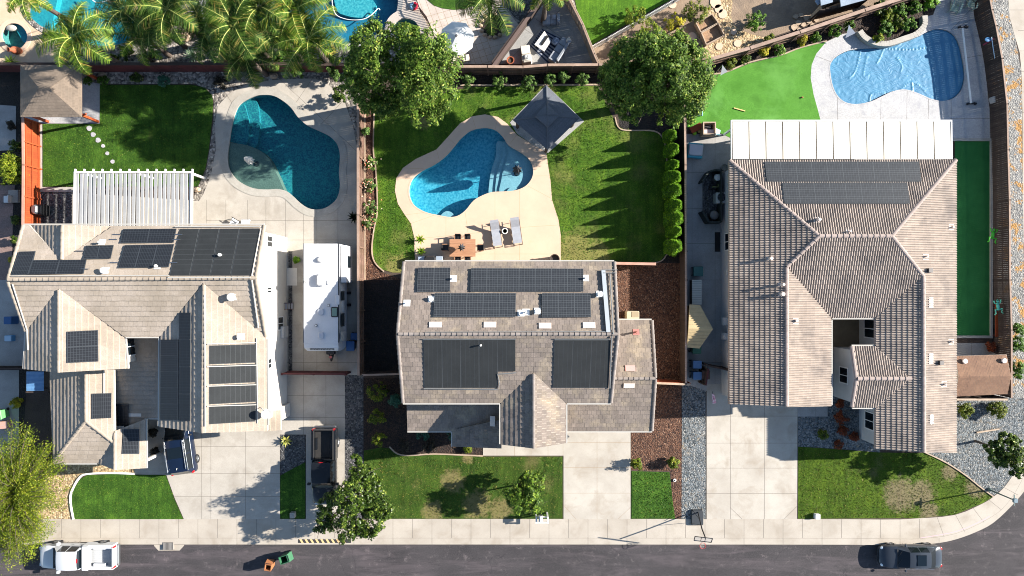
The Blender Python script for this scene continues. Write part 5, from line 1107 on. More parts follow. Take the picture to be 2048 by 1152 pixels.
bigtree("largest evergreen crown above the play lawn corner, right of the charcoal gazebo", 1330, 150, 5.0, [(1345,105,5.8,1.7,1.4),(1375,130,5.4,1.7,1.5),(1385,165,4.8,1.5,1.6),(1370,205,4.2,1.5,1.5),(1340,225,3.4,1.0,1.2),(1345,165,5.8,1.6,1.5),(1310,90,5.4,1.3,1.2)], 46000, 13)
bigtree("dark evergreen crown over the end of the rose row", 1255, 165, 4.5, [(1290,110,5.4,1.6,1.4),(1255,120,5.0,1.6,1.4),(1230,155,4.4,1.4,1.4),(1225,190,3.6,1.1,1.3),(1265,175,4.8,1.6,1.6),(1300,200,3.8,1.5,1.6),(1260,215,3.2,1.2,1.4),(1300,150,5.0,1.3,1.3)], 44000, 14)
def spread(label, px, py, hc, rad_px, n, size, m, seed, name="shade_tree", cat="tree", group=None, nl=9, flat=.55, tr=.12, irregular=.35):
    """round street tree: lobes packed inside a crown of the given pixel radius"""
    rng = np.random.default_rng(seed); base = ground_under(px, py, hc); Rm = rad_px*(H-hc)/F; lobes = [(0, 0, hc+Rm*.25, Rm*.55, Rm*.55, Rm*.5)]
    for k in range(nl):
        a = 2*math.pi*k/nl+rng.uniform(-.2, .2); rr = Rm*rng.uniform(.5, .72); s = Rm*rng.uniform(.30, .30+irregular*.5); lobes.append((rr*math.cos(a), rr*math.sin(a), hc+rng.uniform(-.3, .25)*Rm, s, s, s*.9))
    return tree(name, label, cat, base, lobes, n, size, m, bark, tr, seed, .34, group)
base = ground_under(708, 1005, 3.4)
tree("shade_tree", "round leafy street tree overhanging the black pickup truck and the sidewalk", "tree", base, [(P(x, y, z).x-base[0], P(x, y, z).y-base[1], z, r, r, r*.9) for x, y, z, r in ((722,948,3.6,.95),(748,985,3.6,1.0),(702,990,4.2,1.25),(664,1005,3.4,.9),(650,1042,3.0,.8),(697,1050,3.4,1.0),(742,1045,3.2,1.05),(713,922,3.0,.45),(762,1020,3.0,.8),(725,1065,2.8,.7),(640,1055,2.7,.45))], 30000, .085, lf_deep, bark, .14, 21, .34)
spread("small open crowned tree on the dry middle front lawn by the mailbox", 1046, 985, 2.3, 44, 14000, .08, lf_lime2, 22, tr=.06)
spread("glossy dark green tree on the blue gravel at the street corner", 2013, 903, 3.3, 44, 12000, .10, lf_deep, 23, tr=.08)
# feathery tree at the left edge
rng = np.random.default_rng(31); base = ground_under(25, 990, 3.5); root = empty("willow_tree", base, 0, "big feathery yellow green tree overhanging the street at the lower left edge", "tree")
tb = MB(); tb.tube([(0, 0, 0), (.1, .1, 1.5), (0, .2, 2.6)], [.22, .18, .15], 8); pts = []
for k in range(185):
    a = rng.uniform(0, 2*np.pi); L_ = rng.uniform(1.6, 4.3)*(1.0 if np.sin(a) < .3 else 1.12); e = np.array([np.cos(a)*L_*.9, np.sin(a)*L_*1.25, 3.2+rng.uniform(-.6, 1.2)]); mid = e*.5+np.array([0, 0, 1.8])
    br = smooth_line([(0, .2, 2.6), tuple(mid*[1, 1, 1]), tuple(e)], 8); tb.tube([Vector(p) for p in br], list(np.linspace(.05, .008, len(br))), 4, cap=False)
    for p in br[4:]:
        m_ = 30; q = np.array(p)+rng.normal(0, .19, (m_, 3)); q[:, 2] -= abs(rng.normal(0, .15, m_)); pts.append(q)
tb.build("trunk", bark, root); V = leafquads(np.concatenate(pts), .075, rng, .5, .3); link("crown", V, np.arange(len(V)).reshape(-1, 4), lf_lime, root)
def bush(label, px, py, h, rad, n=None, size=.06, m=None, seed=0, name="shrub", cat="shrub", group=None, squash=.8, lift=0.0, clump=.5, base=None, nl=5):
    """low shrub sitting on the ground, h tall and rad metres wide, seen centred on the pixel"""
    rng = np.random.default_rng(seed or int(px*7+py)); b = base or ground_under(px, py, h*.6); lobes = [(0, 0, h*.5, rad*.8, rad*.8, h*.48)]
    for k in range(nl): a = k*2*math.pi/nl+rng.uniform(-.4, .4); lobes.append((rad*.45*math.cos(a), rad*.45*math.sin(a), h*rng.uniform(.35, .6), rad*.5, rad*.5, h*.38))
    return tree(name, label, cat, (b[0], b[1], lift), lobes, n or int(900*rad*rad+400), size, m or lf_green, bark, .03, int(px+py), .3, group)
# nine clipped cypresses
def cypress(px, py, h, r, label, seed):
    """clipped upright cone, its foliage one dense shell"""
    rng = np.random.default_rng(seed); r *= random.Random(seed).uniform(.86, 1.12); b = ground_under(px, py, h*.5); root = empty("cypress", b, 0, label, "cypress", "clipped cypresses along the right fence of the middle yard")
    r *= 1.12; n = 5200; z = rng.uniform(.05, 1, n)**.9; rr = r*(1-z**2.2)*(.55+.45*np.minimum(1, z*4)); a = rng.uniform(0, 2*np.pi, n); j = 1+.10*np.sin(a*5+z*7)+rng.normal(0, .05, n)
    C = np.c_[rr*j*np.cos(a), rr*j*np.sin(a), z*h]; V = leafquads(C, .05, rng, 1.2, .5); link("crown", V, np.arange(len(V)).reshape(-1, 4), lf_clip, root)
    t = MB(); t.tube([(0,0,0),(0,0,h*.8)], [.07, .02], 6); t.build("trunk", bark, root)
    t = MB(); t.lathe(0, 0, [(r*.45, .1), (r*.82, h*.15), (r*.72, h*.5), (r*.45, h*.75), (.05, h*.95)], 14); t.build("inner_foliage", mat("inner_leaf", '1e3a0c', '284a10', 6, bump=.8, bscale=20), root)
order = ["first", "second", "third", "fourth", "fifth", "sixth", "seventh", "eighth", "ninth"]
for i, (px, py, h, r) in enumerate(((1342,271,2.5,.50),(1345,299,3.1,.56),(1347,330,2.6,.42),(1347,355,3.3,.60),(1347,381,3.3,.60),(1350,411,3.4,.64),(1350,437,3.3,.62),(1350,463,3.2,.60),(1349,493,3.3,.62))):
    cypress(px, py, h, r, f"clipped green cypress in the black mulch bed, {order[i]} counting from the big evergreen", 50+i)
# roses and shrubs
RB = "rose bushes in the narrow bed beside the back lawn"
for px, py, r, s in ((740,325,.55,"white flowered rose bush at the far end of the bed beside the long fence"),(738,370,.65,"rose bush with yellowing leaves, second from the white flowered one"),(741,415,.65,"rose bush with orange blooms opposite the dark agave"),(738,445,.6,"rose bush nearest the middle house in the narrow bed")):
    t = bush(s, px, py, 1.3, r, 1500, .05, lf_rose, name="rose_bush", cat="rose bush", group=RB)
    rng = np.random.default_rng(int(py)); k = 36; C = np.c_[rng.normal(0, r*.6, k), rng.normal(0, r*.6, k), rng.uniform(.8, 1.5, k)]; V = leafquads(C, .055, rng, .3, .9); link("blossoms", V, np.arange(len(V)).reshape(-1, 4), lf_fl, t)
t = bush("red flowered rose bush in the shaded corner under the evergreen", 731, 262, 1.2, .3, 500, .05, lf_rose, name="rose_bush", cat="rose bush", group=RB)
RR = "pale rose bushes in a row by the back fence"
for px, py, r, s in ((935,158,.7,"pale rose bush touching the broad evergreen at the left end of the fence row"),(1000,160,.68,"pale rose bush left of the gazebo peak in the fence row"),(1058,163,.75,"widest pale rose bush just above the gazebo tip"),(1100,158,.62,"pale rose bush between gazebo tip and dirt patch in the fence row"),(1128,152,.45,"slim pale rose bush fourth along the straight edging"),(1165,158,.55,"pale rose bush next to the dark evergreen at the right end of the row")):
    bush(s, px, py, 1.4, r, 1700, .055, lf_rose, name="rose_bush", cat="rose bush", group=RR)
bush("round clipped bright green hedge ball against the left fence", 20, 336, 2.2, 1.45, 14000, .06, lf_lime, name="round_hedge", cat="hedge")
for px, py, h, r, n, m_, s in ((1274,929,1.0,.5,1800,lf_gold,"round golden green bush at the edge of the middle driveway"),(1346,927,1.0,.52,1900,lf_gold,"round golden green bush near the blue gravel strip"),(1932,822,1.2,.68,3000,lf_gold,"ball shaped variegated bush close to the barrel tile roof edge"),(1998,820,1.2,.75,3400,lf_gold,"ball shaped variegated bush below the shed, nearer the corner"),
    (755,785,1.4,.9,2600,lf_gold,"shaded dense shrub near the dark short fence beside the middle house"),(755,835,1.4,.8,2600,lf_gold,"shaded shrub halfway down the bed beside the middle house"),(757,880,1.3,.62,1900,lf_gold,"shrub with a sunlit golden top at the front end of the side bed"),(790,802,1.5,.55,2600,lf_blue,"blue green round bush against the corner of the middle house"),(845,868,1.1,.6,1300,lf_blue,"blue green bush half hidden under the front porch roof"),(905,868,1.0,.5,900,lf_blue,"small blue green bush beside the porch post"),(810,893,.9,.6,900,lf_dark,"dark low bush in front of the shaded porch bed"),(858,893,.9,.55,900,lf_dark,"second dark low bush in the shaded porch bed"),(935,898,.5,.35,300,lf_gold,"tiny pale bush on the red mulch beside the front walk"),
    (1684,836,.9,.62,1700,lf_dry,"large dark red dry bush in the shaded blue gravel bed"),(1646,870,.5,.38,500,lf_gold,"small yellow green tuft in the shaded blue gravel bed"),(1681,808,.5,.35,450,lf_dry,"small red bush nearest the house wall in the blue gravel bed"),(1709,874,.5,.4,600,lf_dry,"low red bush beside the white corner wall"),(1685,862,.4,.45,450,lf_dry,"sparse red ground plant below the large dry bush"),(1678,889,.3,.4,350,lf_dry,"flat red ground plant at the lawn edge"),
    (305,866,.8,.32,900,lf_dark,"dark round shrub in the shaded porch nook of the left house"),(308,903,.8,.34,1000,lf_dark,"second dark round shrub in the porch nook, beside the family van"),
    (2036,690,1.5,.8,2600,lf_green,"tall green hedge shrub outside the dark fence near the shed"),(2038,740,1.4,.8,2600,lf_green,"green hedge shrub by the shed corner outside the fence"),(2036,660,1.4,.6,1700,lf_green,"upper green hedge shrub on the corner gravel"),
    (1540,78,.9,.4,500,lf_gold,"yellowing shrub in the middle of the slanting fence bed"),(1530,100,.8,.5,700,lf_yellow,"orange yellow shrub beside the artificial turf edge"),(1560,98,.7,.5,700,lf_green,"green shrub beside the orange yellow one in the turf bed"),(1460,125,.8,.5,700,lf_gold,"dull gold shrub left in the turf bed"),(1490,118,.7,.45,600,lf_deep,"dark green shrub between gold and orange ones in the turf bed"),(1606,80,.8,.4,600,lf_yellow,"small orange tinged shrub at the right of the turf bed"),(1632,74,.7,.4,600,lf_green,"small green shrub near the start of the white deck"),(1672,60,1.0,.5,1000,lf_green,"light green shrub casting a spiky shadow on the white deck"),(1700,52,.9,.4,700,lf_green,"green shrub next to the first shade sail tip"),
    (1515,40,1.9,.9,2600,lf_green,"bushy green citrus on the pale gravel beyond the slanting fence"),(1395,22,1.7,1.2,3000,lf_gold,"sprawling olive gold bush hanging over the planter boxes"),(1350,45,1.5,.9,1500,lf_yellow,"bright yellow leaved bush between picket fence and planter boxes"),(1300,60,1.8,1.2,2400,lf_lime,"lime green bush spreading over the white picket fence"),(1270,30,1.8,1.0,2000,lf_lime,"lime green bush on the bright lawn by the picket fence"),(1236,98,1.0,.5,600,lf_yellow,"small yellow bush in front of the dark evergreen"),
    (20,250,.8,.4,500,lf_dark,"dark low shrub behind the left hand neighbour path"),(28,290,.9,.45,700,lf_deep,"dark green shrub above the clipped hedge ball"),(30,440,.9,.4,700,lf_deep,"dark shrub below the white chair at the left edge"),(28,480,1.0,.42,800,lf_deep,"dark green shrub beside the reddish pavers"),(24,520,.7,.35,500,lf_yellow,"shrub with yellow flowers beside the left house corner"),(28,805,.9,.5,260,lf_yellow,"nearly bare shrub with yellow leaves by the green bin"),
    (205,160,.6,.4,400,lf_green,"low plant by the gazebo corner in the rock bed"),(270,155,.7,.5,700,lf_deep,"dark spiky grass clump under the red fence"),(325,160,.8,.55,900,lf_blue,"blue green shrub in the rock bed above the lawn"),(440,165,.7,.6,900,lf_dark,"dark purple shrub in the rock bed where it bends to the pool"),(175,160,.5,.35,350,lf_green,"potted plant beside the gazebo"),(593,520,.5,.22,300,lf_clip,"little bright green ball plant beside the white house wall")):
    bush(s, px, py, h, r, n, .055, m_)
for px, py, s in ((586,478,"left"),): pass
for k, (px, py, r, m_) in enumerate(((1772,58,.7,lf_green),(1792,45,.8,lf_gold),(1818,50,.7,lf_green),(1800,22,.8,lf_green),(1775,32,.6,lf_lime),(1757,78,.4,lf_lime),(1765,16,.7,lf_deep),(1830,15,.6,lf_green),(1862,5,.6,lf_clip))):
    bush(["strappy green plant at the centre of the pool planting bed","gold green plant near the middle of the pool planting bed","green plant against the pool side of the seat wall bed","tall green plant at the back of the pool planting bed","pale lime plant left in the pool planting bed","tiny lime tuft at the curve of the seat wall","dark plant next to the slanting fence above the pool","green plant near the pale deck end of the bed","bright green plant beside the garden chairs"][k], px, py, .9, r, 1300, .075, m_, group="plants in the bed above the covered pool")
# agaves and yuccas: rosettes of pointed leaves
def rosette(label, px, py, h, r, m, n=26, name="agave", cat="agave", curve=.35, w=.07, group=None, base=None, seed=5):
    rng = random.Random(seed+int(px)); bpt = base or ground_under(px, py, h*.6); root = empty(name, bpt, 0, label, cat, group); b = MB()
    for k in range(n):
        a = k*2.399+rng.uniform(-.15, .15); t = k/n; el = R(8+72*t*rng.uniform(.85, 1.1)); L_ = r*(1.05-.25*t); d = Vector((math.cos(a)*math.cos(el), math.sin(a)*math.cos(el), math.sin(el))); s = Vector((-math.sin(a), math.cos(a), 0))
        p0 = Vector((0, 0, h*.18)); p1 = p0+d*L_*.5+Vector((0, 0, .02)); p2 = p0+d*L_-Vector((0, 0, curve*L_*.25*(1-t)))
        b.add([p0-s*w*.4, p0+s*w*.4, p1+s*w, p2, p1-s*w, p1+Vector((0, 0, -.02))], [(0, 1, 2, 5), (0, 5, 4), (5, 2, 3), (5, 3, 4)])
    b.build("rosette", m, root); t = MB(); t.cyl(0, 0, 0, h*.3, .06, .04, 8); t.build("stem", bark, root); return root
ag_y = leaf_mat("agave_yellow", '7d8a3a', 'b8b46a', 'd0c98a', .2, .2); ag_b = leaf_mat("agave_blue", '6d8a72', '9fb89c', 'b8ccae', .15, .2); ag_d = leaf_mat("agave_dark", '10160f', '1e2a1c', '2c3a26', .1, .2); ag_g = leaf_mat("yucca_green", '4a6a1c', '86a634', 'b0c04c', .3, .2)
rosette("yellow variegated agave on the black gravel between the two front driveways", 570, 883, .7, .55, ag_y, 22)
rosette("spiky blue agave in the rock bed behind the red fence", 382, 109, .9, .85, ag_b, 46, w=.035)
rosette("dark agave against the long fence beside the trailer", 706, 434, .9, .62, ag_d, 26, w=.06)
rosette("yellow green yucca nearest the dining set on the cream deck edge", 838, 478, 1.5, .5, ag_g, 26, "yucca", "yucca", w=.05)
rosette("yellow green yucca closest to the grill by the middle house", 840, 502, 1.5, .5, ag_g, 26, "yucca", "yucca", w=.05)
rosette("strappy yellow plant in the rock bed behind the red fence", 408, 84, .6, .5, ag_g, 30, "yucca", "yucca", w=.03)
rosette("yellow green strappy plant along the left end of the back fence", 18, 122, .8, .75, ag_g, 40, "yucca", "yucca", w=.03)
# palms
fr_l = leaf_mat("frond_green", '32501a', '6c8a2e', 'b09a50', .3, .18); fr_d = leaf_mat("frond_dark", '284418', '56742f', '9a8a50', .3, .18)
def palm(label, px, py, h, L_, nf, m, seed, lean=0.0, droop=1.0, name="palm_tree"):
    rng = np.random.default_rng(seed); L_ *= rng.uniform(.88, 1.12); b0 = ground_under(px, py, h); root = empty(name, b0, 0, label, "palm tree", "feathery palms behind the back fence")
    t = MB(); t.tube([(0, 0, 0), (0, 0, h*.5), (0, 0, h)], [.22, .17, .15], 10); t.build("trunk", bark, root)
    V = []; nV = 0; Fq = []; rb = MB()
    nf = int(nf*1.15)
    for k in range(nf):
        a = 2*math.pi*k/nf*1.0+rng.uniform(-.25, .25); el = rng.uniform(.15, 1.1); Lf = L_*rng.uniform(.8, 1.08); dr = droop*rng.uniform(.7, 1.2)
        pr = []; p = np.array([0, 0, h]); ns = 30
        for q in range(ns+1):
            f = q/ns; e = el-dr*1.9*f**1.3; pr.append(p.copy()); p = p+np.array([math.cos(a)*math.cos(e), math.sin(a)*math.cos(e), math.sin(e)])*Lf/ns
        rb.tube([Vector(x) for x in pr[::3]+[pr[-1]]], list(np.linspace(.03, .006, len(pr[::3])+1)), 4, cap=False)
        sd_ = np.array([-math.sin(a), math.cos(a), 0])
        for q in range(2, ns):
            f = q/ns; ll = Lf*.27*math.sin(math.pi*min(1, .18+f*.80))**.7; fw = (pr[q+1]-pr[q]); fw /= np.linalg.norm(fw)
            for sgn in (-1, 1):
                for u in (0, .5):
                    c = pr[q]+(pr[q+1]-pr[q])*u; d = sd_*sgn*rng.uniform(.75, 1.0)+fw*rng.uniform(.35, .6)+np.array([0, 0, rng.uniform(-.3, .15)]); d /= np.linalg.norm(d); l = ll*rng.uniform(.8, 1.1); w = .022*fw
                    V += [c-w, c+w, c+d*l*.6+w*.8+[0, 0, -.02], c+d*l+[0, 0, -.1*l], c+d*l*.6-w*.8+[0, 0, -.02]]; Fq.append((nV, nV+1, nV+2, nV+3, nV+4)); nV += 5
    link("fronds", np.array(V), Fq, m, root); rb.build("frond_stem", mat("frond_rib", '9aa04e', rough=.6), root)
palm("big bright palm whose fronds hang over the taupe gazebo roof", 146, 74, 6.6, 3.5, 15, fr_l, 61)
palm("palm with dense grey green fronds left of the white patio", 335, 18, 6.6, 3.2, 16, fr_d, 62)
palm("palm dropping a long frond onto the red fence at the rock bed", 305, 45, 4.8, 2.8, 11, fr_d, 63)
palm("young palm with upright yellow green fronds above the turquoise pool", 285, 74, 3.84, 2.4, 7, fr_l, 64)
palm("broad palm beside the left half of the large blue pool", 470, 50, 6.6, 3.6, 16, fr_d, 65)
palm("palm whose fronds cross the top edge right of the white patio", 520, 15, 6.24, 3.2, 15, fr_d, 66)
palm("bright palm standing in front of the large blue pool", 618, 78, 6.24, 3.4, 14, fr_l, 67)
palm("low palm drooping over the red fence above the curving pool deck", 490, 112, 4.2, 2.8, 12, fr_d, 68)
palm("palm hanging into the picture beyond the white patio umbrella", 978, -8, 6.0, 3.0, 13, fr_d, 69)
palm("palm tip drooping at the top edge above the striped rug patio", 1095, -28, 6.0, 2.6, 11, fr_l, 70)
palm("palm with few fronds leaning from the upper left corner", 52, -10, 6.0, 2.4, 11, fr_l, 71)
bush("light green climbing shrub spilling over the red fence beside the curving deck", 592, 140, 2.0, .5, 1500, .07, lf_rose)
bush("shrub draped over the red fence next to the tall evergreen", 665, 145, 2.0, .55, 1500, .07, lf_rose)
bush("dark shrub at the base of the tall evergreen by the grey deck", 680, 190, 1.6, .8, 1900, .07, lf_deep)

palm("palm filling the gap between turquoise pool and white patio", 245, 20, 5.0, 2.8, 12, fr_d, 72)
palm("palm rising between white patio and trampoline", 415, 62, 5.4, 3.0, 13, fr_d, 73)
palm("palm in front of the trampoline at the top edge", 445, 5, 6.2, 3.0, 13, fr_l, 74)
palm("palm between broad palm and large blue pool", 560, 72, 5.6, 3.0, 12, fr_d, 75)
palm("palm leaning over the lower rim of the large blue pool", 585, 25, 6.4, 3.0, 12, fr_l, 76)
for px, py, h, r, m_, s in ((250,105,1.0,.7,lf_deep,"dark shrub behind the red fence left of the drooping frond"),(300,112,.9,.6,lf_dark,"dark plant on the rocks under the young palm"),(430,60,1.4,.9,lf_deep,"dense shrub beside the dark grass patch"),(455,100,1.2,.8,lf_green,"green shrub at the end of the boulder line"),(520,100,1.4,.9,lf_deep,"dense dark shrub under the broad palm"),(560,112,1.2,.8,lf_green,"green shrub behind the red fence below the blue pool"),(610,112,1.2,.7,lf_deep,"dark shrub under the bright palm by the red fence"),(655,110,1.3,.8,lf_deep,"dark shrub filling the corner by the tall evergreen"),(320,45,1.6,1.0,lf_deep,"deep green mass under the palms left of the white patio"),(350,30,1.4,.8,lf_green,"green undergrowth shrub touching the white patio"),(190,108,.9,.6,lf_deep,"low dark shrub below the turquoise pool rim"),(225,118,.8,.5,lf_gold,"small golden shrub against the red fence")):
    bush(s, px, py, h, r, int(1500*r*r+500), .07, m_)
# ---------------------------------------------------------------- vehicles
def wheel(root, x, y, r, w=.24, face=1):
    b = MB(); b.T = Matrix.Translation((x, y, r)) @ Matrix.Rotation(R(90), 4, 'X'); b.lathe(0, 0, [(r*.62, -w/2), (r*.95, -w/2), (r, -w*.3), (r, w*.3), (r*.95, w/2), (r*.62, w/2)], 20); t = b.build("wheel", black_rubber, root)
    b = MB(); b.T = Matrix.Translation((x, y, r)) @ Matrix.Rotation(R(90), 4, 'X'); s = -face; b.lathe(0, 0, [(r*.62, s*w*.45), (r*.55, s*w*.3), (r*.15, s*w*.38), (.001, s*w*.4)], 20)
    for k in range(5):
        a = k*2*math.pi/5; b.bar((0, 0, s*w*.42), (r*.6*math.cos(a), r*.6*math.sin(a), s*w*.42), r*.14, .02)
    b.build("rim", chrome, t)
def car(name, label, cat, loc, rz, st, zones, paint, wheels, r=.34, extras=None, zl=.24):
    root = empty(name, loc, R(rz), label, cat); P_ = []
    for x, w, zb, tw, zt in st:
        h = [(w*.90, zl), (w, zl+.22), (w*.995, zb*.86), (w*.94, zb), (tw, zt), (tw*.6, zt+.035), (0, zt+.05)]
        P_.append([(x, -y, z) for y, z in h]+[(x, y, z) for y, z in h[-2::-1]])
    body, glass = MB(), {}
    n = len(P_[0])
    for i, zn in enumerate(zones):
        for j in range(n-1):
            q = [P_[i][j], P_[i][j+1], P_[i+1][j+1], P_[i+1][j]]; side = j in (3, n-5); top = 4 <= j <= n-6
            nm = None
            if zn == 'c' and side: nm = "side_window"
            if zn == 'w' and top: nm = "windshield"
            if zn == 'r' and top: nm = "rear_window"
            if zn == 's' and j in (5, 6) and False: nm = "sunroof"
            if nm: glass.setdefault(nm+("_" if j > n//2 and nm == "side_window" else ""), MB()).add(q, [(0, 1, 2, 3)])
            else: body.add(q, [(0, 1, 2, 3)])
    for i in (0, -1): body.add(P_[i], [tuple(range(n))])
    o = body.build("body", paint, root, smooth=True)
    bv = o.modifiers.new("weld", 'WELD'); bv.merge_threshold = .001
    sm = o.modifiers.new("edge", 'EDGE_SPLIT'); sm.split_angle = R(28)
    for k, g in glass.items(): g.build(k.rstrip("_"), glass_dark, root)
    for i, zn in enumerate(zones):
        if zn == 'w':
            x_, w_, zb_, tw_, zt_ = st[i+1]; k_ = MB(); k_.bar((x_+.03, -tw_, zt_+.035), (x_+.03, tw_, zt_+.035), .10, .03)
            for yy in (-.1, .5): k_.bar((x_+.0, yy, zt_+.06), (x_-.22, yy-.5, zt_+.20), .025, .02)
            k_.build("cowl", black_plastic, root)
            for xx in (st[i][0]-.02, st[i][0]-.9):
                for s_ in (-1, 1): k_ = MB(); k_.bar((xx, s_*(w_+.004), .35), (xx, s_*(w_*.97), zb_-.05), .015, .012); k_.build("door_seam", black_plastic, root)
    for wx, wy in wheels: wheel(root, wx, wy*1.0, r, face=1 if wy > 0 else -1)
    u = MB(); L_ = st[-1][0]-st[0][0]; u.box(st[0][0]+.15, st[-1][0]-.15, -st[len(st)//2][1]*.85, st[len(st)//2][1]*.85, .2, .4); u.build("chassis", black_plastic, root)
    return root
def paintm(name, c, rough=.28): return mat(name, c, rough=rough, coat=.22, spec=.35)
red_l = mat("tail_light_red", 'a01014', rough=.2, coat=.5); head_l = mat("headlight", 'c9d2d6', rough=.12, coat=.6)
trim_c = mat("bright_trim", 'd0d3d5', rough=.2, metal=.9)
# sedan
c = P(1828, 1117, .9); sed = car("sedan", "dark grey sedan with a sunroof parked at the kerb near the street corner", "car", (c.x, c.y, Z_ST), 180,
    [(-2.42,.55,.62,.45,.64),(-2.30,.80,.78,.62,.82),(-2.0,.88,.90,.70,.95),(-1.72,.90,.93,.72,.99),(-1.15,.915,.94,.60,1.36),(-1.05,.915,.94,.60,1.38),(-.35,.92,.93,.62,1.42),(-.28,.92,.93,.62,1.42),(.45,.92,.92,.60,1.38),(.52,.92,.92,.60,1.36),(1.22,.915,.90,.70,.96),(1.7,.90,.83,.66,.88),(2.15,.84,.70,.60,.76),(2.36,.70,.58,.48,.62),(2.45,.50,.5,.35,.52)],
    "ttt" "rpcpcp" "w" "hhhh", paintm("paint_graphite", '33383f', .22), [(1.48,.80),(1.48,-.80),(-1.42,.80),(-1.42,-.80)])
b = MB(); b.box(-.72, -.02, -.42, .42, 1.44, 1.485); b.build("sunroof", glass_dark, sed)
for y in (-.66, .66):
    b = MB(); b.ell((2.22, y, .60), (.2, .14, .08), 10, 5); b.build("headlight", head_l, sed); b = MB(); b.ell((-2.25, y, .76), (.16, .16, .07), 10, 5); b.build("tail_light", red_l, sed)
    s = 1 if y > 0 else -1; b = MB(); b.ell((.62, s*1.0, .98), (.09, .11, .07), 8, 5); b.build("mirror", paintm("paint_graphite", ''), sed); b = MB(); b.tube([(-1.6, s*.86, 1.0), (-1.0, s*.86, .96), (.6, s*.87, .94)], .014, 5); b.build("trim", trim_c, sed)
# white pickup
def pickup(name, label, loc, rz, paint, cab_roof, bed_m, L0=5.9, box=False, hood=1.15, hr=.95):
    root = car(name, label, "pickup truck", loc, rz, [(-.55,.93,1.15,.74,1.18),(-.5,.94,1.18,.72,1.78),(-.42,.94,1.18,.72,1.82),(.30,.95,1.17,.73,1.86),(.36,.95,1.17,.73,1.86),(1.02,.95,1.15,.72,1.82),(1.08,.95,1.15,.71,1.80),(1.62,.95,1.12,.80,1.20),(2.2,.94,1.08,.78,1.14),(2.7,.90,1.02,.72,1.08),(2.92,.82,.90,.62,.94),(2.98,.74,.70,.55,.74)],
        "r" "pcpcp" "w" "hhhh".ljust(4, 'h'), paint, [(1.95,.86),(1.95,-.86),(-1.75,.86),(-1.75,-.86)], .40, zl=.42)
    b = MB(); z0, z1 = .5, 1.18
    for s in (-1, 1): b.box(-2.92, -.56, min(s*.76, s*.96), max(s*.76, s*.96), z0, z1); b.box(-2.2, -1.3, min(s*.56, s*.76), max(s*.56, s*.76), .7, 1.0)
    b.box(-2.96, -2.86, -.76, .76, z0, z1-.02); b.box(-.62, -.56, -.76, .76, z0, z1); b.build("cargo_bed", paint, root)
    b = MB(); b.box(-2.86, -.62, -.76, .76, .62, .70)
    for k in range(9): b.box(-2.84, -.64, -.7+k*.16, -.63+k*.16, .70, .715)
    b.build("bed_floor", bed_m, root)
    b = MB(); b.box(-2.9, -.58, -.80, -.72, z1, z1+.03); b.box(-2.9, -.58, .72, .80, z1, z1+.03); b.box(-2.97, -2.87, -.8, .8, z1, z1+.03); b.build("bed_rail", bed_m if not box else paint, root)
    b = MB(); b.rbox(-3.12, -2.98, -.85, .85, .5, .72, .04); b.build("bumper", chrome, root); b = MB(); b.rbox(2.96, 3.08, -.85, .85, .5, .75, .04); b.build("bumper", chrome, root)
    for y in (-.86, .86):
        s = 1 if y > 0 else -1
        b = MB(); b.box(-2.99, -2.86, min(y, y-s*.14), max(y, y-s*.14)+.0, .85, 1.2); b.build("tail_light", red_l, root)
        b = MB(); b.box(2.82, 2.97, y*.72-.12, y*.72+.12, .78, .95); b.build("headlight", head_l, root)
        b = MB(); b.rbox(1.2, 1.38, min(s*.98, s*1.22), max(s*.98, s*1.22), 1.15, 1.36, .03); b.build("mirror", black_plastic if not box else paint, root)
        b = MB(); b.box(-.55, 1.6, min(s*.955, s*.965), max(s*.955, s*.965), 1.12, 1.16); b.build("trim", black_plastic, root)
        b = MB(); b.box(.2, .34, min(s*.965, s*.985), max(s*.965, s*.985), .98, 1.02); b.box(-.5, -.36, min(s*.965, s*.985), max(s*.965, s*.985), .98, 1.02); b.build("door_handle", chrome, root)
    b = MB(); b.box(-.56, -.50, -.16, .16, 1.80, 1.86); b.build("brake_light", red_l, root)
    if box: b = MB(); b.rbox(-1.12, -.62, -.95, .95, 1.0, 1.42, .05); b.build("tool_box", paint, root)
    return root
c = P(148, 1117, 1.2); wt = pickup("pickup_truck", "white crew cab pickup truck with a white tool box parked under the feathery tree", (c.x, c.y, Z_ST), 180, paintm("paint_white", 'b9bbbe', .3), None, mat("bed_liner_grey", 'a5a7a8', rough=.6), box=True)
c = P(644, 928, 1.2); bt = pickup("pickup_truck", "black pickup truck with an empty ribbed cargo bed parked under the street tree", (-14.75, -14.0, .02), -90, paintm("paint_black", '17191c', .2), None, mat("bed_liner_black", '2e2c2b', '262524', 3, rough=.75))
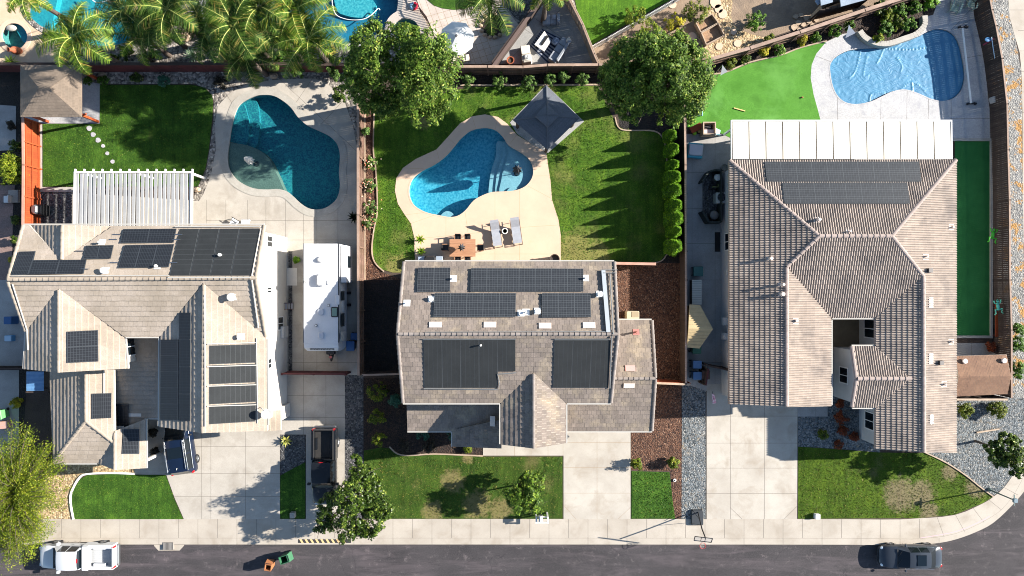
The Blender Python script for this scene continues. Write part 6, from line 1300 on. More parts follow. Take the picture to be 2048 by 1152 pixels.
# dark blue family van in front of the garage
c = P(356, 902, .9); suv = car("family_van", "dark blue family van with bright roof rails parked beside the left house", "van", (-26.15, -12.25, .022), 98.5,
    [(-2.42,.66,.70,.60,.72),(-2.36,.86,.98,.76,1.02),(-2.22,.93,1.05,.78,1.30),(-2.05,.95,1.06,.74,1.66),(-1.95,.95,1.06,.73,1.68),(-.75,.96,1.04,.74,1.74),(-.68,.96,1.04,.74,1.74),(.38,.96,1.02,.73,1.70),(.46,.96,1.02,.72,1.68),(1.36,.95,.98,.78,1.04),(1.9,.92,.90,.72,.96),(2.25,.84,.76,.62,.80),(2.42,.66,.62,.48,.66)],
    "tr" "r" "pcpcp" "w" "hhh", paintm("paint_navy", '0e1a2e', .25), [(1.45,.86),(1.45,-.86),(-1.45,.86),(-1.45,-.86)], .35)
for s in (-1, 1):
    b = MB(); b.tube([(-1.85, s*.68, 1.76), (-1.7, s*.70, 1.80), (.2, s*.70, 1.80), (.38, s*.68, 1.74)], .022, 6); b.build("roof_rail", trim_c, suv)
    b = MB(); b.tube([(-2.0, s*.93, 1.12), (-.5, s*.945, 1.10), (1.3, s*.93, 1.04)], .018, 5); b.tube([(-1.98, s*.80, 1.66), (-.7, s*.80, 1.70), (.42, s*.79, 1.66), (1.3, s*.86, 1.1)], .016, 5); b.build("window_trim", trim_c, suv)
    b = MB(); b.ell((-2.28, s*.80, 1.0), (.12, .14, .16), 8, 5); b.build("tail_light", red_l, suv); b = MB(); b.ell((.62, s*1.05, 1.08), (.09, .12, .08), 8, 5); b.build("mirror", black_plastic, suv)
b = MB(); b.box(-.95, -.1, -.55, .55, 1.77, 1.80); b.build("sunroof", glass_dark, suv)
b = MB(); b.tube([(-1.7, 0, 1.74), (-1.82, 0, 1.84)], .02, 5); b.build("antenna", white_paint, suv)

# ---------------------------------------------------------------- white travel trailer
rv = empty("travel_trailer", (-14.25, -.75, .022), 0, "long white travel trailer half in shade between left house and the long fence", "trailer")
x0, x1, y0, y1, zt = -1.36, 1.22, -4.05, 4.08, 3.25
gel = mat("gelcoat_white", 'c4c5c6', 'bcbdbf', 1, rough=.35, coat=.3)
b = MB(); 
prof = [(y1, .6), (y1, zt-.05), (y1-.05, zt), (y0+.62, zt), (y0+.28, zt-.12), (y0+.05, zt-.42), (y0, zt-.9), (y0, 1.2), (y0+.35, .6)]
n = len(prof); ch = [(0 if i not in (5, 6, 7) else .14) for i in range(n)]
b.add([(x0+c_, y, z) for (y, z), c_ in zip(prof, ch)]+[(x1-c_, y, z) for (y, z), c_ in zip(prof, ch)], [tuple(range(n-1, -1, -1)), tuple(range(n, 2*n))]+[(i, (i+1) % n, n+(i+1) % n, n+i) for i in range(n)])
b.build("body", gel, rv)
b = MB(); b.box(x0-.01, x1+.01, y0+.64, y1-.02, zt, zt+.02); b.build("roof", mat("roof_membrane", 'c6c7c9', 'bbbcbe', .8, fine='a9aaac', fscale=20, fmix=.25, rough=.75), rv)
b = MB(); b.box(x1, x1+.06, y0+.7, y1, zt-.05, zt+.03); b.box(x0-.04, x0, y0+.7, y1, zt-.05, zt+.03); b.build("awning_rail", mat("rail_black", '2a2b2e', rough=.5), rv)
b = MB(); b.rbox(x1+.02, x1+.48, 1.15, 4.0, .9, 2.7, .06); b.build("slide_out", gel, rv)
b = MB(); b.box(x1+.485, x1+.50, 2.3, 3.2, 1.5, 2.3); b.build("window", glass_dark, rv)
for ya, yb in ((-2.2,-1.2),(-.2,.5)):
    b = MB(); b.box(x1+.002, x1+.03, ya, yb, 1.5, 2.4); b.build("window", glass_dark, rv)
b = MB(); b.box(x1+.002, x1+.035, -3.3, -2.6, .7, 2.6); b.build("door", stucco_grey, rv)
def rvp(px, py): q = P(px, py, zt+.1); return q.x-rv.location.x, q.y-rv.location.y
for px, py, sx, sy, h, m_, nm in ((643,560,.62,.9,.34,gel,"air_conditioner"),(641,519,.45,.42,.22,gel,"vent_cover"),(662,565,.65,.4,.10,gel,"roof_vent"),(675,600,.30,.72,.08,gel,"roof_vent"),(641,624,.48,.48,.10,mat("vent_grey", 'a9adb5', rough=.6),"roof_vent"),(642,671,.40,.5,.10,mat("vent_grey", ''),"roof_vent")):
    x, y = rvp(px, py); b = MB(); b.rbox(x-sx/2, x+sx/2, y-sy/2, y+sy/2, zt+.02, zt+.02+h, min(.12, h*.7)); b.build(nm, m_, rv)
x, y = rvp(669, 624); b = MB(); b.rbox(x-.26, x+.26, y-.38, y+.38, zt+.02, zt+.10, .05); sk = b.build("skylight", black_plastic, rv); b = MB(); b.box(x-.18, x+.18, y-.30, y+.30, zt+.10, zt+.115); b.build("pane", mat("skylight_green", '6f8578', rough=.2), sk)
for px, py, r in ((657,611,.10),(632,651,.10)):
    x, y = rvp(px, py); b = MB(); b.cyl(x, y, zt+.02, zt+.10, r, n=12); v = b.build("plumbing_vent", black_plastic, rv); b = MB(); b.cyl(x, y, zt+.10, zt+.12, r*.75, n=12); b.build("cap", white_metal, v)
x, y = rvp(615, 562); b = MB(); b.cyl(x, y, zt+.02, zt+.22, .05, n=8); b.ell((x, y, zt+.3), (.19, .19, .12), 12, 6); b.build("antenna_dome", white_metal, rv, smooth=True)
b = MB(); rng = random.Random(4)
xx = -.95
while xx < .85:
    w = rng.uniform(.05, .11); a = (y0+.165, zt-.27); b.add([(xx, y0+.265, zt-.135+.0), (xx+w, y0+.265, zt-.135), (xx+w*.9, y0+.15, zt-.298), (xx+.01, y0+.15, zt-.298)], [(0, 1, 2, 3)]) ; xx += w+rng.uniform(.015, .04)+(.12 if -.42 < xx < -.36 else 0)
for v in range(len(b.v)): b.v[v] = (b.v[v][0], b.v[v][1]-.012, b.v[v][2]+.012)
b.build("lettering", mat("decal_dark", '222226', rough=.5), rv)
for ya in (-.6, .35): wheel(rv, x1-.12, ya, .36, .22, 1); wheel(rv, x0+.12, ya, .36, .22, -1)
b = MB(); b.bar((-.5, y0+.5, .5), (-.05, y0-1.0, .5), .1); b.bar((.4, y0+.5, .5), (-.05, y0-1.0, .5), .1); b.cyl(-.05, y0-.55, .15, 1.0, .05, n=8); b.build("hitch", black_plastic, rv)
b = MB(); b.rbox(-.35, .3, y0-.42, y0-.1, .55, .95, .05); b.build("battery_box", black_plastic, rv); b = MB(); b.cyl(.02, y0-.62, .95, 1.02, .11, n=12); b.build("jack_cap", mat("cap_pink", 'b5605a', rough=.5), rv)
# ---------------------------------------------------------------- furniture and small things
def one(name, b, m, label, cat, group=None, smooth=False): return tag(b.build(name, m, None, smooth), label, cat, group)
fabric_w = mat("sling_white", '989ba2', '8f929a', 4, rough=.9); fabric_g = mat("cushion_grey", '8e9298', '82868c', 4, rough=.95, bump=.2, bscale=30); fabric_p = mat("cushion_pale", 'cfc6b8', 'c5bbac', 4, rough=.95)
dark_fab = mat("umbrella_charcoal", '34383d', '2b2e33', 5, rough=.9); terracotta = mat("terracotta", '9a5536', '8a492e', 3, rough=.85)
def closed_umbrella(label, px, py, h, m, base_z=0.05, r=.24, lean=0.0):
    q = P(px, py, base_z); root = empty("closed_umbrella", q, 0, label, "umbrella"); b = MB(); b.tube([(0,0,0),(0,0,h)], .03, 8); b.build("pole", chrome, root)
    b = MB(); b.cyl(0, 0, 0, .10, .25, .18, 14); b.build("base", dark_fab, root)
    b = MB(); n = 16; pr = [(.42, h*.42), (1.0, h*.5), (.75, h*.75), (.35, h*.92), (.1, h+.03)]; vs = []
    for f, z in pr:
        for j in range(n): a = 2*math.pi*j/n; rr = r*f*(1.0 if j % 2 else .5); vs.append((rr*math.cos(a), rr*math.sin(a), z))
    b.add(vs, [(i*n+j, i*n+(j+1) % n, (i+1)*n+(j+1) % n, (i+1)*n+j) for i in range(len(pr)-1) for j in range(n)]); b.build("canopy", m, root); return root
closed_umbrella("closed white umbrella standing on the grey beach shelf of the deep blue pool", 514, 328, 2.5, white_paint, -.2, .34)
closed_umbrella("closed charcoal umbrella on the sun shelf of the bright aqua pool", 1034, 346, 2.5, dark_fab, -.3, .42)
# dining set
tb = empty("dining_table", P(926.5, 497, .045), 0, "rectangular teak dining table on the cream deck", "table"); b = MB()
for k in range(4): b.box(-1.02, 1.02, -.68+k*.345, -.345+k*.345, .70, .75)
b.build("tabletop", wood_teak, tb)
for x, y in ((-.9,-.58),(.9,-.58),(.9,.58),(-.9,.58)): b = MB(); b.box(x-.04, x+.04, y-.04, y+.04, 0, .70); b.build("leg", wood_teak, tb)
closed_umbrella("closed charcoal umbrella rising through the teak dining table", 926, 497, 2.5, dark_fab, .045, .34)
def make_chair(loc, rz, label, grp):
    root = empty("dining_chair", loc, rz, label, "chair", grp); b = MB(); b.rbox(-.24, .24, -.24, .24, .40, .47, .03); b.build("seat", black_plastic, root)
    b = MB(); b.bar((-.22,-.26,.62), (.22,-.26,.62), .05, .42, up=(0,-.15,1)); b.build("backrest", black_plastic, root)
    for x, y in ((-.22,-.24),(.22,-.24),(.22,.22),(-.22,.22)): b = MB(); b.box(x-.02, x+.02, y-.02, y+.02, 0, .42); b.build("leg", black_plastic, root)
    for s in (-1, 1): b = MB(); b.bar((s*.26,-.24,.64), (s*.26,.2,.64), .05, .03); b.build("armrest", wood_teak, root)
    return root
ch0 = None
for i, (px, py, rz, lb) in enumerate(((917,477,180,"black chair at the pool side of the teak table, nearer the grill"),(936,477,180,"black chair at the pool side of the teak table, nearer the loungers"),(917,514,0,"black chair between teak table and house, nearer the grill"),(936,514,0,"black chair between teak table and house, nearer the loungers"),(892,496,-90,"black chair at the shaded short end of the teak table"),(961,496,90,"black chair at the lounger end of the teak table"))):
    loc = P(px, py, .045); loc.z = .045
    if ch0 is None: ch0 = make_chair(loc, R(rz), lb, "chairs around the teak table"); o = ch0
    else: o = copy_tree(ch0); o.location = loc; o.rotation_euler = (0, 0, R(rz)); o["label"] = lb
# loungers
lg0 = None
for px, py, lb in ((992, 467, "white sling lounger nearer the dining table"), (1032, 462, "white sling lounger nearer the lawn, beyond the small round table")):
    q = P(px, py, .045)
    if lg0 is None:
        lg0 = empty("sun_lounger", q, R(-172), lb, "sun lounger", "white sun loungers on the cream deck"); b = MB(); w = .34
        prf = [(-1.0,.34),(-.75,.40),(-.5,.34),(-.2,.38),(.1,.34),(.3,.38),(.55,.62),(.8,.84),(1.0,.95)]
        prf = [(-y, z) for y, z in prf]; vs = [(s*w, y, z) for y, z in prf for s in (-1, 1)]+[(s*w, y, z-.03) for y, z in prf for s in (-1, 1)]; n = len(prf)
        b.add(vs, [(2*i, 2*i+1, 2*i+3, 2*i+2) for i in range(n-1)]+[(2*n+2*i, 2*n+2*i+2, 2*n+2*i+3, 2*n+2*i+1) for i in range(n-1)]+[(2*i, 2*i+2, 2*n+2*i+2, 2*n+2*i) for i in range(n-1)]+[(2*i+1, 2*n+2*i+1, 2*n+2*i+3, 2*i+3) for i in range(n-1)]); b.build("sling", fabric_w, lg0)
        b = MB()
        for s in (-1, 1): b.tube([(s*.37, 1.15, .32), (s*.37, .2, .30), (s*.37, -.9, .30)], .02, 6)
        b.bar((-.37, 1.15, .32), (.37, 1.15, .32), .04); b.build("frame", wood_dark, lg0)
        for x, y in ((-.37,1.1),(.37,1.1),(.37,-.7),(-.37,-.7)): b = MB(); b.box(x-.02, x+.02, y-.02, y+.02, 0, .32); b.build("leg", wood_dark, lg0)
    else: o = copy_tree(lg0); o.location = q; o["label"] = lb
t = empty("side_table", P(1010, 463, .045), 0, "small round table with a pale rim between the two loungers", "table"); b = MB(); b.lathe(0, 0, [(0,.42),(.17,.42),(.17,.46),(.24,.46),(.24,.40),(0,.38)], 20); b.build("rim", white_paint, t); b = MB(); b.cyl(0, 0, 0, .42, .15, .17, 14); b.build("base", bark, t)
t = empty("barbecue_grill", P(863, 521, .045), 0, "grill island with black lid and grey side shelves against the middle house", "grill"); b = MB(); b.rbox(-.95,-.45,-.3,.3,.0,.85,.02); b.build("side_shelf", mat("steel_blue", '8d98a5', rough=.4), t); b = MB(); b.rbox(.45,.95,-.3,.3,0,.85,.02); b.build("side_shelf", mat("steel_blue", ''), t); b = MB(); b.rbox(-.44,.44,-.32,.32,0,1.1,.12); b.build("lid", black_plastic, t)
b = MB(); b.T = Matrix.Translation(P(1108, 519, .045)); b.lathe(0, 0, [(0,0),(.26,0),(.36,.75),(.40,.80),(.34,.80),(.30,.6),(0,.58)], 20); one("planter_pot", b, mat("pot_bronze", '3a302c', rough=.5), "big dark round pot at the deck corner by the middle house", "pot")
# left yard
t = empty("barbecue_grill", P(92, 422, .01), R(0), "black covered barbecue grill with a steel hood on the dark pavers below the orange fence", "grill"); b = MB(); b.rbox(-.25,.35,-.42,.42,0,.95,.06); b.build("cabinet", black_plastic, t); b = MB(); b.rbox(-.32,.12,-.36,.36,.95,1.25,.12); b.build("hood", chrome, t)
b = MB()
for i, (px, py, r, zz) in enumerate(((179.5,257,.21,0),(187,269.5,.19,0),(197,280.5,.2,0),(207,292,.15,0),(215.5,307,.15,0),(226,323.5,.16,0))):
    b = MB(); q = P(px, py); pl_ = [(q.x+r*(1+.12*math.sin(3*a+i))*math.cos(a), q.y+r*math.sin(a)) for a in np.linspace(0, 2*math.pi, 12, endpoint=False)]; b.prism(pl_, .03, .075)
    one("stepping_stone", b, conc_white, f"round pale stepping stone on the left lawn, {order[i]} counting from the gazebo pad", "stepping stone", "stepping stones crossing the left lawn")
def patio_chair(px, py, rz, label, m=white_paint, frame=black_plastic, z=.02, sc=1.0, name="patio_chair", grp=None, tilt=.25):
    root = empty(name, P(px, py, z), R(rz), label, "chair", grp); b = MB(); b.rbox(-.28*sc, .28*sc, -.26*sc, .28*sc, .34, .42, .03); b.build("seat", m, root); b = MB(); b.bar((0,-.28*sc,.36),(0,-.45*sc,.92),.56*sc,.05, up=(0,-1,.3)); b.build("backrest", m, root)
    for s in (-1, 1): b = MB(); b.bar((s*.32*sc,-.36*sc,.6),(s*.32*sc,.3*sc,.58),.05,.03); b.build("armrest", frame, root)
    for x, y in ((-.28,-.26),(.28,-.26),(.28,.26),(-.28,.26)): b = MB(); b.box(x*sc-.02, x*sc+.02, y*sc-.02, y*sc+.02, 0, .36); b.build("leg", frame, root)
    return root
patio_chair(472, 446, 60, "white folded lounge chair with black frame above the pool heating mats"); b = MB(); b.T = Matrix.Translation(P(494, 445, .02)); b.rbox(-.35,.35,-.2,.2,.3,.36,.03); b.box(-.3,-.25,-.15,-.1,0,.3); b.box(.25,.3,.1,.15,0,.3); one("low_table", b, mat("table_grey", 'a9adb5', rough=.6), "low grey table beside the folded white lounge chair", "table")
t = empty("step_stool", P(577, 612, .02), 0, "brown step ladder standing beside the white house wall", "steps"); b = MB()
for k in range(4): b.box(-.25+k*.17, -.10+k*.17, -.22, .22, .70-k*.17, .74-k*.17)
b.build("tread", mat("tread_grey", '8f9095', rough=.6), t); b = MB(); b.bar((-.3,-.24,.78),(.42,-.24,.1),.04,.12); b.bar((-.3,.24,.78),(.42,.24,.1),.04,.12); b.build("side_rail", wood_red, t)
def bin_(px, py, rz, m, label, z=0.02, h=1.05, w=.56, d=.62, open_=False, grp=None):
    root = empty("wheelie_bin", P(px, py, z), R(rz), label, "bin", grp); b = MB(); wb, db = w*.40, d*.40; wt_, dt = w/2, d/2
    if not open_:
        b.add([(-wb,-db,.05),(wb,-db,.05),(wb,db,.05),(-wb,db,.05),(-wt_,-dt,h),(wt_,-dt,h),(wt_,dt,h),(-wt_,dt,h)], [(3,2,1,0),(4,5,6,7),(0,1,5,4),(1,2,6,5),(2,3,7,6),(3,0,4,7)]); b.build("body", m, root)
        b = MB(); b.rbox(-wt_-.03, wt_+.03, -dt-.04, dt+.04, h, h+.08, .04); b.build("lid", m, root)
    else:
        i_ = .04; b.add([(-wb,-db,.05),(wb,-db,.05),(wb,db,.05),(-wb,db,.05),(-wt_,-dt,h),(wt_,-dt,h),(wt_,dt,h),(-wt_,dt,h),(-wt_+i_,-dt+i_,h),(wt_-i_,-dt+i_,h),(wt_-i_,dt-i_,h),(-wt_+i_,dt-i_,h),(-wb,-db,.12),(wb,-db,.12),(wb,db,.12),(-wb,db,.12)],
            [(3,2,1,0),(0,1,5,4),(1,2,6,5),(2,3,7,6),(3,0,4,7),(4,5,9,8),(5,6,10,9),(6,7,11,10),(7,4,8,11),(8,9,13,12),(9,10,14,13),(10,11,15,14),(11,8,12,15),(12,13,14,15)]); b.build("body", m, root)
        b = MB(); b.bar((0,dt+.03,h),(0,dt+.22,.5),w+.04,.04, up=(0,1,.3)); b.build("lid", m, root)
    for s in (-1, 1): b = MB(); b.T = Matrix.Translation((s*w*.42, db+.02, .12)) @ Matrix.Rotation(R(90), 4, 'Y'); b.cyl(0, 0, -.03, .03, .12, n=12); b.build("wheel", black_rubber, root)
    b = MB(); b.bar((-wt_+.05, dt+.08, h+.0), (wt_-.05, dt+.08, h+.0), .03); b.build("handle", black_plastic, root)
    return root
bg = mat("bin_green", '2c5c40', rough=.5); bo = mat("bin_orange_brown", '935f3c', rough=.6); bbm = mat("bin_blue", '56708f', rough=.5); bt_ = mat("bin_teal", '2c5a52', rough=.5); bbr = mat("bin_brown", '5c4236', rough=.6)
bin_(576, 1109, -72, bg, "open green wheelie bin standing in the street", Z_ST, 1.05, .6, .66, True); bin_(545, 1125, -8, bo, "open orange brown bin standing in the street below the green one", Z_ST, 1.0, .52, .5, True)
bin_(1386, 697, 90, bg, "dark green wheelie bin next to the pointed tan shed", .02); bin_(1387, 726, 90, bbm, "blue grey wheelie bin next to the dark green one"); bin_(1387, 748, 90, bbm, "blue grey wheelie bin in the corner beside the brown one"); bin_(1404, 746, 0, bbr, "brown wheelie bin inside the little gate corner"); bin_(1392, 543, 90, bt_, "teal green box bin above the pale storage bench", .02, .6, .7, .7)
bin_(12, 826, 10, mat("bin_light_green", '5a9a5c', rough=.5), "light green wheelie bin near the feathery tree at the left edge", .02, .95, .72, .7); b = MB(); b.T = Matrix.Translation(P(14, 848, .02)) @ Matrix.Rotation(R(6), 4, 'Z'); b.rbox(-.42,.42,-.3,.3,0,.5,.05); one("crate", b, mat("crate_worn", 'c08a72', '9a8f8c', 6, rough=.8), "worn orange and grey crate under the light green bin", "crate")
bin_(706, 690, 0, mat("bin_blue_deep", '27507e', rough=.5), "deep blue bin in the shade beside the trailer", .02, .8, .6, .7); bin_(712, 672, 0, mat("bin_blue_deep", ''), "second deep blue bin standing against the long fence", .02, .6, .5, .5)
# things at the left edge
patio_chair(22, 400, 90, "white plastic chair on the reddish pavers at the left edge"); b = MB(); b.T = Matrix.Translation(P(30, 393, .0)); b.rbox(-.4,.4,-.5,.5,0,.2,.02); one("utility_pad", b, conc_side, "grey concrete pad behind the white plastic chair", "pad")
b = MB(); b.T = Matrix.Translation(P(30, 640, .01)); b.rbox(-.3,.3,-.3,.3,0,.8,.04); one("storage_tub", b, mat("bin_blue_deep", ''), "deep blue tub against the left house at the far left", "tub")
t = empty("cool_box", P(24, 676, .01), 0, "light blue cool box with a white lid on the shaded path", "cool box"); b = MB(); b.rbox(-.28,.28,-.24,.24,0,.4,.04); b.build("body", mat("box_blue", '4f86b0', rough=.5), t); b = MB(); b.rbox(-.26,.26,-.22,.22,.4,.46,.02); b.build("lid", mat("box_lid", '9fb6c6', rough=.5), t)
t = empty("lean_to_roof", P(70, 764, 0), 0, "small corrugated blue roof sheet on a dark frame against the left house", "lean-to"); b = MB(); q0, q1 = P(53, 782, 2.2), P(88, 743, 2.2); off = Vector(t.location)
n = 15; vs = []
for i in range(n*2+1):
    y = q0.y+(q1.y-q0.y)*i/(n*2); z = 2.2+(.03 if i % 2 else 0)
    vs += [(q0.x, y, z), (q1.x, y, z-.0)]
b.add(vs, [(2*i, 2*i+1, 2*i+3, 2*i+2) for i in range(n*2)]); b.build("roof_sheet", mat("corrugated_blue", '5f87ad', '527aa0', 2, rough=.4), t, world=True)
b = MB(); b.bar((q0.x-.05,q0.y-.1,2.1),(q0.x-.05,q1.y,2.1),.1); b.bar((q0.x-.1,q0.y-.1,2.1),(q1.x+.3,q0.y-.1,2.1),.1); b.box(q0.x-.1,q0.x,q0.y-.15,q0.y-.05,0,2.1); b.box(q1.x+.2,q1.x+.3,q0.y-.15,q0.y-.05,0,2.1); b.build("frame", wood_dark, t, world=True)
b = MB(); b.T = Matrix.Translation(P(42, 102, .0)) @ Matrix.Rotation(R(30), 4, 'Z') @ Matrix.Rotation(R(-25), 4, 'Y'); b.lathe(0, 0, [(0,0),(.2,0),(.33,.35),(.28,.6),(.13,.8),(.18,.95),(.12,.95),(.10,.8)], 16); one("clay_vase", b, terracotta, "leaning terracotta vase between oval spa and palm at the left edge", "vase", smooth=True)
for px, py, r, s in ((372,73,.6,"pale landscape boulder right of the drooping palm frond"),(385,66,.5,"sandy boulder beside the pale one in the rock bed"),(412,90,.35,"small boulder at the top of the stone line"),(420,97,.32,"second small boulder in the stone line beside the dark grass"),(428,106,.33,"third small boulder in the stone line"),(437,114,.35,"fourth small boulder in the stone line"),(446,121,.34,"last boulder of the stone line by the red fence"),(272,8,.5,"tall sandy boulder at the right rim of the turquoise pool"),(277,20,.4,"smaller boulder at the right rim of the turquoise pool"),(205,150,.3,"boulder at the foot of the red fence by the gazebo"),(508,157,.4,"pale boulder on the rocks above the curving deck"),(548,152,.35,"grey boulder on the rocks above the curving deck"),(395,380,.3,"small boulder at the end of the river rock border")):
    q = P(px, py); rg_ = np.random.default_rng(int(px*py)); b = MB(); b.ell((q.x, q.y, r*.2), (r, r*.75, r*.5), 9, 6); b.v = [tuple(np.array(v)+rg_.normal(0, r*.07, 3)) for v in b.v]; one("boulder", b, mat("boulder_sand", 'b39d85', '9a8670', 2, fine='7d6b59', fscale=9, fmix=.4, bump=.4, bscale=10), s, "boulder", "boulders around the palms")
t = empty("trampoline", P(472, -4, 0), 0, "dark green trampoline cut by the top edge with pale crossing straps", "trampoline"); b = MB(); b.cyl(0,0,.5,.52,1.15,n=24); b.build("mat", mat("tramp_green", '143a2c', rough=.6), t); b = MB(); b.tube([(1.2*math.cos(a),1.2*math.sin(a),.53) for a in np.linspace(0,2*math.pi,25)],.05,6)
for a in (0, .8, 1.6, 2.4): b.bar((1.2*math.cos(a),1.2*math.sin(a),.56),(-1.2*math.cos(a),-1.2*math.sin(a),.56),.04,.01)
b.build("frame", mat("tramp_rim", '4f9a9a', rough=.5), t)
b = MB(); q = P(828, 13, .05); b.T = Matrix.Translation(q); 
t = empty("pool_float", q, 0, "small red and pale blue ring float on grey pavers beside the dark pool fence", "float"); b = MB(); b.tube([(.24*math.cos(a),.24*math.sin(a),.07) for a in np.linspace(-1.7,1.6,14)],.10,8); b.build("red_half", mat("float_red", 'b8203a', rough=.35), t); b = MB(); b.tube([(.24*math.cos(a),.24*math.sin(a),.07) for a in np.linspace(1.6,4.6,14)],.10,8); b.build("blue_half", mat("float_blue", '6f9ab8', rough=.35), t)
# paver patio with the white umbrella
q = P(918, 93, 0); um = empty("patio_umbrella", P(918.5, 97, 0), 0, "big white octagonal patio umbrella over table and chairs", "umbrella"); b = MB(); b.tube([(0,0,0),(0,0,2.6)], .03, 8); b.build("pole", white_metal, um)
b = MB(); n = 8; r_ = 1.35; rim = [(r_*math.cos(2*math.pi*j/n+.25), r_*math.sin(2*math.pi*j/n+.25), 2.12) for j in range(n)]
for j in range(n):
    a, c = Vector(rim[j]), Vector(rim[(j+1) % n]); tp = Vector((0,0,2.72)); m1 = a.lerp(tp,.5)-Vector((0,0,.03)); m2 = c.lerp(tp,.5)-Vector((0,0,.03)); b.add([a, c, m2, tp, m1], [(0,1,2,4),(4,2,3)]); b.add([a, c, c-Vector((0,0,.16)), a-Vector((0,0,.16))], [(3,2,1,0)])
b.build("canopy", mat("canvas_white", 'd5d5d3', rough=.9), um); b = MB(); b.cyl(0,0,2.68,2.80,.12,.05,10); b.build("finial", chrome, um)
t = empty("patio_table", P(917, 97, 0), 0, "table under the white patio umbrella", "table"); b = MB(); b.cyl(0,0,.70,.74,.6,n=20); b.build("tabletop", mat("tabletop_tan", 'b0a090'), t); b = MB(); b.cyl(0,0,0,.7,.06,n=8); b.build("pedestal", chrome, t)
for px, py, rz, s in ((907,120,0,"patio chair below the white umbrella, nearer the broad evergreen"),(933,119,10,"patio chair below the white umbrella, nearer the diagonal wall"),(896,100,-80,"patio chair at the tree side of the white umbrella")): patio_chair(px, py, rz, s, fabric_p, mat("bronze", ''), .012, .9, grp="chairs under the white umbrella")
t = empty("palm_planter", P(985, 52, 0), 0, "round stone ringed planting hole under the drooping palm", "planter"); b = MB()
for k in range(14): a = k*2*math.pi/14; b.ell((.95*math.cos(a),.95*math.sin(a),.08),(.2,.16,.14),7,4)
b.build("stone_ring", mat("boulder_sand", ''), t); b = MB(); b.cyl(0,0,.0,.05,.9,n=18); b.build("bark_fill", mulch_dark, t)
# striped rug patio
cr = [P(1085,57,.02), P(1134,71,.02), P(1094,128,.02), P(1059,93,.02)]; rugm = mat("rug_pale", '858a94', '7c828c', 5, rough=.95)
t = empty("striped_rug", (sum(cr, Vector())/4).to_tuple()[:2]+(.02,), 0, "navy and pale grey striped outdoor rug", "rug"); b = MB(); A0, A1, A2, A3 = cr[0], P(1137,84,.02), P(1096,129,.02), cr[3]
b.add([A0+Vector((0,0,.005)), A3+Vector((0,0,.005)), A2+Vector((0,0,.005)), A1+Vector((0,0,.005))], [(0,1,2,3)]); b.build("pile", rugm, t, world=True); b = MB()
for k in range(9):
    u0, u1 = (k+.25)/9, (k+.75)/9; q = [A0.lerp(A3, u0), A0.lerp(A3, u1), A1.lerp(A2, u1), A1.lerp(A2, u0)]; b.add([v+Vector((0,0,.010)) for v in q], [(0,1,2,3)])
b.build("stripe", mat("rug_navy", '1a2740', rough=.95), t, world=True)
ct = [P(1089,62,.42), P(1102,82,.42), P(1088.5,103,.42), P(1069,89,.42)]; t = empty("coffee_table", (sum(ct, Vector())/4).to_tuple()[:2]+(.03,), 0, "white coffee table with a dark tray on the striped rug", "table"); b = MB(); b.prism([(v.x, v.y) for v in ct], .38, .43); b.build("tabletop", white_paint, t, world=True); b = MB()
for v in ct: w_ = v.lerp(sum(ct, Vector())/4, .15); b.box(w_.x-.04,w_.x+.04,w_.y-.04,w_.y+.04,.03,.38)
b.build("leg", white_paint, t, world=True)
b = MB(); b.bar(P(1083,89,.47), P(1095,72,.47), .2, .06); one("tray", b, black_plastic, "dark slatted tray lying on the white coffee table", "tray")
def sofa(name, label, a, c, depth, side, m, z=.02, cat="sofa"):
    a, c = P(*a, z), P(*c, z); d = (c-a); L_ = d.length; ang = math.atan2(d.y, d.x); root = empty(name, (a+c)/2, ang, label, cat); s = side
    b = MB()
    k = max(1, round(L_/.75))
    for i in range(k): b.rbox(-L_/2+i*L_/k+.01, -L_/2+(i+1)*L_/k-.01, min(0, s*depth), max(0, s*depth), .2, .45, .05)
    b.build("seat", m, root); b = MB(); y_ = s*(depth+.1); b.rbox(-L_/2, L_/2, min(y_-.12, y_+.12), max(y_-.12, y_+.12), .05, .78, .08); b.build("backrest", m, root)
    b = MB(); b.rbox(-L_/2-.15, -L_/2, min(0, y_), max(0, y_), .05, .6, .05); b.build("armrest", m, root); b = MB(); b.box(-L_/2, L_/2, min(.02, s*depth), max(.02, s*depth), 0, .2); b.build("frame", black_plastic, root); return root
so = sofa("outdoor_sofa", "long grey outdoor sofa along the edge of the striped rug", (1097,118), (1125,76), .62, -1, fabric_g)
b = MB(); b.rbox(.75,1.15,-.72,-.4,.45,.62,.08); b.build("cushion", fabric_p, so)
t = empty("chaise", P(1100, 43, .02), 0, "grey outdoor chaise with a patterned cushion above the striped rug", "chaise"); b = MB(); b.rbox(-.62,.0,-.4,.4,.15,.45,.05); b.build("seat", fabric_g, t); b = MB(); b.rbox(.0,.5,-.36,.36,.15,.45,.05); b.build("seat_cushion", fabric_g, t); b = MB(); b.rbox(.5,.75,-.36,.36,.1,.8,.08); b.build("backrest", fabric_g, t); b = MB(); b.rbox(.1,.5,.0,.34,.45,.62,.08); b.build("cushion", fabric_w, t)
t = empty("patio_armchair", P(1052, 113, .02), R(8), "cream armchair with patterned cushion next to the terracotta pot", "armchair"); b = MB(); b.rbox(-.36,.36,.05,.75,.1,.44,.05); b.build("footstool", fabric_p, t); b = MB(); b.rbox(-.38,.38,-.5,.03,.1,.45,.05); b.build("seat", fabric_p, t); b = MB(); b.rbox(-.38,.38,-.72,-.5,.1,.85,.08); b.build("backrest", fabric_p, t); b = MB(); b.ell((0,-.22,.52),(.28,.22,.1),8,5); b.build("cushion", mat("cushion_pattern", 'd0d0cc', '4a4d50', 7, rough=.9), t)
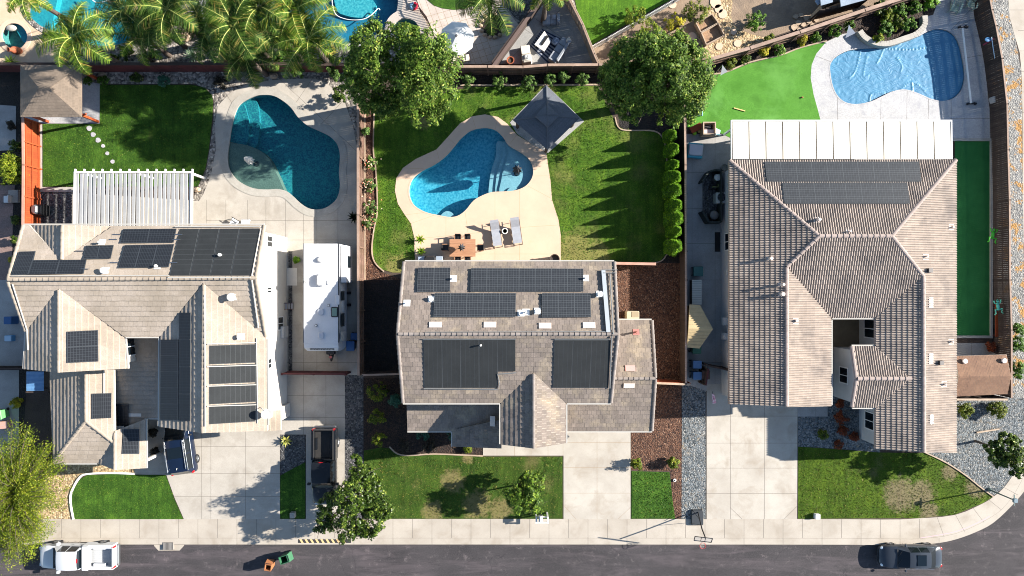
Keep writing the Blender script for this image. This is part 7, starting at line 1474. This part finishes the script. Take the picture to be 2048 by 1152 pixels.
t = empty("plant_pot", P(1021, 124, .01), 0, "round terracotta pot beside the cream armchair", "pot"); b = MB(); b.lathe(0,0,[(0,0),(.18,0),(.27,.42),(.31,.45),(.24,.45),(.22,.36),(0,.35)],18); b.build("pot", terracotta, t); b = MB(); b.cyl(0,0,.34,.36,.21,n=14); b.build("soil", soil, t)
b = MB(); b.T = Matrix.Translation(P(1111, 85, .03)); b.ell((0,0,.22),(.34,.34,.22),12,6); one("pouf", b, mat("pouf_print", '9fa9b8', '3d4a5e', 6, rough=.95), "patterned round pouf between coffee table and sofa", "pouf")
# planter boxes and stepping stones on the dirt
def planter(label, pts, h=.5):
    q = [P(x, y, h) for x, y in pts]; root = empty("planter_box", (sum(q, Vector())/4).to_tuple()[:2]+(0,), 0, label, "planter", "raised wooden planter boxes"); b = MB()
    for i in range(4): a, c = q[i], q[(i+1) % 4]; b.bar(a-Vector((0,0,h/2)), c-Vector((0,0,h/2)), .07, h)
    b.build("frame", wood_pale, root, world=True); b = MB(); b.prism([(v.x, v.y) for v in q], .02, .16); b.build("soil", mat("planter_soil", '8f6f55', 'a58564', 2.5, fine='5f4a3a', fscale=9, fmix=.5, bump=.5, bscale=12), root, world=True)
planter("raised planter box nearest the dirt path, divided from the one behind it", [(1403,65),(1437,46),(1449,70),(1413,89)]); planter("raised planter box half covered by the sprawling olive bush", [(1392,45),(1424,28),(1437,45),(1402,64)]); planter("raised planter box beside the evergreen crown", [(1330,74),(1363,55),(1378,79),(1342,98)]); planter("narrow planter box under the yellow leaved bush", [(1322,58),(1355,42),(1363,54),(1329,72)])
for i, (px, py, r, s) in enumerate(((1438,93,.3,"pale round stepping stone by the lower planter corner"),(1475,87,.3,"pale round stepping stone left of the citrus shadow"),(1384,73,.34,"pale stepping stone between the planter boxes"),(1431,6,.45,"large pale stepping slab at the top of the dirt yard"),(1437,18,.35,"pale stepping stone below the large slab"),(1445,28,.38,"pale stepping stone beside the olive bush"),(1467,64,.25,"small stepping stone in the citrus shadow"),(1345,10,.3,"stepping stone beside the yellow bush"))):
    q = P(px, py); b = MB(); b.prism([(q.x+r*(1+.1*math.sin(2*a+i))*math.cos(a), q.y+r*math.sin(a)) for a in np.linspace(0, 2*math.pi, 12, endpoint=False)], .0, .06); one("stepping_stone", b, conc_cream, s, "stepping stone", "stepping stones on the bare dirt")
rg_ = np.random.default_rng(8)
for i, (px, py) in enumerate(((1590,34),(1601,31),(1612,36),(1596,46),(1607,50),(1618,44),(1588,55),(1625,52),(1610,60),(1598,60),(1632,40))):
    q = P(px, py); r = rg_.uniform(.2, .33); b = MB(); b.prism([(q.x+r*rg_.uniform(.75,1.1)*math.cos(a), q.y+r*rg_.uniform(.6,1)*math.sin(a)) for a in np.linspace(0, 2*math.pi, 7, endpoint=False)], .0, .09); one("flagstone", b, mat("boulder_sand", ''), "loose angular flagstone in the pile below the grey shed", "flagstone", "loose flagstones heaped by the slanting fence")
# ---------------------------------------------------------------- corner property things
def shade_tip(label, pts):
    q = [P(*p) for p in pts]; c_ = sum(q, Vector())/len(q); root = empty("garden_flag", (c_.x, c_.y, 0), 0, label, "flag"); b = MB(); n = len(q); b.add([v for v in q]+[v-Vector((0,0,.02)) for v in q], [tuple(range(n)), tuple(range(2*n-1, n-1, -1))]+[(i, n+i, n+(i+1) % n, (i+1) % n) for i in range(n)]); b.build("cloth", mat("flag_cloth", 'c5c3c8', rough=.9), root, world=True)
    b = MB(); b.tube([(q[0].x, q[0].y, 0), tuple(q[0])], .02, 6); b.build("pole", chrome, root, world=True)
shade_tip("small white pennant standing by the edge of the artificial turf", [(1445,130,1.6),(1455,143,.9),(1441,151,.6)]); shade_tip("white pennant by the seat wall casting a shadow on the white deck", [(1698,50,1.8),(1711,66,1.0),(1691,76,.6)])
t = empty("soccer_goal", P(1396, 214, .03), 0, "white netted play goal with a pale teal frame in the turf corner", "goal"); b = MB(); q = [P(1388,231,.05),P(1405,231,.9),P(1405,190,.9),P(1388,190,.05)]
for a, c in zip(q, q[1:]+q[:1]): b.tube([a, c], .03, 6)
b.tube([P(1378,231,.05), P(1405,231,.05)], .03, 6); b.tube([P(1405,231,.05), P(1405,231,.9)], .03, 6); b.build("frame", mat("frame_teal", '9fd0cf', rough=.4), t, world=True); b = MB(); b.add([v-Vector((0,0,.03)) for v in q], [(0,1,2,3)]); b.build("net", mat("net_white", 'c8c8cc', rough=.9), t, world=True)
t = empty("play_kitchen", P(1412, 262, .03), 0, "wooden toy mud kitchen with coloured toys behind the white patio roof corner", "toy kitchen"); b = MB()
for x0_, x1_, y0_, y1_ in ((-.5,.5,.42,.5),(-.5,.5,-.5,-.42),(-.5,-.42,-.42,.42),(.42,.5,-.42,.42)): b.box(x0_, x1_, y0_, y1_, 0, .95)
b.build("frame", wood_pale, t); b = MB(); b.box(-.42,.42,-.05,.42,.3,.34); b.build("shelf", black_plastic, t); b = MB(); b.box(-.42,.42,-.42,-.05,.4,.7); b.build("counter", mat("toy_pale_pink", 'c7b4b0'), t)
for y in (.1, .22): b = MB(); b.bar((-.25,y,.42),(.25,y+.08,.42),.05); b.build("towel_bar", white_paint, t)
b = MB(); b.bar((-1.3,-.05,.3),(-.5,.35,.5),.5,.06); b.build("side_panel", wood_orange, t); b = MB(); b.bar((.5,-.1,.55),(1.05,-.2,.15),.45,.05); b.build("slide", mat("toy_teal", '8fc5c9', rough=.4), t)
for (px, py), m_, s in (((1388,268),mat("toy_green",'8ab82e'),"lime green toy beside the toy kitchen"),((1398,263),mat("toy_tan",'b59a5e'),"tan toy jug beside the toy kitchen"),((1381,262),mat("toy_dark",'2a2420'),"dark toy crate beside the toy kitchen")):
    b = MB(); b.T = Matrix.Translation(P(px, py, .03)); b.lathe(0,0,[(0,0),(.12,0),(.16,.25),(.06,.34),(0,.34)],10); one("toy", b, m_, s, "toy")
wt_ = empty("water_table", P(1388, 303, .02), R(-5), "teal and grey toddler water table by the fence", "water table"); b = MB(); b.rbox(-.62,.62,-.62,.62,.3,.42,.1); b.build("tray", mat("toy_teal_deep", '3f9aa8', rough=.4), wt_); b = MB(); b.rbox(-.55,.58,-.42,.48,.42,.52,.08); b.build("cover", mat("tray_grey", 'b5b3b6', rough=.5), wt_); 
for x, y in ((-.5,-.5),(.5,-.5),(.5,.5),(-.5,.5)): b = MB(); b.cyl(x, y, 0, .3, .05, n=8); b.build("leg", mat("toy_teal_deep", ''), wt_)
b = MB(); b.bar(P(1468,216,.07), P(1490,222,.07), .08, .06); one("wooden_plank", b, mat("plank_yellow", 'c9ac6e'), "short yellow wooden plank lying on the artificial turf", "plank")
b = MB(); b.T = Matrix.Translation(P(1604,195,.03)); b.ell((0,0,.06),(.09,.07,.06),8,5); one("toy_ball", b, mat("toy_brown",'8a5a34'), "tiny brown ball on the turf beside the white deck", "ball")
t = empty("air_conditioner", P(1436, 398, .02), 0, "pale air conditioner with a round black fan beside the corner house", "air conditioner"); b = MB(); b.rbox(-.42,.42,-.45,.4,.0,.9,.05); b.build("housing", mat("ac_beige", 'a9a8a3', rough=.5), t); b = MB(); b.cyl(0,.02,.9,.93,.33,n=24); g_ = b.build("fan_grille", black_plastic, t); b = MB()
for k in range(5): a = k*1.257; b.bar((.06*math.cos(a),.02+.06*math.sin(a),.94),(.3*math.cos(a+.4),.02+.3*math.sin(a+.4),.94),.12,.01)
b.build("blade", mat("fan_blade", '3a4048', rough=.4), g_)
ep = [(1405,363),(1418,343),(1432,339),(1443,341),(1443,444),(1418,444),(1405,422)]; t = empty("pump_enclosure", P(1425,392), 0, "low dark screen wall around the pool pumps beside the corner house", "enclosure"); w_ = W(ep, 1.1); b = MB()
for a, c in zip(w_[:-1], w_[1:]): b.bar((a[0],a[1],.55),(c[0],c[1],.55),.12,1.1)
b.build("screen_panel", mat("screen_green_black", '1f2724', rough=.7), t, world=True); b = MB(); b.prism(W(ep), .02, .06); b.build("floor_pad", gravel_dark, t, world=True)
t = empty("pool_filter", P(1429, 358, .05), 0, "round white capped pool filter inside the dark screen wall", "filter"); b = MB(); b.cyl(0,0,0,.8,.26,n=16); b.build("tank", mat("tank_brown", '55504c', rough=.5), t); b = MB(); b.ell((0,0,.8),(.28,.28,.12),16,6,0); b.build("lid", mat("lid_white", 'b0b0ae', rough=.5), t)
t = empty("pool_filter", P(1424, 432, .05), 0, "second pool filter with a grey lid at the lower end of the dark screen wall", "filter"); b = MB(); b.cyl(0,0,0,.6,.3,n=16); b.build("tank", mat("tank_brown", ''), t); b = MB(); b.ell((0,0,.6),(.36,.36,.1),16,6,0); b.build("lid", mat("lid_taupe", '6f6863', rough=.5), t)
t = empty("pool_pump", P(1424, 376, .05), 0, "pool pump with olive pipes between filter and air conditioner", "pump"); b = MB(); b.rbox(-.3,.3,-.15,.15,.1,.4,.06); b.build("motor", black_plastic, t); b = MB(); b.tube([(-.1,0,.4),(-.1,0,.6),(.3,0,.6),(.3,.2,.6)],.04,8); b.build("pipe", mat("pipe_olive", '7d7a4a', rough=.5), t)
b = MB(); b.T = Matrix.Translation(P(1446, 336, .02)); b.lathe(0,0,[(0,0),(.2,0),(.27,.4),(.22,.4),(.2,.34),(0,.34)],14); one("plant_pot", b, mat("pot_grey", '6f7270'), "grey pot at the upper end of the dark screen wall", "pot")
b = MB(); b.T = Matrix.Translation(P(1435, 484, .02)); b.box(-.22,.22,-.78,.78,0,.02); one("door_mat", b, black_rubber, "black door mat against the corner house side wall", "mat")
t = empty("storage_bench", P(1388, 584, .02), 0, "pale ribbed storage bench against the fence above the pointed tan shed", "bench"); b = MB(); b.rbox(-.35,.35,-.95,.95,0,.75,.03); b.build("box", mat("bench_resin_dark", '4e4c4c', rough=.6), t); b = MB()
for k in range(14): b.box(-.38,.38,-.98+k*.14,-.86+k*.14,.75,.80)
b.build("lid", mat("bench_resin", 'b9b4a6', rough=.6), t)
t = empty("garden_flag", P(1428, 812, .03), 0, "small pink and white flag on a thin pole near the side gate", "flag"); b = MB(); b.tube([P(1424,782,.05)-Vector(t.location), P(1428,800,1.2)-Vector(t.location)], .015, 6); b.build("pole", black_plastic, t); b = MB(); q = [P(1424,787,1.2),P(1429,790,1.15),P(1433,806,.8),P(1426,808,.7)]; b.add([v for v in q]+[v-Vector((.02,0,.02)) for v in q], [(0,1,2,3),(7,6,5,4)]); b.build("cloth", mat("flag_pink", 'b8617a', 'd8cfd0', 8, rough=.9), t, world=True)
# pool cover reel, pole and net
t = empty("cover_reel", P(1935, 130, .03), 0, "long silver pool cover reel on the shaded deck", "reel"); b = MB(); b.tube([P(1925,56,.5), P(1942,206,.5)], .065, 10); b.build("tube", white_metal, t, world=True)
for px, py in ((1925,55),(1942,208)):
    b = MB(); q = P(px, py, .03); b.bar((q.x-.3,q.y,.08),(q.x+.3,q.y,.08),.06); b.bar((q.x,q.y,.05),(q.x,q.y,.5),.06); b.cyl(q.x-.3,q.y,.03,.18,.09,n=10); b.cyl(q.x+.3,q.y,.03,.18,.09,n=10); b.build("stand", black_plastic, t, world=True)
t = empty("skimmer_net", P(1990, 120, .02), 0, "blue leaf net on a long pale blue pole leaning on the dark fence", "pool net"); b = MB(); b.tube([P(1983,74,1.75), P(1999,178,.2)], .03, 6); b.build("pole", mat("pole_blue", 'a9c3d6', rough=.4), t, world=True); b = MB(); q = P(1976, 79, 1.6); b.ell(tuple(q), (.26,.18,.05), 12, 5); b.build("net", mat("net_blue", '2f6f9c', rough=.6), t, world=True)
b = MB(); b.bar(P(1966,90,.9), P(1990,76,1.5), .10, .06); one("red_float_bar", b, mat("bar_red", '8a1f3a', rough=.6), "dark red pool brush bar hanging on the fence below the blue net", "brush")
t = empty("outdoor_speaker", P(1981, 203, 0), R(10), "pale beige box on a bracket against the dark fence", "box"); b = MB(); b.rbox(-.32,.3,-.25,.25,.3,.75,.05); b.build("box", mat("box_beige", 'a39f9b', rough=.6), t); b = MB(); b.box(-.05,.05,-.05,.05,0,.3); b.build("bracket", black_plastic, t)
ag = "sage green slatted garden chairs"
def adirondack(px, py, rz, label):
    m_ = mat("sage_paint", 'a3b3a0', '98a896', 3, rough=.7); root = empty("garden_chair", P(px, py, .02), R(rz), label, "garden chair", ag); b = MB()
    for k in range(6): b.bar((-.25+k*.1,-.15,.38),(-.25+k*.1,-.62,.98),.085,.02, up=(0,-1,.5))
    b.build("backrest", m_, root); b = MB()
    for k in range(5): b.bar((-.28,.32-k*.11,.34-k*.012),(.28,.32-k*.11,.34-k*.012),.09,.02)
    b.build("seat", m_, root)
    for s in (-1, 1):
        b = MB(); b.bar((s*.34,-.35,.58),(s*.34,.42,.58),.12,.025); b.build("armrest", m_, root); b = MB(); b.bar((s*.30,.4,0),(s*.30,.4,.57),.06,.04); b.build("leg", m_, root); b = MB(); b.bar((s*.30,-.6,0),(s*.30,.4,.36),.05,.1); b.build("leg", m_, root)
adirondack(1905, 18, 160, "sage green slatted chair nearer the planting bed at the top edge"); adirondack(1938, 10, 160, "sage green slatted chair nearer the dark fence at the top edge")
def lizard(px, py, h, rz, m_, label):
    q = P(px, py, h); root = empty("frog_ornament", q, R(rz), label, "ornament"); b = MB(); b.T = Matrix.Rotation(R(15), 4, 'Y'); b.ell((0,0,0),(.14,.34,.09),10,6); b.ell((0,.42,.02),(.11,.14,.08),10,6)
    for s in (-1, 1): b.tube([(s*.1,.2,0),(s*.32,.3,.02),(s*.34,.5,0)],[.05,.04,.05],6); b.tube([(s*.1,-.25,0),(s*.34,-.2,.03),(s*.30,-.5,0),(s*.42,-.6,0)],[.07,.05,.04,.05],6)
    b.build("body", m_, root, True); b = MB()
    for s in (-1, 1): b.ell((s*.07,.5,.09),(.04,.04,.04),6,4)
    b.build("eye", black_plastic, root)
    return root
lizard(1986, 470, 1.2, -8, mat("lizard_lime", '3fae1c', rough=.4), "lime green climbing frog ornament hung on the dark fence"); lizard(1996, 613, 1.3, 8, mat("lizard_mint", '5fc0a0', rough=.4), "mint green climbing frog ornament above the brown bench")
t = empty("wooden_bench", P(1988, 640, 0), 0, "long red brown wooden bench between putting green and dark fence", "bench"); b = MB(); b.box(-.22,.18,-1.3,1.3,.42,.48); b.build("seat", wood_orange, t); b = MB(); b.box(.2,.26,-1.3,1.3,.42,.95); b.build("backrest", wood_red, t)
for x, y in ((-.18,-1.2),(.2,-1.2),(.2,1.2),(-.18,1.2)): b = MB(); b.box(x-.04,x+.04,y-.04,y+.04,0,.42); b.build("leg", wood_red, t)
bush("dark red leaved plant between bench and shed", 1983, 694, .8, .35, 500, .07, lf_dry)
b = MB(); b.bar(P(1953,865,.06), P(1998,858,.06), .12, .1); one("timber_beam", b, wood_pale, "pale timber beam lying on the blue corner gravel", "beam")
# ---------------------------------------------------------------- street furniture
lamp = empty("street_lamp", P(1978, 979, .01), 0, "slim street lamp with a short cross arm at the curved corner sidewalk", "street lamp"); tip = P(2026, 998, 2.75)-Vector(lamp.location)
b = MB(); b.tube([(0,0,0),(0,0,1.3),(0,0,2.6)], [.07,.05,.045], 10); b.build("pole", mat("lamp_green_grey", '5a6a66', rough=.5), lamp)
b = MB(); b.cyl(0,0,0,.25,.16,.10,12); b.build("base", mat("lamp_green_grey", ''), lamp); b = MB(); b.bar((.0,-.42,2.62),(.0,.42,2.62),.06); b.build("arm", mat("lamp_green_grey", ''), lamp); b = MB(); b.rbox(-.16,.16,-.16,.16,2.63,2.80,.04); b.build("lamp_head", mat("lamp_head_grey", '6f7f86', rough=.4), lamp)
hp = empty("basketball_hoop", P(1392, 1034, .01), 0, "portable basketball hoop with a clear backboard leaning over the kerb", "basketball hoop"); O = Vector(hp.location)
b = MB(); b.rbox(-.42,.55,-.62,.62,0,.22,.08); b.build("base", mat("hoop_base", '2c3034', rough=.6), hp); b = MB(); p0, p1, p2 = Vector((0,.35,.2)), P(1403,1056,2.5)-O, P(1412,1074,3.0)-O
p0 = P(1396,1024,.2)-O; b.tube([p0, P(1404,1058,1.9)-O, P(1411,1076,2.85)-O], .05, 8); b.tube([P(1385,1020,.25)-O, P(1400,1040,1.2)-O], .02, 6); b.tube([P(1378,1046,.15)-O, P(1402,1050,1.6)-O], .015, 6); b.build("pole", black_plastic, hp)
bk = [P(1390,1073,3.3)-O, P(1424,1076,3.3)-O, P(1433,1086,2.35)-O, P(1395,1084,2.35)-O]
bk = [P(1390,1073,3.25)-O, P(1425,1077,3.25)-O]; dwn = [Vector((bk[0].x, bk[0].y-.0, 2.4)), Vector((bk[1].x, bk[1].y, 2.4))]; lean_ = Vector((.16,-.62,0)); dwn = [d_+lean_ for d_ in dwn]
b = MB(); 
for a, c in ((bk[0],bk[1]),(bk[1],dwn[1]),(dwn[1],dwn[0]),(dwn[0],bk[0])): b.bar(a, c, .05)
for f in (.38, .62): b.bar(bk[0].lerp(bk[1], f), dwn[0].lerp(dwn[1], f), .03)
b.build("backboard_frame", black_plastic, hp)
cl, nt_, bs_ = newmat("clear_board"); bs_.inputs["Base Color"].default_value = (.8,.85,.88,1); bs_.inputs["Alpha"].default_value = .22; bs_.inputs["Roughness"].default_value = .1
b = MB(); b.add([bk[0], bk[1], dwn[1], dwn[0]], [(0,1,2,3)]); b.build("backboard", cl, hp); md = dwn[0].lerp(dwn[1], .5)
b = MB(); rc_ = md+Vector((0,-.32,.05)); b.tube([rc_+Vector((.23*math.cos(a),.23*math.sin(a),0)) for a in np.linspace(0,2*math.pi,17)], .015, 6); b.build("rim", mat("rim_red", 'b03434', rough=.4), hp)
b = MB()
for k in range(12):
    a = k*math.pi/6; b.tube([rc_+Vector((.22*math.cos(a),.22*math.sin(a),0)), rc_+Vector((.12*math.cos(a+.5),.12*math.sin(a+.5),-.4))], .006, 4)
b.build("net", white_paint, hp)
mbx = empty("mailbox_stand", P(1083, 1028, .01), 0, "white post mailbox frame beside the middle driveway and sidewalk", "mailbox"); b = MB()
for x in (-.45,.45): b.box(x-.06,x+.06,.05,.17,0,1.05); b.box(x-.06,x+.06,-.36,.17,1.05,1.15)
b.box(-.39,.39,-.33,-.23,1.06,1.14); b.box(-.39,.39,.06,.14,.9,1.0); b.build("frame", white_paint, mbx); b = MB(); b.T = Matrix.Translation((-.12,.08,1.25)) @ Matrix.Rotation(R(90), 4, 'X'); b.lathe(0,0,[(0,-.22),(.15,-.22),(.15,.22),(0,.22)],14); b.box(-.15,.15,-.18,0,-.22,.22); b.build("mailbox", mat("mailbox_white", 'c5c5c3', rough=.5), mbx)
b = MB(); b.T = Matrix.Translation(P(587.5, 1028, .02)); b.rbox(-.20,.20,-.22,.22,0,.4,.03); one("utility_box", b, coping_m, "small grey utility box on the shaded lawn strip between driveways", "utility box")
b = MB(); b.T = Matrix.Translation(P(1632, 1031, .02)); b.rbox(-.2,.2,-.2,.2,0,.35,.03); one("utility_box", b, white_paint, "small white utility box on the corner lawn next to the sidewalk", "utility box")
b = MB(); b.T = Matrix.Translation(P(1349, 960, .02)); b.lathe(0,0,[(.1,0),(.13,.08),(.06,.1)],12); one("hose_ring", b, white_paint, "little white ring lying on the red mulch by the gravel strip", "ring")
dr = empty("storm_drain", P(338, 1091, Z_ST), 0, "storm drain grate set in the kerb in front of the left driveway", "drain"); b = MB(); b.prism([(-1.2,-.02),(-.85,-.4),(.85,-.4),(1.2,-.02),(1.2,.06),(-1.2,.06)], .0, .012); b.build("apron", conc_walk, dr); b = MB(); b.box(-.42,.42,-.25,.32,.012,.165)
b.m = 1; b.box(-.40,.40,-.28,.30,.165,.172); b.m = 0
for k in range(9): b.box(-.38+k*.095,-.33+k*.095,-.27,.29,.17,.185)
b.build("grate", [mat("grate_steel", '7f7b76', rough=.5), black_plastic], dr)
b = MB(); bl_ = P(596,1086,.012); 
b.m = 0; q0, q1 = P(596,1086,.016), P(702,1078.5,.016); b.add([(q0.x,q0.y,.012),(q1.x,q0.y,.012),(q1.x,q1.y,.012),(q0.x,q1.y,.012)], [(0,1,2,3)]); b.m = 1; x = q0.x+.1
while x < q1.x-.4: b.add([(x+.18,q0.y,.016),(x+.36,q0.y,.016),(x+.18,q1.y,.016),(x,q1.y,.016)], [(0,1,2,3)]); x += .42
tag(b.build("kerb_marking", [mat("paint_black_worn", '2b2a2a', rough=.8), mat("paint_orange_pale", 'c9a878', rough=.8)]), kind='structure')
b = MB(); ln = smooth_line(W([(1841,1076),(1911,1063),(1960,1043),(1979,1032)]), 6)
for p_, q_ in zip(ln[:-1], ln[1:]):
    p_, q_ = Vector(p_), Vector(q_); n_ = Vector((-(q_-p_).y, (q_-p_).x)).normalized()*.03; b.add([(p_.x-n_.x,p_.y-n_.y,.0135),(q_.x-n_.x,q_.y-n_.y,.0135),(q_.x+n_.x,q_.y+n_.y,.0135),(p_.x+n_.x,p_.y+n_.y,.0135)], [(0,1,2,3)])
tag(b.build("pink_road_marking", mat("paint_pink", 'b89aa0', rough=.8)), kind='structure')
